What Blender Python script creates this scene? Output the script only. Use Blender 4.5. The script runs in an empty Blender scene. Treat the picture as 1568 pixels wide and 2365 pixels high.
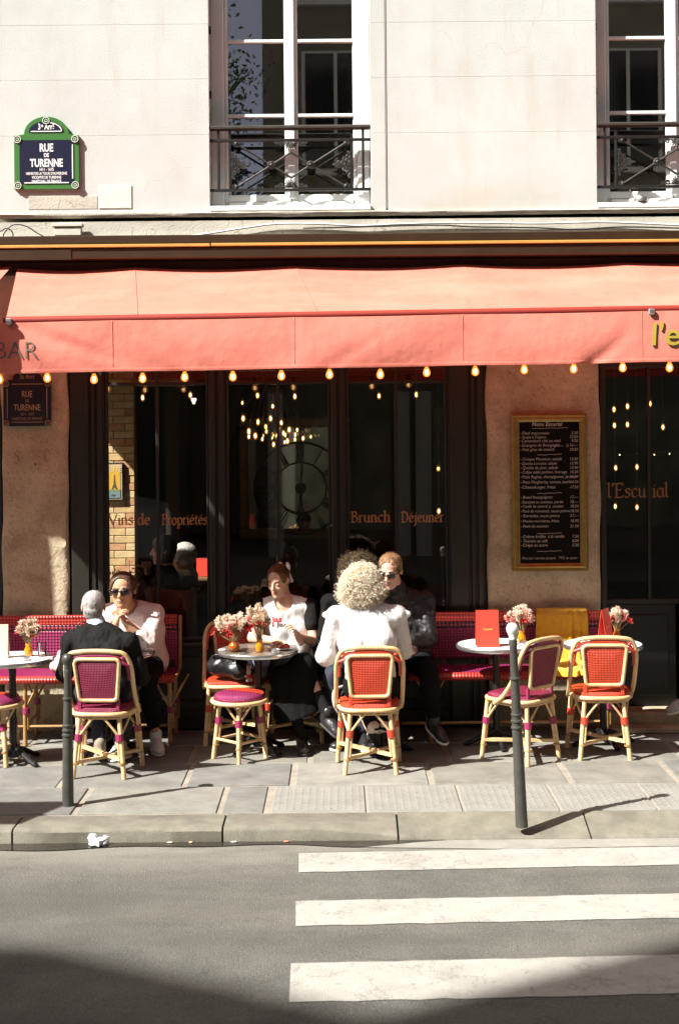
import bpy, math, random
import numpy as np
from mathutils import Vector, Matrix

random.seed(7)
rng = np.random.RandomState(11)
S = bpy.context.scene
COL = S.collection
R = math.radians
PI = math.pi

# ------------------------------------------------------------------ camera
FQ, CX, HY, CAMD, CAMZ, ROLL = 3136.0, 784.0, 995.0, 10.5, 2.3, 0.009
cam = bpy.data.cameras.new('camera')
cam_o = bpy.data.objects.new('camera', cam)
COL.objects.link(cam_o)
cam_o.location = (0, -CAMD, CAMZ)
cam_o.rotation_euler = (R(90), ROLL, 0)
cam.sensor_fit = 'VERTICAL'
cam.sensor_height = 36.0
cam.sensor_width = 36.0
cam.lens = FQ / 2365.0 * 36.0
cam.shift_y = -187.5 / 2365.0
cam.clip_start = 0.1
cam.clip_end = 1000
cam.dof.use_dof = True
cam.dof.focus_distance = 9.9
cam.dof.aperture_fstop = 3.2
S.camera = cam_o

# ------------------------------------------------------------------ light
SUN_DIR = Vector((0.88, 0.50, -1.0)).normalized()      # travel direction
SUN_EL = math.asin(-SUN_DIR.z)
SUN_AZ = math.atan2(-SUN_DIR.x, -SUN_DIR.y)
world = bpy.data.worlds.new('World')
S.world = world
world.use_nodes = True
wn = world.node_tree.nodes
wl = world.node_tree.links
bg = wn['Background']
sky = wn.new('ShaderNodeTexSky')
sky.sky_type = 'NISHITA'
sky.sun_disc = False
sky.sun_elevation = SUN_EL
sky.sun_rotation = SUN_AZ % (2 * PI)
sky.air_density = 0.35
sky.dust_density = 5.0
sky.ozone_density = 1.0
wl.new(sky.outputs[0], bg.inputs[0])
bg.inputs[1].default_value = 0.05
sun = bpy.data.lights.new('sun', 'SUN')
sun.energy = 5.0
sun.angle = R(0.53)
sun.color = (1.0, 0.975, 0.925)
sun_o = bpy.data.objects.new('sun', sun)
COL.objects.link(sun_o)
sun_o.rotation_euler = SUN_DIR.to_track_quat('-Z', 'Y').to_euler()
sun_o.location = (-20, -12, 30)

S.view_settings.view_transform = 'Standard'
S.view_settings.look = 'None'
S.view_settings.gamma = 1.0
S.view_settings.use_curve_mapping = False
S.view_settings.exposure = 1.32
S.render.engine = 'CYCLES'
S.cycles.use_denoising = True
S.cycles.max_bounces = 8
S.cycles.transparent_max_bounces = 12
S.cycles.sample_clamp_indirect = 4.0
S.cycles.caustics_reflective = False
S.cycles.caustics_refractive = False

# ------------------------------------------------------------------ measuring helpers
def unroll(qx, qy):
    dx, dy = qx - CX, qy - HY
    return dx - ROLL * dy, dy + ROLL * dx

def W(qx, qy, y=0.0):
    """point on the vertical plane at depth y"""
    dx, dy = unroll(qx, qy)
    d = CAMD + y
    return Vector((dx / FQ * d, y, CAMZ - dy / FQ * d))

def G(qx, qy, z=0.0):
    """point on the horizontal plane at height z"""
    dx, dy = unroll(qx, qy)
    d = FQ * (CAMZ - z) / dy
    return Vector((dx / FQ * d, d - CAMD, z))

# ------------------------------------------------------------------ materials
MATS = {}

def mat(name, col, rough=0.7, metal=0.0, var=0.0, vscale=8.0, bump=0.0, bscale=40.0, col2=None, spec=0.5,
        stretch=(1, 1, 1), detail=4.0, sheen=0.0, coat=0.0, bdist=0.01):
    m = bpy.data.materials.new(name)
    m.use_nodes = True
    nt = m.node_tree
    b = nt.nodes['Principled BSDF']
    b.inputs['Base Color'].default_value = (*col, 1)
    b.inputs['Roughness'].default_value = rough
    b.inputs['Metallic'].default_value = metal
    b.inputs['Specular IOR Level'].default_value = spec
    if sheen:
        b.inputs['Sheen Weight'].default_value = sheen
    if coat:
        b.inputs['Coat Weight'].default_value = coat
        b.inputs['Coat Roughness'].default_value = 0.15
    tc = mp = None
    if var or bump:
        tc = nt.nodes.new('ShaderNodeTexCoord')
        mp = nt.nodes.new('ShaderNodeMapping')
        mp.inputs['Scale'].default_value = stretch
        nt.links.new(tc.outputs['Object'], mp.inputs['Vector'])
    if var:
        n = nt.nodes.new('ShaderNodeTexNoise')
        n.inputs['Scale'].default_value = vscale
        n.inputs['Detail'].default_value = detail
        n.inputs['Roughness'].default_value = 0.65
        nt.links.new(mp.outputs[0], n.inputs['Vector'])
        cr = nt.nodes.new('ShaderNodeValToRGB')
        c2 = col2 if col2 else tuple(max(0, c * (1 - var)) for c in col)
        c1 = tuple(min(1, c * (1 + var * 0.5)) for c in col) if not col2 else col
        cr.color_ramp.elements[0].position = 0.3
        cr.color_ramp.elements[1].position = 0.68
        cr.color_ramp.elements[0].color = (*c2, 1)
        cr.color_ramp.elements[1].color = (*c1, 1)
        nt.links.new(n.outputs['Fac'], cr.inputs['Fac'])
        nt.links.new(cr.outputs['Color'], b.inputs['Base Color'])
    if bump:
        n2 = nt.nodes.new('ShaderNodeTexNoise')
        n2.inputs['Scale'].default_value = bscale
        n2.inputs['Detail'].default_value = 5
        nt.links.new(mp.outputs[0], n2.inputs['Vector'])
        bp = nt.nodes.new('ShaderNodeBump')
        bp.inputs['Strength'].default_value = bump
        bp.inputs['Distance'].default_value = bdist
        nt.links.new(n2.outputs['Fac'], bp.inputs['Height'])
        nt.links.new(bp.outputs['Normal'], b.inputs['Normal'])
    MATS[name] = m
    return m

def mixin(m, col, scale, lo, hi, stretch=(1, 1, 1), amount=1.0, detail=6, zlo=None, zhi=None, axis='Z'):
    """lay a noise-masked second colour (stain, wear) over a material's colour"""
    nt = m.node_tree
    b = nt.nodes['Principled BSDF']
    tc = nt.nodes.new('ShaderNodeTexCoord')
    mp = nt.nodes.new('ShaderNodeMapping')
    mp.inputs['Scale'].default_value = stretch
    nt.links.new(tc.outputs['Object'], mp.inputs['Vector'])
    n = nt.nodes.new('ShaderNodeTexNoise')
    n.inputs['Scale'].default_value = scale
    n.inputs['Detail'].default_value = detail
    n.inputs['Roughness'].default_value = 0.6
    nt.links.new(mp.outputs[0], n.inputs['Vector'])
    mr = nt.nodes.new('ShaderNodeMapRange')
    mr.inputs['From Min'].default_value = lo
    mr.inputs['From Max'].default_value = hi
    mr.inputs['To Max'].default_value = amount
    nt.links.new(n.outputs['Fac'], mr.inputs['Value'])
    fac = mr.outputs[0]
    if zlo is not None:
        sp = nt.nodes.new('ShaderNodeSeparateXYZ')
        nt.links.new(tc.outputs['Object'], sp.inputs[0])
        m2 = nt.nodes.new('ShaderNodeMapRange')
        m2.inputs['From Min'].default_value = zlo
        m2.inputs['From Max'].default_value = zhi
        m2.inputs['To Min'].default_value = 1
        m2.inputs['To Max'].default_value = 0
        nt.links.new(sp.outputs[axis], m2.inputs['Value'])
        mu = nt.nodes.new('ShaderNodeMath')
        mu.operation = 'MULTIPLY'
        nt.links.new(fac, mu.inputs[0])
        nt.links.new(m2.outputs[0], mu.inputs[1])
        fac = mu.outputs[0]
    mx = nt.nodes.new('ShaderNodeMix')
    mx.data_type = 'RGBA'
    src = b.inputs['Base Color'].links[0].from_socket if b.inputs['Base Color'].links else None
    if src:
        nt.links.new(src, mx.inputs[6])
    else:
        mx.inputs[6].default_value = b.inputs['Base Color'].default_value
    mx.inputs[7].default_value = (*col, 1)
    nt.links.new(fac, mx.inputs[0])
    nt.links.new(mx.outputs[2], b.inputs['Base Color'])
    return m

def cracks(m, col, scale, width, warp=.25, mask=(.5, .6), amount=.7):
    """hairline cracks: distance to warped cell edges, broken up by a noise mask"""
    nt = m.node_tree
    b = nt.nodes['Principled BSDF']
    tc = nt.nodes.new('ShaderNodeTexCoord')
    n = nt.nodes.new('ShaderNodeTexNoise'); n.inputs['Scale'].default_value = scale * 3; n.inputs['Detail'].default_value = 5
    nt.links.new(tc.outputs['Object'], n.inputs['Vector'])
    va = nt.nodes.new('ShaderNodeVectorMath'); va.operation = 'MULTIPLY_ADD'
    va.inputs[1].default_value = (warp, warp, warp)
    nt.links.new(n.outputs['Color'], va.inputs[0]); nt.links.new(tc.outputs['Object'], va.inputs[2])
    v = nt.nodes.new('ShaderNodeTexVoronoi'); v.feature = 'DISTANCE_TO_EDGE'; v.inputs['Scale'].default_value = scale
    nt.links.new(va.outputs[0], v.inputs['Vector'])
    mr = nt.nodes.new('ShaderNodeMapRange'); mr.inputs['From Min'].default_value = 0; mr.inputs['From Max'].default_value = width
    mr.inputs['To Min'].default_value = amount; mr.inputs['To Max'].default_value = 0
    nt.links.new(v.outputs['Distance'], mr.inputs['Value'])
    n2 = nt.nodes.new('ShaderNodeTexNoise'); n2.inputs['Scale'].default_value = scale * .8
    nt.links.new(tc.outputs['Object'], n2.inputs['Vector'])
    m2 = nt.nodes.new('ShaderNodeMapRange'); m2.inputs['From Min'].default_value = mask[0]; m2.inputs['From Max'].default_value = mask[1]
    nt.links.new(n2.outputs['Fac'], m2.inputs['Value'])
    mu = nt.nodes.new('ShaderNodeMath'); mu.operation = 'MULTIPLY'
    nt.links.new(mr.outputs[0], mu.inputs[0]); nt.links.new(m2.outputs[0], mu.inputs[1])
    mx = nt.nodes.new('ShaderNodeMix'); mx.data_type = 'RGBA'
    nt.links.new(b.inputs['Base Color'].links[0].from_socket, mx.inputs[6])
    mx.inputs[7].default_value = (*col, 1)
    nt.links.new(mu.outputs[0], mx.inputs[0]); nt.links.new(mx.outputs[2], b.inputs['Base Color'])
    return m

def weave(name, c1, c2, period=0.0125, rough=0.42, thr=0.15):
    m = mat(name, c1, rough)
    nt = m.node_tree
    b = nt.nodes['Principled BSDF']
    tc = nt.nodes.new('ShaderNodeTexCoord')
    sp = nt.nodes.new('ShaderNodeSeparateXYZ')
    nt.links.new(tc.outputs['Object'], sp.inputs[0])
    def M(op, a, bb=None):
        n = nt.nodes.new('ShaderNodeMath')
        n.operation = op
        for i, v in enumerate((a, bb)):
            if v is None:
                continue
            if isinstance(v, (int, float)):
                n.inputs[i].default_value = v
            else:
                nt.links.new(v, n.inputs[i])
        return n.outputs[0]
    k = 2 * PI / period
    u = M('SINE', M('MULTIPLY', M('ADD', sp.outputs['X'], M('ADD', sp.outputs['Z'], sp.outputs['Y'])), k * 0.6))
    v = M('SINE', M('MULTIPLY', M('SUBTRACT', sp.outputs['X'], M('ADD', sp.outputs['Z'], sp.outputs['Y'])), k * 0.6))
    h = M('MULTIPLY', u, v)
    mr = nt.nodes.new('ShaderNodeMapRange')
    mr.inputs['From Min'].default_value = thr - 0.25
    mr.inputs['From Max'].default_value = thr + 0.25
    nt.links.new(h, mr.inputs['Value'])
    mx = nt.nodes.new('ShaderNodeMix')
    mx.data_type = 'RGBA'
    mx.inputs[6].default_value = (*c2, 1)
    mx.inputs[7].default_value = (*c1, 1)
    nt.links.new(mr.outputs[0], mx.inputs[0])
    nt.links.new(mx.outputs[2], b.inputs['Base Color'])
    bp = nt.nodes.new('ShaderNodeBump')
    bp.inputs['Strength'].default_value = 0.7
    bp.inputs['Distance'].default_value = 0.003
    nt.links.new(h, bp.inputs['Height'])
    nt.links.new(bp.outputs['Normal'], b.inputs['Normal'])
    return m

def glass(name, ior=1.5, tint=(1, 1, 1), rough=0.0):
    m = bpy.data.materials.new(name)
    m.use_nodes = True
    nt = m.node_tree
    for n in list(nt.nodes):
        nt.nodes.remove(n)
    out = nt.nodes.new('ShaderNodeOutputMaterial')
    tr = nt.nodes.new('ShaderNodeBsdfTransparent')
    tr.inputs[0].default_value = (*tint, 1)
    gl = nt.nodes.new('ShaderNodeBsdfGlossy')
    gl.inputs['Roughness'].default_value = rough
    fr = nt.nodes.new('ShaderNodeFresnel')
    fr.inputs['IOR'].default_value = ior
    mx = nt.nodes.new('ShaderNodeMixShader')
    nt.links.new(fr.outputs[0], mx.inputs[0])
    nt.links.new(tr.outputs[0], mx.inputs[1])
    nt.links.new(gl.outputs[0], mx.inputs[2])
    nt.links.new(mx.outputs[0], out.inputs['Surface'])
    MATS[name] = m
    return m

def emit(name, col, strength, clear=0.0):
    m = bpy.data.materials.new(name)
    m.use_nodes = True
    nt = m.node_tree
    for n in list(nt.nodes):
        nt.nodes.remove(n)
    out = nt.nodes.new('ShaderNodeOutputMaterial')
    e = nt.nodes.new('ShaderNodeEmission')
    e.inputs[0].default_value = (*col, 1)
    e.inputs[1].default_value = strength
    if clear:
        tr = nt.nodes.new('ShaderNodeBsdfTransparent')
        mx = nt.nodes.new('ShaderNodeMixShader')
        mx.inputs[0].default_value = clear
        nt.links.new(e.outputs[0], mx.inputs[1])
        nt.links.new(tr.outputs[0], mx.inputs[2])
        nt.links.new(mx.outputs[0], out.inputs['Surface'])
    else:
        nt.links.new(e.outputs[0], out.inputs['Surface'])
    MATS[name] = m
    return m

def fabric(name, col, trans=0.25, var=0.12, vscale=2.5, fade=None):
    m = mat(name, col, 0.85, var=var, vscale=vscale, spec=0.15, bump=0.35, bscale=9, bdist=.02)
    mixin(m, tuple(c * .80 for c in col), 3.0, .5, .72, (3.5, 1, .8), .55)
    if fade:
        mixin(m, fade, 1.6, 0.42, 0.72, (0.5, 1.5, 1.5), 0.75)
    nt = m.node_tree
    b = nt.nodes['Principled BSDF']
    out = nt.nodes['Material Output']
    tr = nt.nodes.new('ShaderNodeBsdfTranslucent')
    tr.inputs[0].default_value = (col[0], col[1] * 0.35, col[2] * 0.25, 1)
    mx = nt.nodes.new('ShaderNodeMixShader')
    mx.inputs[0].default_value = trans
    nt.links.new(b.outputs[0], mx.inputs[1])
    nt.links.new(tr.outputs[0], mx.inputs[2])
    nt.links.new(mx.outputs[0], out.inputs['Surface'])
    return m

# ------------------------------------------------------------------ mesh builder
class MB:
    def __init__(s):
        s.v, s.f, s.m = [], [], []

    def add(s, vs, fs, mi=0):
        o = len(s.v)
        s.v.extend([tuple(p) for p in vs])
        s.f.extend([tuple(i + o for i in f) for f in fs])
        s.m.extend([mi] * len(fs))
        return s

    def box(s, x0, x1, y0, y1, z0, z1, c=0.0, mi=0, mtx=None):
        if c <= 0:
            vs = [(x0, y0, z0), (x1, y0, z0), (x1, y1, z0), (x0, y1, z0), (x0, y0, z1), (x1, y0, z1), (x1, y1, z1), (x0, y1, z1)]
            fs = [(0, 3, 2, 1), (4, 5, 6, 7), (0, 1, 5, 4), (1, 2, 6, 5), (2, 3, 7, 6), (3, 0, 4, 7)]
        else:
            c = min(c, (x1 - x0) * .45, (y1 - y0) * .45, (z1 - z0) * .45)
            lo, hi = (x0, y0, z0), (x1, y1, z1)
            vs, ix = [], {}
            for sx in (0, 1):
                for sy in (0, 1):
                    for sz in (0, 1):
                        sg = (sx, sy, sz)
                        for ax in range(3):
                            p = [0, 0, 0]
                            for k in range(3):
                                e = hi[k] if sg[k] else lo[k]
                                ins = -c if sg[k] else c
                                p[k] = e if k == ax else e + ins
                            ix[(sx, sy, sz, ax)] = len(vs)
                            vs.append(tuple(p))
            fs = []
            for ax in range(3):
                a, b = [k for k in range(3) if k != ax]
                for sd in (0, 1):
                    ring = []
                    for (p, q) in ((0, 0), (1, 0), (1, 1), (0, 1)):
                        g = [0, 0, 0]
                        g[ax] = sd; g[a] = p; g[b] = q
                        ring.append(ix[(*g, ax)])
                    flip = (sd == 0) ^ (ax == 1)
                    fs.append(tuple(ring[::-1]) if flip else tuple(ring))
            cen = Vector(((x0 + x1) / 2, (y0 + y1) / 2, (z0 + z1) / 2))
            extra = []
            for ax in range(3):
                a, b = [k for k in range(3) if k != ax]
                for p in (0, 1):
                    for q in (0, 1):
                        g0 = [0, 0, 0]; g1 = [0, 0, 0]
                        g0[a] = g1[a] = p; g0[b] = g1[b] = q
                        g0[ax] = 0; g1[ax] = 1
                        extra.append((ix[(*g0, a)], ix[(*g1, a)], ix[(*g1, b)], ix[(*g0, b)]))
            for sx in (0, 1):
                for sy in (0, 1):
                    for sz in (0, 1):
                        extra.append(tuple(ix[(sx, sy, sz, k)] for k in range(3)))
            for f in extra:
                P = [Vector(vs[i]) for i in f]
                n = (P[1] - P[0]).cross(P[2] - P[0])
                m_ = sum(P, Vector()) / len(P)
                fs.append(f if n.dot(m_ - cen) > 0 else f[::-1])
        if mtx is not None:
            vs = [mtx @ Vector(p) for p in vs]
        return s.add(vs, fs, mi)

    def tube(s, pts, r, n=8, mi=0, cap=True, closed=False):
        pts = [Vector(p) for p in pts]
        N = len(pts)
        rs = r if isinstance(r, (list, tuple)) else [r] * N
        vs, fs = [], []
        prev = None
        for i, p in enumerate(pts):
            if closed:
                t = (pts[(i + 1) % N] - pts[i - 1]).normalized()
            else:
                t = (pts[min(i + 1, N - 1)] - pts[max(i - 1, 0)]).normalized()
            if prev is None:
                a = Vector((0, 0, 1)) if abs(t.z) < 0.9 else Vector((1, 0, 0))
                u = t.cross(a).normalized()
            else:
                u = (prev - t * prev.dot(t))
                u = u.normalized() if u.length > 1e-6 else t.orthogonal().normalized()
            prev = u
            w = t.cross(u)
            for k in range(n):
                a = 2 * PI * k / n
                vs.append(p + (u * math.cos(a) + w * math.sin(a)) * rs[i])
        M_ = N if closed else N - 1
        for i in range(M_):
            for k in range(n):
                a, b = i * n + k, i * n + (k + 1) % n
                c, d = ((i + 1) % N) * n + (k + 1) % n, ((i + 1) % N) * n + k
                fs.append((a, b, c, d))
        if cap and not closed:
            fs.append(tuple(range(n - 1, -1, -1)))
            fs.append(tuple((N - 1) * n + k for k in range(n)))
        return s.add(vs, fs, mi)

    def lathe(s, prof, n=16, c=(0, 0, 0), mi=0, sx=1, sy=1, caps=True):
        vs, fs = [], []
        for (r, z) in prof:
            for k in range(n):
                a = 2 * PI * k / n
                vs.append((c[0] + r * math.cos(a) * sx, c[1] + r * math.sin(a) * sy, c[2] + z))
        for i in range(len(prof) - 1):
            for k in range(n):
                fs.append((i * n + k, i * n + (k + 1) % n, (i + 1) * n + (k + 1) % n, (i + 1) * n + k))
        if caps:
            fs.append(tuple(range(n - 1, -1, -1)))
            fs.append(tuple((len(prof) - 1) * n + k for k in range(n)))
        return s.add(vs, fs, mi)

    def ball(s, c, r, n=10, m=6, mi=0):
        rr = r if isinstance(r, (tuple, list)) else (r, r, r)
        vs = [(c[0], c[1], c[2] - rr[2])]
        for i in range(1, m):
            th = PI * i / m
            for k in range(n):
                a = 2 * PI * k / n
                vs.append((c[0] + rr[0] * math.sin(th) * math.cos(a), c[1] + rr[1] * math.sin(th) * math.sin(a), c[2] - rr[2] * math.cos(th)))
        vs.append((c[0], c[1], c[2] + rr[2]))
        fs = []
        for k in range(n):
            fs.append((0, 1 + (k + 1) % n, 1 + k))
        for i in range(m - 2):
            for k in range(n):
                a, b = 1 + i * n + k, 1 + i * n + (k + 1) % n
                fs.append((a, b, b + n, a + n))
        t = len(vs) - 1
        o = 1 + (m - 2) * n
        for k in range(n):
            fs.append((o + k, o + (k + 1) % n, t))
        return s.add(vs, fs, mi)

    def prism(s, poly, y0, y1, mi=0):
        """outline in x,z extruded from y0 (front) to y1 (back)"""
        n = len(poly)
        vs = [(p[0], y0, p[1]) for p in poly] + [(p[0], y1, p[1]) for p in poly]
        fs = [tuple(range(n)), tuple(range(2 * n - 1, n - 1, -1))]
        for i in range(n):
            j = (i + 1) % n
            fs.append((j, i, n + i, n + j))
        return s.add(vs, fs, mi)

    def grid(s, fn, nu, nv, mi=0):
        vs, fs = [], []
        for i in range(nu + 1):
            for j in range(nv + 1):
                vs.append(fn(i / nu, j / nv))
        for i in range(nu):
            for j in range(nv):
                a = i * (nv + 1) + j
                fs.append((a, a + nv + 1, a + nv + 2, a + 1))
        return s.add(vs, fs, mi)

    def mesh(s, name, mats, smooth=35):
        me = bpy.data.meshes.new(name)
        me.from_pydata(s.v, [], s.f)
        for m in (mats if isinstance(mats, (list, tuple)) else [mats]):
            me.materials.append(m)
        if any(s.m):
            me.polygons.foreach_set('material_index', s.m)
        me.polygons.foreach_set('use_smooth', [True] * len(s.f))
        me.update()
        if smooth < 180:
            me.set_sharp_from_angle(angle=R(smooth))
        return me

def link(name, me, parent=None, label=None, kind=None):
    o = bpy.data.objects.new(name, me)
    COL.objects.link(o)
    if parent is not None:
        o.parent = parent
    if label:
        o['label'] = label
    if kind:
        o['kind'] = kind
    return o

def obj(name, mb, mats, parent=None, smooth=35, label=None, kind=None):
    return link(name, mb.mesh(name, mats, smooth), parent, label, kind)

def tag(o, label, cat, group=None):
    o['label'] = label
    o['category'] = cat
    if group:
        o['group'] = group
    return o

def thing(name, label, cat, loc=(0, 0, 0), rz=0.0, group=None):
    o = bpy.data.objects.new(name, None)
    o.empty_display_size = 0.1
    COL.objects.link(o)
    o.location = loc
    o.rotation_euler = (0, 0, rz)
    return tag(o, label, cat, group)

def dup(root, loc, rz, label, group=None):
    def cp(o, par):
        c = o.copy()
        COL.objects.link(c)
        if par is not None:
            c.parent = par
        for ch in kids.get(o.name, []):
            cp(ch, c)
        return c
    kids = {}
    for o in bpy.data.objects:
        if o.parent is not None:
            kids.setdefault(o.parent.name, []).append(o)
    r = cp(root, None)
    r.location = loc
    r.rotation_euler = (0, 0, rz)
    r['label'] = label
    if group:
        r['group'] = group
    return r

# ------------------------------------------------------------------ lettering
def text_mb(s, size=0.1, align='CENTER', shear=0.0, extrude=0.0, spacing=1.0, bold=0.0):
    cu = bpy.data.curves.new('lettering', 'FONT')
    cu.body = s
    cu.size = size
    cu.align_x = align
    cu.shear = shear
    cu.extrude = extrude
    cu.offset = bold
    cu.space_character = spacing
    cu.resolution_u = 3
    o = bpy.data.objects.new('lettering_source', cu)
    COL.objects.link(o)
    dg = bpy.context.evaluated_depsgraph_get()
    me = bpy.data.meshes.new_from_object(o.evaluated_get(dg))
    mb = MB()
    mb.add([v.co.copy() for v in me.vertices], [tuple(p.vertices) for p in me.polygons])
    bpy.data.objects.remove(o)
    bpy.data.curves.remove(cu)
    bpy.data.meshes.remove(me)
    return mb

def put_text(dst, s, x, z, y, size, sx=1.0, **kw):
    """flat lettering on a plane facing -y; (x, z) is the anchor of the baseline"""
    t = text_mb(s, size, **kw)
    dst.add([(x + p[0] * sx, y - p[2], z + p[1]) for p in t.v], t.f)

def arcpts(cx, cy, rx, ry, a0, a1, n=9):
    return [(cx + rx * math.cos(R(a0 + (a1 - a0) * i / n)), cy + ry * math.sin(R(a0 + (a1 - a0) * i / n))) for i in range(n + 1)]

PEN = {
 'V': (.62, [[(0, .76), (.15, .4), (.29, 0)], [(.29, 0), (.42, .4), (.56, .78)], [(-.06, .76), (.1, .78)]]),
 'i': (.24, [[(.1, .5), (.1, 0)], [(.02, .46), (.1, .5)], [(.04, 0), (.2, .03)], [(.1, .66), (.13, .69)]]),
 'n': (.47, [[(.08, .5), (.08, 0)], [(0, .46), (.08, .5)], [(.08, .38), (.16, .48), (.25, .51), (.32, .46), (.34, .36), (.34, 0)], [(.02, 0), (.16, .02)], [(.3, 0), (.44, .03)]]),
 's': (.38, [[(.31, .44), (.24, .5), (.15, .5), (.07, .42), (.1, .33), (.2, .27), (.29, .19), (.29, .08), (.2, 0), (.1, 0), (.03, .07)]]),
 'd': (.48, [arcpts(.2, .25, .16, .26, 60, 400, 14), [(.36, .82), (.36, 0)], [(.27, .8), (.36, .83)], [(.34, 0), (.46, .03)]]),
 'e': (.42, [[(.06, .27), (.34, .31), (.32, .43), (.22, .51), (.12, .47), (.05, .35), (.05, .18), (.12, .04), (.22, 0), (.35, .08)]]),
 'P': (.52, [[(.12, .78), (.12, 0)], [(.0, .72), (.14, .78), (.3, .78), (.42, .7), (.43, .55), (.34, .43), (.14, .39)], [(.04, 0), (.24, .02)]]),
 'r': (.34, [[(.08, .5), (.08, 0)], [(0, .46), (.08, .5)], [(.08, .36), (.16, .48), (.27, .5)], [(.02, 0), (.18, .02)]]),
 'o': (.46, [arcpts(.21, .25, .17, .26, 90, 450, 16)]),
 'p': (.48, [[(.08, .5), (.08, -.26)], [(0, .46), (.08, .5)], arcpts(.25, .25, .16, .26, 130, -140, 14), [(.0, -.26), (.18, -.24)]]),
 't': (.32, [[(.12, .68), (.12, .08), (.18, 0), (.28, .05)], [(.02, .5), (.27, .52)]]),
 'B': (.52, [[(.12, .78), (.12, 0)], [(0, .74), (.14, .78), (.3, .78), (.38, .68), (.34, .5), (.16, .43)], [(.2, .43), (.36, .4), (.44, .28), (.4, .1), (.28, 0), (.04, .0)]]),
 'u': (.47, [[(.08, .5), (.08, .12), (.15, .01), (.25, .03), (.34, .14)], [(0, .46), (.08, .5)], [(.34, .5), (.34, 0)], [(.34, 0), (.44, .03)]]),
 'c': (.4, [[(.33, .42), (.25, .51), (.14, .48), (.05, .35), (.05, .18), (.12, .04), (.22, 0), (.34, .08)]]),
 'h': (.47, [[(.08, .82), (.08, 0)], [(0, .8), (.08, .83)], [(.08, .38), (.16, .48), (.25, .51), (.32, .46), (.34, .36), (.34, 0)], [(.02, 0), (.16, .02)], [(.3, 0), (.44, .03)]]),
 'D': (.62, [[(.12, .78), (.12, 0)], [(0, .74), (.14, .78), (.32, .76), (.48, .62), (.53, .4), (.48, .16), (.34, .02), (.04, 0)]]),
 'j': (.24, [[(.12, .5), (.12, -.14), (.06, -.24), (-.04, -.26)], [(.04, .46), (.12, .5)], [(.12, .66), (.15, .69)]]),
 'l': (.24, [[(.08, .82), (.08, .08), (.14, 0), (.2, .03)], [(0, .8), (.08, .83)]]),
 "'": (.16, [[(.08, .84), (.08, .74), (.03, .64)]]),
 'E': (.56, [[(.12, .8), (.12, 0)], [(0, .78), (.2, .8), (.44, .8), (.46, .7)], [(.12, .42), (.36, .43)], [(.04, 0), (.44, 0), (.48, .12)]]),
 'a': (.46, [arcpts(.2, .25, .16, .26, 60, 400, 14), [(.35, .5), (.35, .06), (.44, .02)]]),
 ' ': (.26, []),
}

def pen_text(dst, s, x, z, y, h, nib=0.085, sx=1.0):
    n = Vector((math.cos(R(35)), math.sin(R(35)))) * nib / 2
    t = Vector((-n.y, n.x)) * 0.28
    cx = 0.0
    for ch in s:
        base, acc, dots = ch, None, None
        if ch == 'é':
            base, acc = 'e', [(.16, .62), (.28, .74)]
        adv, strokes = PEN[base]
        strokes = strokes + ([acc] if acc else [])
        for st in strokes:
            for i in range(len(st) - 1):
                a, b = Vector(st[i]), Vector(st[i + 1])
                hull = [a - n - t, a + n - t, b + n - t, b + n + t, b - n + t, a - n + t, a + n + t, b - n - t]
                cen = sum(hull, Vector((0, 0))) / 8
                # convex hull of the two nib rectangles
                pts = sorted({(round(p.x, 5), round(p.y, 5)) for p in hull})
                def half(ps):
                    o = []
                    for p in ps:
                        while len(o) > 1 and (o[-1][0] - o[-2][0]) * (p[1] - o[-2][1]) - (o[-1][1] - o[-2][1]) * (p[0] - o[-2][0]) <= 0:
                            o.pop()
                        o.append(p)
                    return o
                hp = half(pts)[:-1] + half(pts[::-1])[:-1]
                yy = y - 0.00002 * (len(dst.f) % 40)
                dst.add([(x + (cx + p[0]) * h * sx, yy, z + p[1] * h) for p in hp], [tuple(range(len(hp)))])
        cx += adv
    return cx * h * sx

# ------------------------------------------------------------------ soft solid modelling
_lat = rng.rand(32, 32, 32).astype(np.float32)

def vnoise(P, scale, seed=0.0):
    Q = P * scale + seed * 7.31
    i = np.floor(Q).astype(int)
    f = (Q - i).astype(np.float32)
    f = f * f * (3 - 2 * f)
    i %= 32
    j = (i + 1) % 32
    out = 0
    for a in (0, 1):
        for b in (0, 1):
            for c in (0, 1):
                w = (f[:, 0] if a else 1 - f[:, 0]) * (f[:, 1] if b else 1 - f[:, 1]) * (f[:, 2] if c else 1 - f[:, 2])
                out = out + w * _lat[(j if a else i)[:, 0], (j if b else i)[:, 1], (j if c else i)[:, 2]]
    return out - 0.5

def Cp(a, b, ra, rb=None, k=0.02, neg=False):
    return ('c', np.array(a, np.float32), np.array(b, np.float32), ra, ra if rb is None else rb, k, neg)

def El(c, r, M=None, k=0.02, neg=False):
    M = np.eye(3) if M is None else np.array(M)
    return ('e', np.array(c, np.float32), np.array(r, np.float32), M.astype(np.float32), 0, k, neg)

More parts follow.
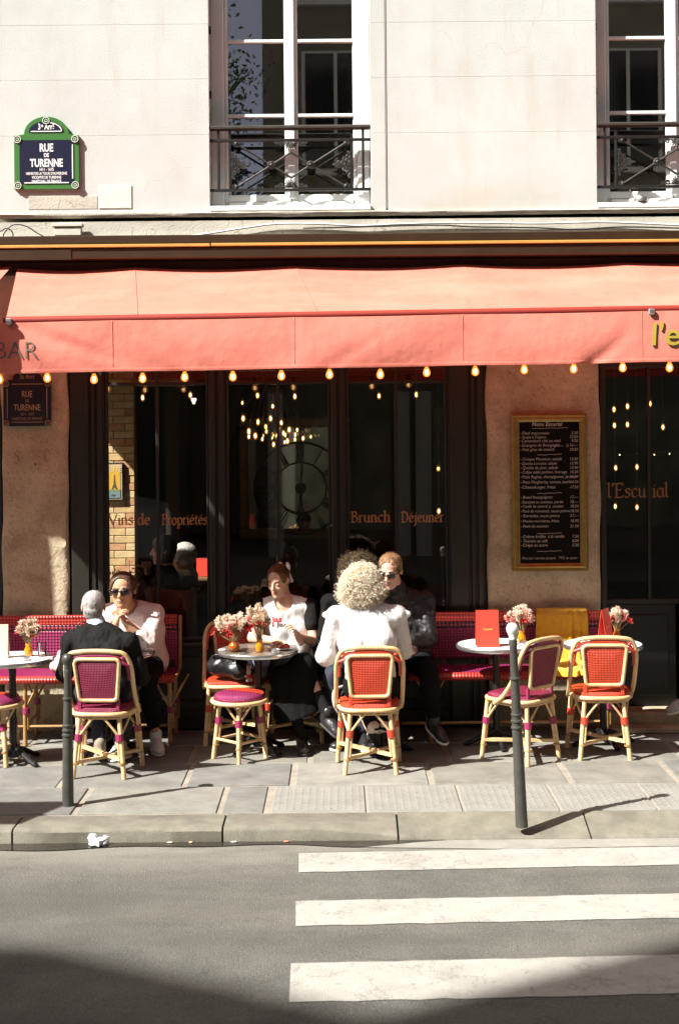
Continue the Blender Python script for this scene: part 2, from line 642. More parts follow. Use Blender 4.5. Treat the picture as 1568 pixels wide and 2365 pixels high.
def solid(prims, h=0.008, folds=0.0, fscale=(14, 14, 6), seed=1.0, cut=None):
    """blend capsules and ellipsoids into one skin; returns (verts, quads)"""
    lo, hi = np.full(3, 1e9), np.full(3, -1e9)
    bb = []
    for p in prims:
        if p[0] == 'c':
            r = max(p[3], p[4])
            a, b = np.minimum(p[1], p[2]) - r, np.maximum(p[1], p[2]) + r
        else:
            r = max(p[2])
            a, b = p[1] - r, p[1] + r
        bb.append((a, b))
        if not p[6]:
            lo, hi = np.minimum(lo, a), np.maximum(hi, b)
    lo = lo - 4 * h
    n = np.ceil((hi - lo) / h).astype(int) + 5
    F = np.full(n, 0.2, np.float32)
    ax = [lo[i] + h * np.arange(n[i], dtype=np.float32) for i in range(3)]
    for p, (a, b) in zip(prims, bb):
        m = p[5] + 2.5 * h
        s0 = np.clip(np.floor((a - m - lo) / h).astype(int), 0, n - 1)
        s1 = np.clip(np.ceil((b + m - lo) / h).astype(int) + 1, 1, n)
        if np.any(s1 <= s0):
            continue
        X, Y, Z = np.meshgrid(ax[0][s0[0]:s1[0]], ax[1][s0[1]:s1[1]], ax[2][s0[2]:s1[2]], indexing='ij')
        if p[0] == 'c':
            A, B = p[1], p[2]
            d = B - A
            L2 = float(d @ d) + 1e-9
            t = np.clip(((X - A[0]) * d[0] + (Y - A[1]) * d[1] + (Z - A[2]) * d[2]) / L2, 0, 1)
            D = np.sqrt((X - A[0] - t * d[0]) ** 2 + (Y - A[1] - t * d[1]) ** 2 + (Z - A[2] - t * d[2]) ** 2) - (p[3] + (p[4] - p[3]) * t)
        else:
            x, y, z = X - p[1][0], Y - p[1][1], Z - p[1][2]
            M = p[3]
            u = (x * M[0, 0] + y * M[1, 0] + z * M[2, 0])
            v = (x * M[0, 1] + y * M[1, 1] + z * M[2, 1])
            w = (x * M[0, 2] + y * M[1, 2] + z * M[2, 2])
            r = p[2]
            k0 = np.sqrt((u / r[0]) ** 2 + (v / r[1]) ** 2 + (w / r[2]) ** 2) + 1e-6
            k1 = np.sqrt((u / r[0] ** 2) ** 2 + (v / r[1] ** 2) ** 2 + (w / r[2] ** 2) ** 2) + 1e-6
            D = k0 * (k0 - 1) / k1
        sl = (slice(s0[0], s1[0]), slice(s0[1], s1[1]), slice(s0[2], s1[2]))
        Fl = F[sl]
        k = max(p[5], 1e-4)
        if p[6]:
            D = -D
            hh = np.clip(0.5 - 0.5 * (Fl - D) / k, 0, 1)
            F[sl] = Fl + (D - Fl) * hh + k * hh * (1 - hh)
        else:
            hh = np.clip(0.5 + 0.5 * (Fl - D) / k, 0, 1)
            F[sl] = Fl + (D - Fl) * hh - k * hh * (1 - hh)
    if folds:
        near = np.argwhere(np.abs(F) < 0.035)
        P = (lo + near * h).astype(np.float32)
        q = P * np.array(fscale, np.float32)
        nz = vnoise(q, 1.0, seed) + 0.5 * vnoise(q, 2.1, seed + 3)
        nz = (np.abs(nz) * 2 - 0.45) + 0.45 * (np.abs(vnoise(q, 2.6, seed + 5)) * 2 - 0.4)
        F[near[:, 0], near[:, 1], near[:, 2]] += folds * nz
    if cut is not None:
        X, Y, Z = np.meshgrid(*ax, indexing='ij')
        F = np.maximum(F, cut(X, Y, Z).astype(np.float32))
    F[0], F[-1], F[:, 0], F[:, -1], F[:, :, 0], F[:, :, -1] = 0.1, 0.1, 0.1, 0.1, 0.1, 0.1
    Sg = F < 0
    cnt = np.zeros(n - 1, np.uint8)
    for a in (0, 1):
        for b in (0, 1):
            for c in (0, 1):
                cnt += Sg[a:n[0] - 1 + a, b:n[1] - 1 + b, c:n[2] - 1 + c]
    act = (cnt > 0) & (cnt < 8)
    ii = np.argwhere(act)
    idx = np.full(act.shape, -1, np.int64)
    idx[act] = np.arange(len(ii))
    offs = [(a, b, c) for a in (0, 1) for b in (0, 1) for c in (0, 1)]
    val = {o: F[ii[:, 0] + o[0], ii[:, 1] + o[1], ii[:, 2] + o[2]] for o in offs}
    acc = np.zeros((len(ii), 3)); num = np.zeros(len(ii))
    for o in offs:
        for k in range(3):
            if o[k] == 0:
                e = list(o); e[k] = 1; e = tuple(e)
                fa, fb = val[o], val[e]
                m = (fa < 0) != (fb < 0)
                t = fa[m] / (fa[m] - fb[m])
                pp = np.tile(np.array(o, float), (m.sum(), 1))
                pp[:, k] += t
                acc[m] += pp
                num[m] += 1
    V = lo + h * (ii + acc / num[:, None])
    Q = []
    for k in range(3):
        sa = [slice(1, -1)] * 3; sb = [slice(1, -1)] * 3
        sa[k] = slice(0, -1); sb[k] = slice(1, None)
        A, B = Sg[tuple(sa)], Sg[tuple(sb)]
        e = np.argwhere(A != B)
        inside = A[e[:, 0], e[:, 1], e[:, 2]]
        e = e + 1
        e[:, k] -= 1
        u, v = (k + 1) % 3, (k + 2) % 3
        def cell(du, dv):
            c = e.copy()
            c[:, u] += du; c[:, v] += dv
            return idx[c[:, 0], c[:, 1], c[:, 2]]
        q = np.stack([cell(-1, -1), cell(0, -1), cell(0, 0), cell(-1, 0)], 1)
        q[~inside] = q[~inside][:, ::-1]
        Q.append(q)
    Q = np.concatenate(Q)
    Q = Q[(Q >= 0).all(1)]
    return V, Q

def solid_obj(name, parts, mats, parent=None, paint=None, kind=None, label=None):
    """parts: list of (verts, quads); paint(centres)->material index"""
    off, Vs, Qs = 0, [], []
    for V, Q in parts:
        Vs.append(V); Qs.append(Q + off); off += len(V)
    V = np.concatenate(Vs).astype(np.float32); Q = np.concatenate(Qs)
    me = bpy.data.meshes.new(name)
    me.vertices.add(len(V)); me.loops.add(Q.size); me.polygons.add(len(Q))
    me.vertices.foreach_set('co', V.ravel())
    me.loops.foreach_set('vertex_index', Q.ravel().astype(np.int32))
    me.polygons.foreach_set('loop_start', np.arange(0, Q.size, 4, dtype=np.int32))
    for m in (mats if isinstance(mats, (list, tuple)) else [mats]):
        me.materials.append(m)
    if paint is not None:
        me.polygons.foreach_set('material_index', paint(V[Q].mean(1)).astype(np.int32))
    me.polygons.foreach_set('use_smooth', np.ones(len(Q), bool))
    me.update(calc_edges=True)
    return link(name, me, parent, label, kind)
# ================================================================== MATERIALS
PLASTER = mat('plaster', (.545, .562, .535), .9, var=.10, vscale=1.2, bump=.25, bscale=90, spec=.2)
mixin(PLASTER, (.50, .42, .30), 1.4, .50, .70, (1, 1, 2.2), .55, zlo=4.02, zhi=4.28)
mixin(PLASTER, (.47, .44, .37), 2.2, .52, .70, (2.5, 1, .5), .45)
cracks(PLASTER, (.36, .30, .22), 1.3, .006, .3, (.52, .58), .28)
PLASTER_OLD = mat('plaster_old', (.52, .485, .41), .9, var=.22, vscale=2.0, bump=.35, bscale=60, spec=.2)
mixin(PLASTER_OLD, (.36, .29, .2), 5, .56, .72, (.6, 1, 2), .6)
cracks(PLASTER_OLD, (.25, .2, .14), 2.5, .02, .3, (.45, .5), .7)
PLASTER_PATCH = mat('plaster_patch', (.68, .65, .58), .9, var=.1, vscale=6, bump=.2, bscale=120, spec=.2)
LEDGE = mat('ledge_stone', (.46, .43, .36), .9, var=.3, vscale=5, bump=.4, bscale=60)
STONE = mat('pillar_stone', (.52, .44, .30), .92, var=.32, vscale=3.2, bump=.75, bscale=38, spec=.15)
mixin(STONE, (.30, .22, .13), 4.5, .54, .70, (1, 1, 1.4), .65)
mixin(STONE, (.62, .52, .36), 70, .55, .68, (1, 1, 1), .6)
mixin(STONE, (.26, .19, .11), 55, .55, .66, (1, 1, 1), .6)
mixin(STONE, (.12, .085, .05), 30, .66, .74, (1, 1, 1), .7)
WHITEWOOD = mat('white_painted_wood', (.78, .78, .76), .45, var=.05, vscale=6)
DARKFRAME = mat('dark_olive_paint', (.024, .0225, .016), .42, var=.2, vscale=4, bump=.08, bscale=30)
DARKPANEL = mat('dark_base_panel', (.016, .0135, .009), .5, var=.2, vscale=4)
BRONZE = mat('brown_metal', (.048, .027, .013), .4, metal=.3, var=.2, vscale=3)
YELLOWSTRIP = mat('yellow_trim', (.50, .30, .075), .45, var=.12, vscale=9)
IRON = mat('black_iron', (.018, .017, .015), .45, metal=.2, var=.3, vscale=20, bump=.2, bscale=80)
IRONWORN = mat('worn_iron', (.040, .038, .032), .5, metal=.2, var=.45, vscale=30, bump=.4, bscale=120)
HANDRAIL = mat('old_dark_wood', (.03, .023, .016), .7, var=.4, vscale=14, stretch=(.3, 2, 2), bump=.5, bscale=50)
GLASS_UP = glass('upper_window_glass', 4.6, (.62, .64, .62))
GLASS_SHOP = glass('shop_glass', 1.6, (.93, .92, .88))
ASPHALT = mat('asphalt', (.118, .114, .100), .92, var=.25, vscale=3, bump=.8, bscale=170, spec=.25)
mixin(ASPHALT, (.27, .25, .21), 95, .55, .68, (1, 1, 1), .7)
mixin(ASPHALT, (.045, .042, .037), 75, .56, .68, (1, 1, 1), .65)
mixin(ASPHALT, (.24, .22, .18), .55, .5, .75, (.5, 1.6, 1), .35)
mixin(ASPHALT, (.085, .08, .07), .9, .52, .70, (.35, 1.8, 1), .7)
cracks(ASPHALT, (.03, .028, .025), .6, .006, .35, (.5, .56), .7)
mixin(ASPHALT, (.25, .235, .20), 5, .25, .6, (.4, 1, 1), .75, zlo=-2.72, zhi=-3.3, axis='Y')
ROADPAINT = mat('road_paint', (.345, .33, .295), .85, var=.12, vscale=9, bump=.5, bscale=150)
mixin(ROADPAINT, (.22, .2, .165), 60, .58, .70, (1, 1, 1), .55)
mixin(ROADPAINT, (.24, .22, .19), 4, .52, .72, (1, 1, 1), .5)
mixin(ROADPAINT, (.15, .14, .12), 22, .62, .70, (1, 1, 1), .6)
cracks(ROADPAINT, (.14, .13, .11), 5, .03, .2, (.45, .55), .6)
MORTAR = mat('paving_mortar', (.285, .25, .20), .95, var=.25, vscale=9, bump=.5, bscale=120)
SLABS = []
for i, c in enumerate([(.222, .213, .185), (.188, .182, .162), (.248, .236, .204), (.176, .172, .156), (.206, .194, .164)]):
    m_ = mat('paving_stone_%s' % 'abcde'[i], c, .82, var=.28, vscale=4.5, bump=.45, bscale=110, spec=.35)
    mixin(m_, (.11, .1, .08), 26, .62, .72, (1, 1, 1), .5)
    SLABS.append(m_)
TACTILE = mat('tactile_slab', (.235, .226, .198), .85, var=.15, vscale=6, bump=.3, bscale=140)
KERB = mat('kerb_granite', (.185, .170, .130), .85, var=.3, vscale=7, bump=.5, bscale=140)
WATER = mat('gutter_water', (.03, .026, .02), .08, var=.3, vscale=8, spec=.6)
CANOPY = fabric('awning_canopy', (.78, .215, .155), .18, fade=(.76, .275, .205))
VALANCE = fabric('awning_valance', (.86, .275, .205), .18)
AWN_TRIM = mat('awning_bar', (.26, .018, .007), .7)  # red deepened to put the shade on the bar front into the colour
ALU = mat('bare_metal', (.6, .6, .58), .35, metal=.9)
SIGN_GREEN = mat('enamel_green', (.05, .17, .035), .3, coat=.3)
SIGN_BLUE = mat('enamel_blue', (.009, .009, .030), .3, coat=.3)
SIGN_WHITE = mat('enamel_white', (.8, .8, .78), .4)
SIGN_OLD = mat('old_enamel_dark', (.012, .012, .024), .35, coat=.2)
SIGN_OLDLINE = mat('old_sign_lettering', (.42, .30, .17), .6)
GOLD = mat('gilt_frame', (.34, .235, .06), .38, metal=.45, var=.25, vscale=14, bump=.2, bscale=60)
CHALKBOARD = mat('blackboard', (.006, .0055, .005), .85, var=.3, vscale=5, spec=.15)
CHALK = mat('chalk', (.52, .48, .40), .9)
LETTER_COPPER = mat('copper_lettering', (.46, .22, .085), .5)
LETTER_GREY = mat('grey_lettering', (.17, .14, .10), .5)
LETTER_GOLD = mat('gold_lettering', (.44, .33, .045), .4)
LETTER_SHADE = mat('black_lettering', (.03, .02, .015), .6)
CABLE_WHITE = mat('white_cable', (.72, .71, .67), .5)
CABLE_BLACK = mat('black_cable', (.03, .027, .024), .5)
BOXGREY = mat('pale_plastic', (.58, .56, .47), .5, var=.1, vscale=8)
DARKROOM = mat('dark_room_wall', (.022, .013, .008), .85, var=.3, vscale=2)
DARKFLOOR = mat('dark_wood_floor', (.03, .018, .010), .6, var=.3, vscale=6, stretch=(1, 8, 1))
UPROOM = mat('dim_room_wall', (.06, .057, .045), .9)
CURTAIN = mat('grey_curtain', (.16, .16, .13), .9, var=.25, vscale=7, stretch=(6, 1, .3))
BRICK_M = [mat('brick_buff', (.66, .47, .24), .85, var=.2, vscale=12, bump=.3, bscale=90), mat('brick_pink', (.60, .33, .18), .85, var=.25, vscale=12, bump=.3, bscale=90), mat('brick_pale', (.72, .55, .31), .85, var=.2, vscale=12, bump=.3, bscale=90)]
BRICKJOINT = mat('brick_mortar', (.40, .33, .23), .95)
BULB_CORE = emit('bulb_filament', (1, .74, .36), 7)
BULB_GLOW = emit('bulb_glass_glow', (1, .27, .035), .9, .35)
BULB_CORE_IN = emit('inside_filament', (1, .72, .30), 6)
BULB_GLOW_IN = emit('inside_bulb_glow', (1, .38, .05), .35, .6)
OPP_WALL = mat('opposite_stone', (.20, .185, .15), .9, var=.15, vscale=.8)
OPP_GLASS = mat('opposite_glass', (.02, .022, .025), .08)
OPP_TRIM = mat('opposite_pale_trim', (.62, .62, .60), .7)
ZINC = mat('zinc_roof', (.22, .24, .26), .5, metal=.3)
BARK = mat('bark', (.10, .08, .06), .9, bump=.5, bscale=30)
LEAF = mat('spring_leaf', (.09, .13, .03), .7)

# ================================================================== GROUND
RZ = -0.085
mb = MB(); mb.box(-160, 160, -160, -2.62, RZ - .3, RZ)
mb.box(-160, 160, -2.62, 160, RZ - .3, RZ - .02)
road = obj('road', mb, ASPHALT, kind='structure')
# crossing stripes, slightly skewed to the kerb
def stripe(q_tl, q_bl, skew=.034):
    a, b = G(*q_tl, RZ), G(*q_bl, RZ)
    m = MB()
    n = 46
    top, bot = [], []
    for i in range(n + 1):
        t = 4.2 * i / n
        jt, jb = rng.uniform(-.006, .006), rng.uniform(-.006, .006)
        top.append((a.x + t, a.y + skew * t + jt, RZ + .004))
        bot.append((b.x + t, b.y + skew * t + jb, RZ + .004))
    m.add(bot + top, [(i, i + 1, n + 2 + i, n + 1 + i) for i in range(n)])
    obj('crossing_stripe', m, ROADPAINT, road)
stripe((690, 1972), (690, 2016))
stripe((683, 2083), (683, 2140))
stripe((672, 2227), (668, 2317))
# pale worn strip by the dropped kerb
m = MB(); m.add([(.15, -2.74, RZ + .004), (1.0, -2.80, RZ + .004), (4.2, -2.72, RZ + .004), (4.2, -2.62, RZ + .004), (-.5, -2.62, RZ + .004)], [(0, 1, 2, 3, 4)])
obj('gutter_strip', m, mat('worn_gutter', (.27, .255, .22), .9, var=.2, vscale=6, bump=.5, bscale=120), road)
# gutter water
pts_t, pts_b = [], []
for i in range(61):
    x = -3.4 + 4.0 * i / 60
    w = .095 + .03 * math.sin(x * 2.3) + .02 * math.sin(x * 7.1 + 1)
    if x > .1:
        w *= max(0, 1 - (x - .1) / .5)
    pts_t.append((x, -2.6195, RZ + .006)); pts_b.append((x, -2.62 - max(w, .002), RZ + .006))
m = MB(); m.add(pts_b + pts_t, [(i, i + 1, 62 + i, 61 + i) for i in range(60)])
obj('gutter_water', m, WATER, kind='structure')

# pavement: mortar bed, slabs, tactile slabs, kerb stones
mb = MB(); mb.box(-12, 12, -2.33, -.001, RZ - .1, -.008); 
pave = obj('pavement', mb, MORTAR, kind='structure')
def slab(x0, x1, y0, y1, mi, dz=0.0):
    g = .014
    m = MB(); m.box(x0 + g + rng.uniform(0, .008), x1 - g - rng.uniform(0, .008), y0 + g + rng.uniform(0, .006), y1 - g - rng.uniform(0, .006), -.05, dz, .006)
    tlt = Matrix.Translation(Vector(((x0 + x1) / 2, (y0 + y1) / 2, 0)))
    obj('paving_slab', m, SLABS[mi], pave)
rows = [(-.52, -.002), (-1.08, -.52), (-1.68, -1.08), (-2.31, -1.68)]
for ri, (y0, y1) in enumerate(rows):
    x = -4.2 + .31 * ri
    while x < 4.2:
        w = rng.uniform(.62, 1.0)
        x1 = x + w
        if ri == 3 and x1 > -.48:
            if x < -.48 - .25:
                slab(x, -.46, y0, y1, rng.randint(5))
            break
        slab(x, x1, y0, y1, rng.randint(5), rng.uniform(-.0025, .002))
        x = x1
x = -.44
k = 0
bump_me = None
while x < 4.2:
    w = .585
    m = MB(); m.box(x + .006, x + w - .006, -2.305, -1.69, -.05, 0.0005, .005)
    ts = obj('tactile_slab', m, TACTILE, pave)
    mm = MB()
    for i in range(12):
        for j in range(9):
            cx_, cy_ = x + .045 + i * .045, -2.235 + j * .06
            mm.lathe([(.0125, .0), (.0110, .002), (.007, .003)], 7, (cx_, cy_, .0005))
    obj('tactile_bump', mm, TACTILE, ts, kind='stuff')
    x += w
# kerb stones (front top edge drops at the crossing)
x = -4.35
for w in [1.2, 1.23, 1.22, 1.02, 1.12, 1.0, 1.15, 1.2]:
    g = .006
    def kh(xx):
        t = min(1, max(0, (xx + .25) / .9))
        t = t * t * (3 - 2 * t)
        return -.066 * t
    x0, x1 = x + g, x + w - g
    m = MB()
    n = 10
    prof = lambda xx: [(-2.61, RZ - .1), (-2.615, kh(xx) - .02), (-2.60, kh(xx) - .005), (-2.575, kh(xx)), (-2.335, 0.0), (-2.325, -.01), (-2.325, RZ - .1)]
    vs, fs = [], []
    for i in range(n + 1):
        xx = x0 + (x1 - x0) * i / n
        for (yy, zz) in prof(xx):
            vs.append((xx, yy + rng.uniform(-.003, .003), zz + (rng.uniform(-.002, .002) if zz > RZ else 0)))
    P = 7
    for i in range(n):
        for j in range(P - 1):
            fs.append((i * P + j, (i + 1) * P + j, (i + 1) * P + j + 1, i * P + j + 1))
    fs.append(tuple(range(P))); fs.append(tuple(n * P + j for j in range(P - 1, -1, -1)))
    m.add(vs, fs)
    obj('kerb_stone', m, KERB, pave, 50)
    x += w

# ================================================================== CAFE BUILDING
bld = thing('cafe_building', 'cream plastered corner building with a dark framed cafe front at street level', 'building', (0, 0, 0))
XL, XR, TH = -2.68, 4.6, .35
ZL = 4.0            # top of the string course
WIN = [(-.985, .262), (2.005, 3.25)]    # upper window openings
joints = [ZL, 4.165, 4.60, 5.03, 5.455, 5.88, 6.3, 6.8]
segs = [(XL, WIN[0][0]), (WIN[0][1], .375), (.391, WIN[1][0]), (WIN[1][1], XR)]
for si, (a, b) in enumerate(segs):
    for i in range(len(joints) - 1):
        if i == 0:
            continue
        z0 = joints[i] if i > 1 else ZL
        m = MB()
        m.box(a, b, 0, TH, z0 + .0006, joints[i + 1] - .0006, .0012)
        obj('wall_course', m, PLASTER, bld)
m = MB(); m.box(.375, .391, .012, TH, ZL, 6.8); obj('wall_groove', m, mat('groove_dark', (.18, .16, .13), .9), bld)
m = MB()
m.tube([(.383, .004, 4.02), (.383, .004, 6.8)], .0055, 6)
obj('wall_conduit', m, mat('grey_conduit', (.25, .235, .2), .7), bld)
# mortar core behind the courses
for (a, b) in segs:
    m = MB(); m.box(a + .004, b - .004, .004, TH - .004, ZL - .02, 6.79); obj('wall_core', m, PLASTER_OLD, bld)
# window lintels above the frame, roof
m = MB(); m.box(XL, XR + 9, 0.0, 9, 6.8, 19); us_ = obj('upper_storeys', m, PLASTER_OLD, bld)
mm = MB(); mm.box(-.6, .6, -.03, -.005, 0, 2.0); mm.box(-.7, -.601, -.04, -.005, -.1, 2.1); mm.box(.601, .7, -.04, -.005, -.1, 2.1)
uw_me = mm.mesh('window', mat('upper_dark_glass', (.02, .02, .02), .2))
for i_ in range(6):
    for k_ in range(4):
        o_ = link('window', uw_me, us_); o_.location = (-.36 + 2.99 * i_, 0, 7.7 + 2.9 * k_)
m = MB(); m.box(XR + .001, XR + 9, 0.0, 9, 0, 6.799); obj('side_wing', m, PLASTER, bld)
m = MB(); m.box(XR + 9.001, XR + 40, 0.0, 9, 0, 19); obj('far_wing', m, PLASTER, bld)
# repair patch and old sign bed
a, b = W(229, 482), W(305, 428)
m = MB(); m.box(a.x, b.x, -.006, .02, a.z, b.z, .003); obj('plaster_patch', m, PLASTER_PATCH, bld)
a, b = W(66, 484), W(226, 452)
m = MB(); m.box(a.x, b.x, -.003, .02, a.z, b.z, .002); obj('plaster_patch', m, PLASTER_OLD, bld)
# cracks and stains are in the material; string course and fascia
m = MB()
n = 60
prof = [(.02, 3.962), (-.008, 3.964), (-.018, 3.974), (-.024, 3.990), (-.018, 4.0), (.02, 4.004)]
vs, fs = [], []
for i in range(n + 1):
    xx = XL - .05 + (XR - XL + .05) * i / n
    for (yy, zz) in prof:
        vs.append((xx, yy + rng.uniform(-.003, .003), zz + rng.uniform(-.0025, .0025)))
for i in range(n):
    for j in range(5):
        fs.append((i * 6 + j, (i + 1) * 6 + j, (i + 1) * 6 + j + 1, i * 6 + j + 1))
m.add(vs, fs)
obj('string_course', m, LEDGE, bld, 40)
m = MB(); m.box(XL, XR, 0, TH, 2.93, 3.934); obj('fascia', m, PLASTER_OLD, bld)
m = MB()
vs, fs = [], []
for i in range(n + 1):
    xx = XL + (XR - XL) * i / n
    for (yy, zz) in [(.01, 3.70), (-.022, 3.70), (-.024, 3.815 + rng.uniform(-.008, .008)), (.01, 3.825)]:
        vs.append((xx, yy, zz))
for i in range(n):
    for j in range(3):
        fs.append((i * 4 + j, (i + 1) * 4 + j, (i + 1) * 4 + j + 1, i * 4 + j + 1))
m.add(vs, fs)
obj('flashing', m, mat('flaking_flashing', (.55, .53, .47), .8, var=.35, vscale=14, stretch=(1, 1, 3), bump=.5, bscale=40), bld, 30)

# ---- upper windows
def scroll(c, r, a0, turns, rad, flip=1, n=16):
    return [(c[0] + flip * r * (1 - .75 * i / n) * math.cos(a0 + turns * 2 * PI * i / n), c[1], c[2] + r * (1 - .75 * i / n) * math.sin(a0 + turns * 2 * PI * i / n)) for i in range(n + 1)]

def upper_window(x0, x1):
    w = link('window', None, bld)
    zb, zt = ZL + .015, 6.8
    yf = .17
    # reveal sill
    m = MB(); m.box(x0 + .001, x1 - .001, -.02, yf + .1, ZL + .002, ZL + .045, .006); obj('sill', m, WHITEWOOD, w)
    # outer frame
    m = MB()
    fw = .105
    m.box(x0 + .002, x0 + fw, yf - .03, yf + .06, zb + .03, zt, .008)
    m.box(x0 + fw + .001, x0 + fw + .03, yf - .006, yf + .05, zb + .03, zt, .006)
    m.box(x1 - fw, x1 - .002, yf - .03, yf + .06, zb + .03, zt, .008)
    m.box(x1 - fw - .03, x1 - fw - .001, yf - .006, yf + .05, zb + .03, zt, .006)
    m.box(x0 + fw + .031, x1 - fw - .031, yf - .035, yf + .05, zb + .031, zb + .085, .008)
    obj('outer_frame', m, WHITEWOOD, w)
    # two casements
    xa, xb = x0 + fw + .002, x1 - fw - .002
    xm = (xa + xb) / 2 + .005
    zc = zb + .088
    for (p, q, lft) in ((xa, xm - .002, True), (xm + .002, xb, False)):
        s = link('casement', None, w)
        m = MB()
        st_l = .022 if lft else .05
        st_r = .05 if lft else .022
        yy0, yy1 = yf - .018, yf + .03
        m.box(p, p + st_l, yy0, yy1, zc, zt, .005)
        m.box(q - st_r, q, yy0, yy1, zc, zt, .005)
        m.box(p + st_l, q - st_r, yy0, yy1, zc, zc + .055, .005)
        bars = [W(0, 274, yf).z, W(0, 102, yf).z, 5.95, 6.5]
        for z in bars:
            m.box(p + st_l, q - st_r, yy0, yy1, z - .013, z + .013, .004)
        if lft:
            m.box(q - .022, q + .03, yy0 - .018, yy0 - .001, zc + .02, zt, .006)
        o_ = obj('sash', m, WHITEWOOD, s)
        edges = [zc + .055] + [v for z in bars for v in (z - .013, z + .013)] + [zt]
        for i in range(0, len(edges) - 1, 2):
            g = MB(); g.box(p + st_l - .004, q - st_r + .004, yf + .004, yf + .008, edges[i] - .004, edges[i + 1] + .004)
            obj('pane', g, GLASS_UP, s)
    # hinges on the left jamb
    for z in (W(0, 70).z, W(0, 220).z):
        m = MB(); m.tube([(x0 + .008, .05, z - .03), (x0 + .008, .05, z + .03)], .008, 8)
        m.box(x0 + .001, x0 + .012, .03, .07, z - .02, z + .02)
        obj('hinge', m, IRON, w)
    # curtain and dim room
    m = MB()
    def cf(u, v):
        return (x0 + .1 + (x1 - x0 - .2) * u, .42 + .02 * math.sin(u * 55) + .01 * math.sin(u * 23 + 1), ZL + .1 + 2.7 * v)
    m.grid(cf, 90, 2)
    obj('curtain', m, CURTAIN, w, 180)
    m = MB()
    m.box(x0 - .4, x1 + .4, 1.4, 1.45, ZL - .1, 6.8); m.box(x0 - .42, x0 - .4, .36, 1.4, ZL - .1, 6.8); m.box(x1 + .4, x1 + .42, .36, 1.4, ZL - .1, 6.8)
    m.box(x0 - .4, x1 + .4, .36, 1.4, ZL - .1, ZL - .05)
    obj('dim_room', m, UPROOM, w)
    # railing
    rl = link('window_railing', None, bld)
    yr = .03
    zt_, z1, z0 = W(0, 292).z - .02, W(0, 322).z - .02, W(0, 437).z - .02
    m = MB()
    m.box(x0 + .001, x1 - .001, yr - .028, yr + .028, zt_ - .022, zt_ + .014, .011)
    obj('handrail', m, HANDRAIL, rl)
    m = MB()
    m.box(x0 + .001, x1 - .001, yr - .011, yr + .011, z1 - .011, z1 + .011, .003)
    m.box(x0 + .001, x1 - .001, yr - .011, yr + .011, z0 - .011, z0 + .011, .003)
    obj('rail', m, IRON, rl)
    L = x1 - x0
    xs = [x0 + .068, x0 + .155, x1 - .145, x1 - .06]
    for xx in xs:
        m = MB(); m.box(xx - .010, xx + .010, yr - .009, yr + .009, z0 + .011, zt_ - .023, .003); obj('baluster', m, IRON, rl)
    xa, xb = xs[1] + .012, xs[2] - .012
    zlo, zhi = z0 + .014, z1 - .014
    zm, xm = (zlo + zhi) / 2, (xa + xb) / 2
    ra, rb = xm - (xb - xa) * .165, xm + (xb - xa) * .165
    m = MB()
    for sg in (-1, 1):
        rx = xm + sg * (xb - xa) * .165
        ex = xm + sg * (xb - xa) * .46
        for (A, B) in (((ex, zhi - .01), (rx, zm)), ((rx, zm), (xm, zlo + .08)), ((ex, zlo + .01), (rx, zm)), ((rx, zm), (xm, zhi - .08))):
            m.tube([(A[0], yr, A[1]), (B[0], yr, B[1])], .0085, 8)
        for zz in (zhi - .012, zlo + .012):
            m.ball((ex, yr, zz), .019, 8, 6)
            m.tube(scroll((ex + sg * .012, yr - .006, zz), .022, 0, 1.2, .004, -sg), .005, 5)
    obj('diagonal_bar', m, IRONWORN, rl)
    for rx in (ra, rb):
        m = MB()
        m.lathe([(.033, -.012), (.033, .0), (.026, .006), (.02, .004), (.012, .012), (.004, .016)], 14)
        m.v = [(rx + p[0], yr - .004 - p[2], zm + p[1]) for p in m.v]
        for k in range(8):
            a = k * PI / 4
            m.ball((rx + .022 * math.cos(a), yr - .012, zm + .022 * math.sin(a)), .006, 6, 4)
        obj('rosette', m, IRONWORN, rl)
    # palmettes top and bottom centre
    for (zc_, s) in ((zhi, -1), (zlo, 1)):
        m = MB()
        for k in range(-4, 5):
            a = k * R(17)
            ln = .075 * (1 - .08 * abs(k))
            m.tube([(xm + .010 * k * .3, yr - .006, zc_ + s * .004), (xm + .55 * ln * math.sin(a), yr - .012, zc_ + s * .55 * ln * math.cos(a)), (xm + ln * math.sin(a), yr - .006, zc_ + s * ln * math.cos(a))], [.006, .008, .004], 6)
        for sg in (-1, 1):
            m.tube(scroll((xm + sg * .075, yr - .006, zc_ + s * .018), .02, 0, 1.5, .004, sg), .0055, 5)
            m.tube(scroll((xm + sg * .11, yr - .006, zc_ + s * .012), .013, 0, 1.3, .004, sg), .0045, 5)
            m.tube([(xm, yr - .004, zc_ + s * .006), (xm + sg * .13, yr - .004, zc_ + s * .006)], .006, 6)
        obj('palmette', m, IRONWORN, rl)
    # scroll triangles at both ends
    for (xe, s) in ((xa, 1), (xb, -1)):
        m = MB()
        for (dx, dz, r_) in ((.02, .075, .020), (.02, -.075, .020), (.022, .035, .022), (.022, -.035, .022), (.05, .05, .018), (.05, -.05, .018), (.058, .012, .02), (.058, -.014, .02), (.088, .018, .016), (.088, -.018, .016), (.108, 0, .013), (.014, 0, .018), (.014, .11, .012), (.014, -.11, .012)):
            m.tube(scroll((xe + s * dx, yr - .006, zm + dz * .85), r_, dz * 20, 1.6, .005, s if dz > 0 else -s), .0052, 5)
        m.ball((xe + s * .128, yr - .004, zm), (.014, .008, .009), 7, 5)
        obj('scrollwork', m, IRONWORN, rl)
for (a, b) in WIN:
    upper_window(a, b)

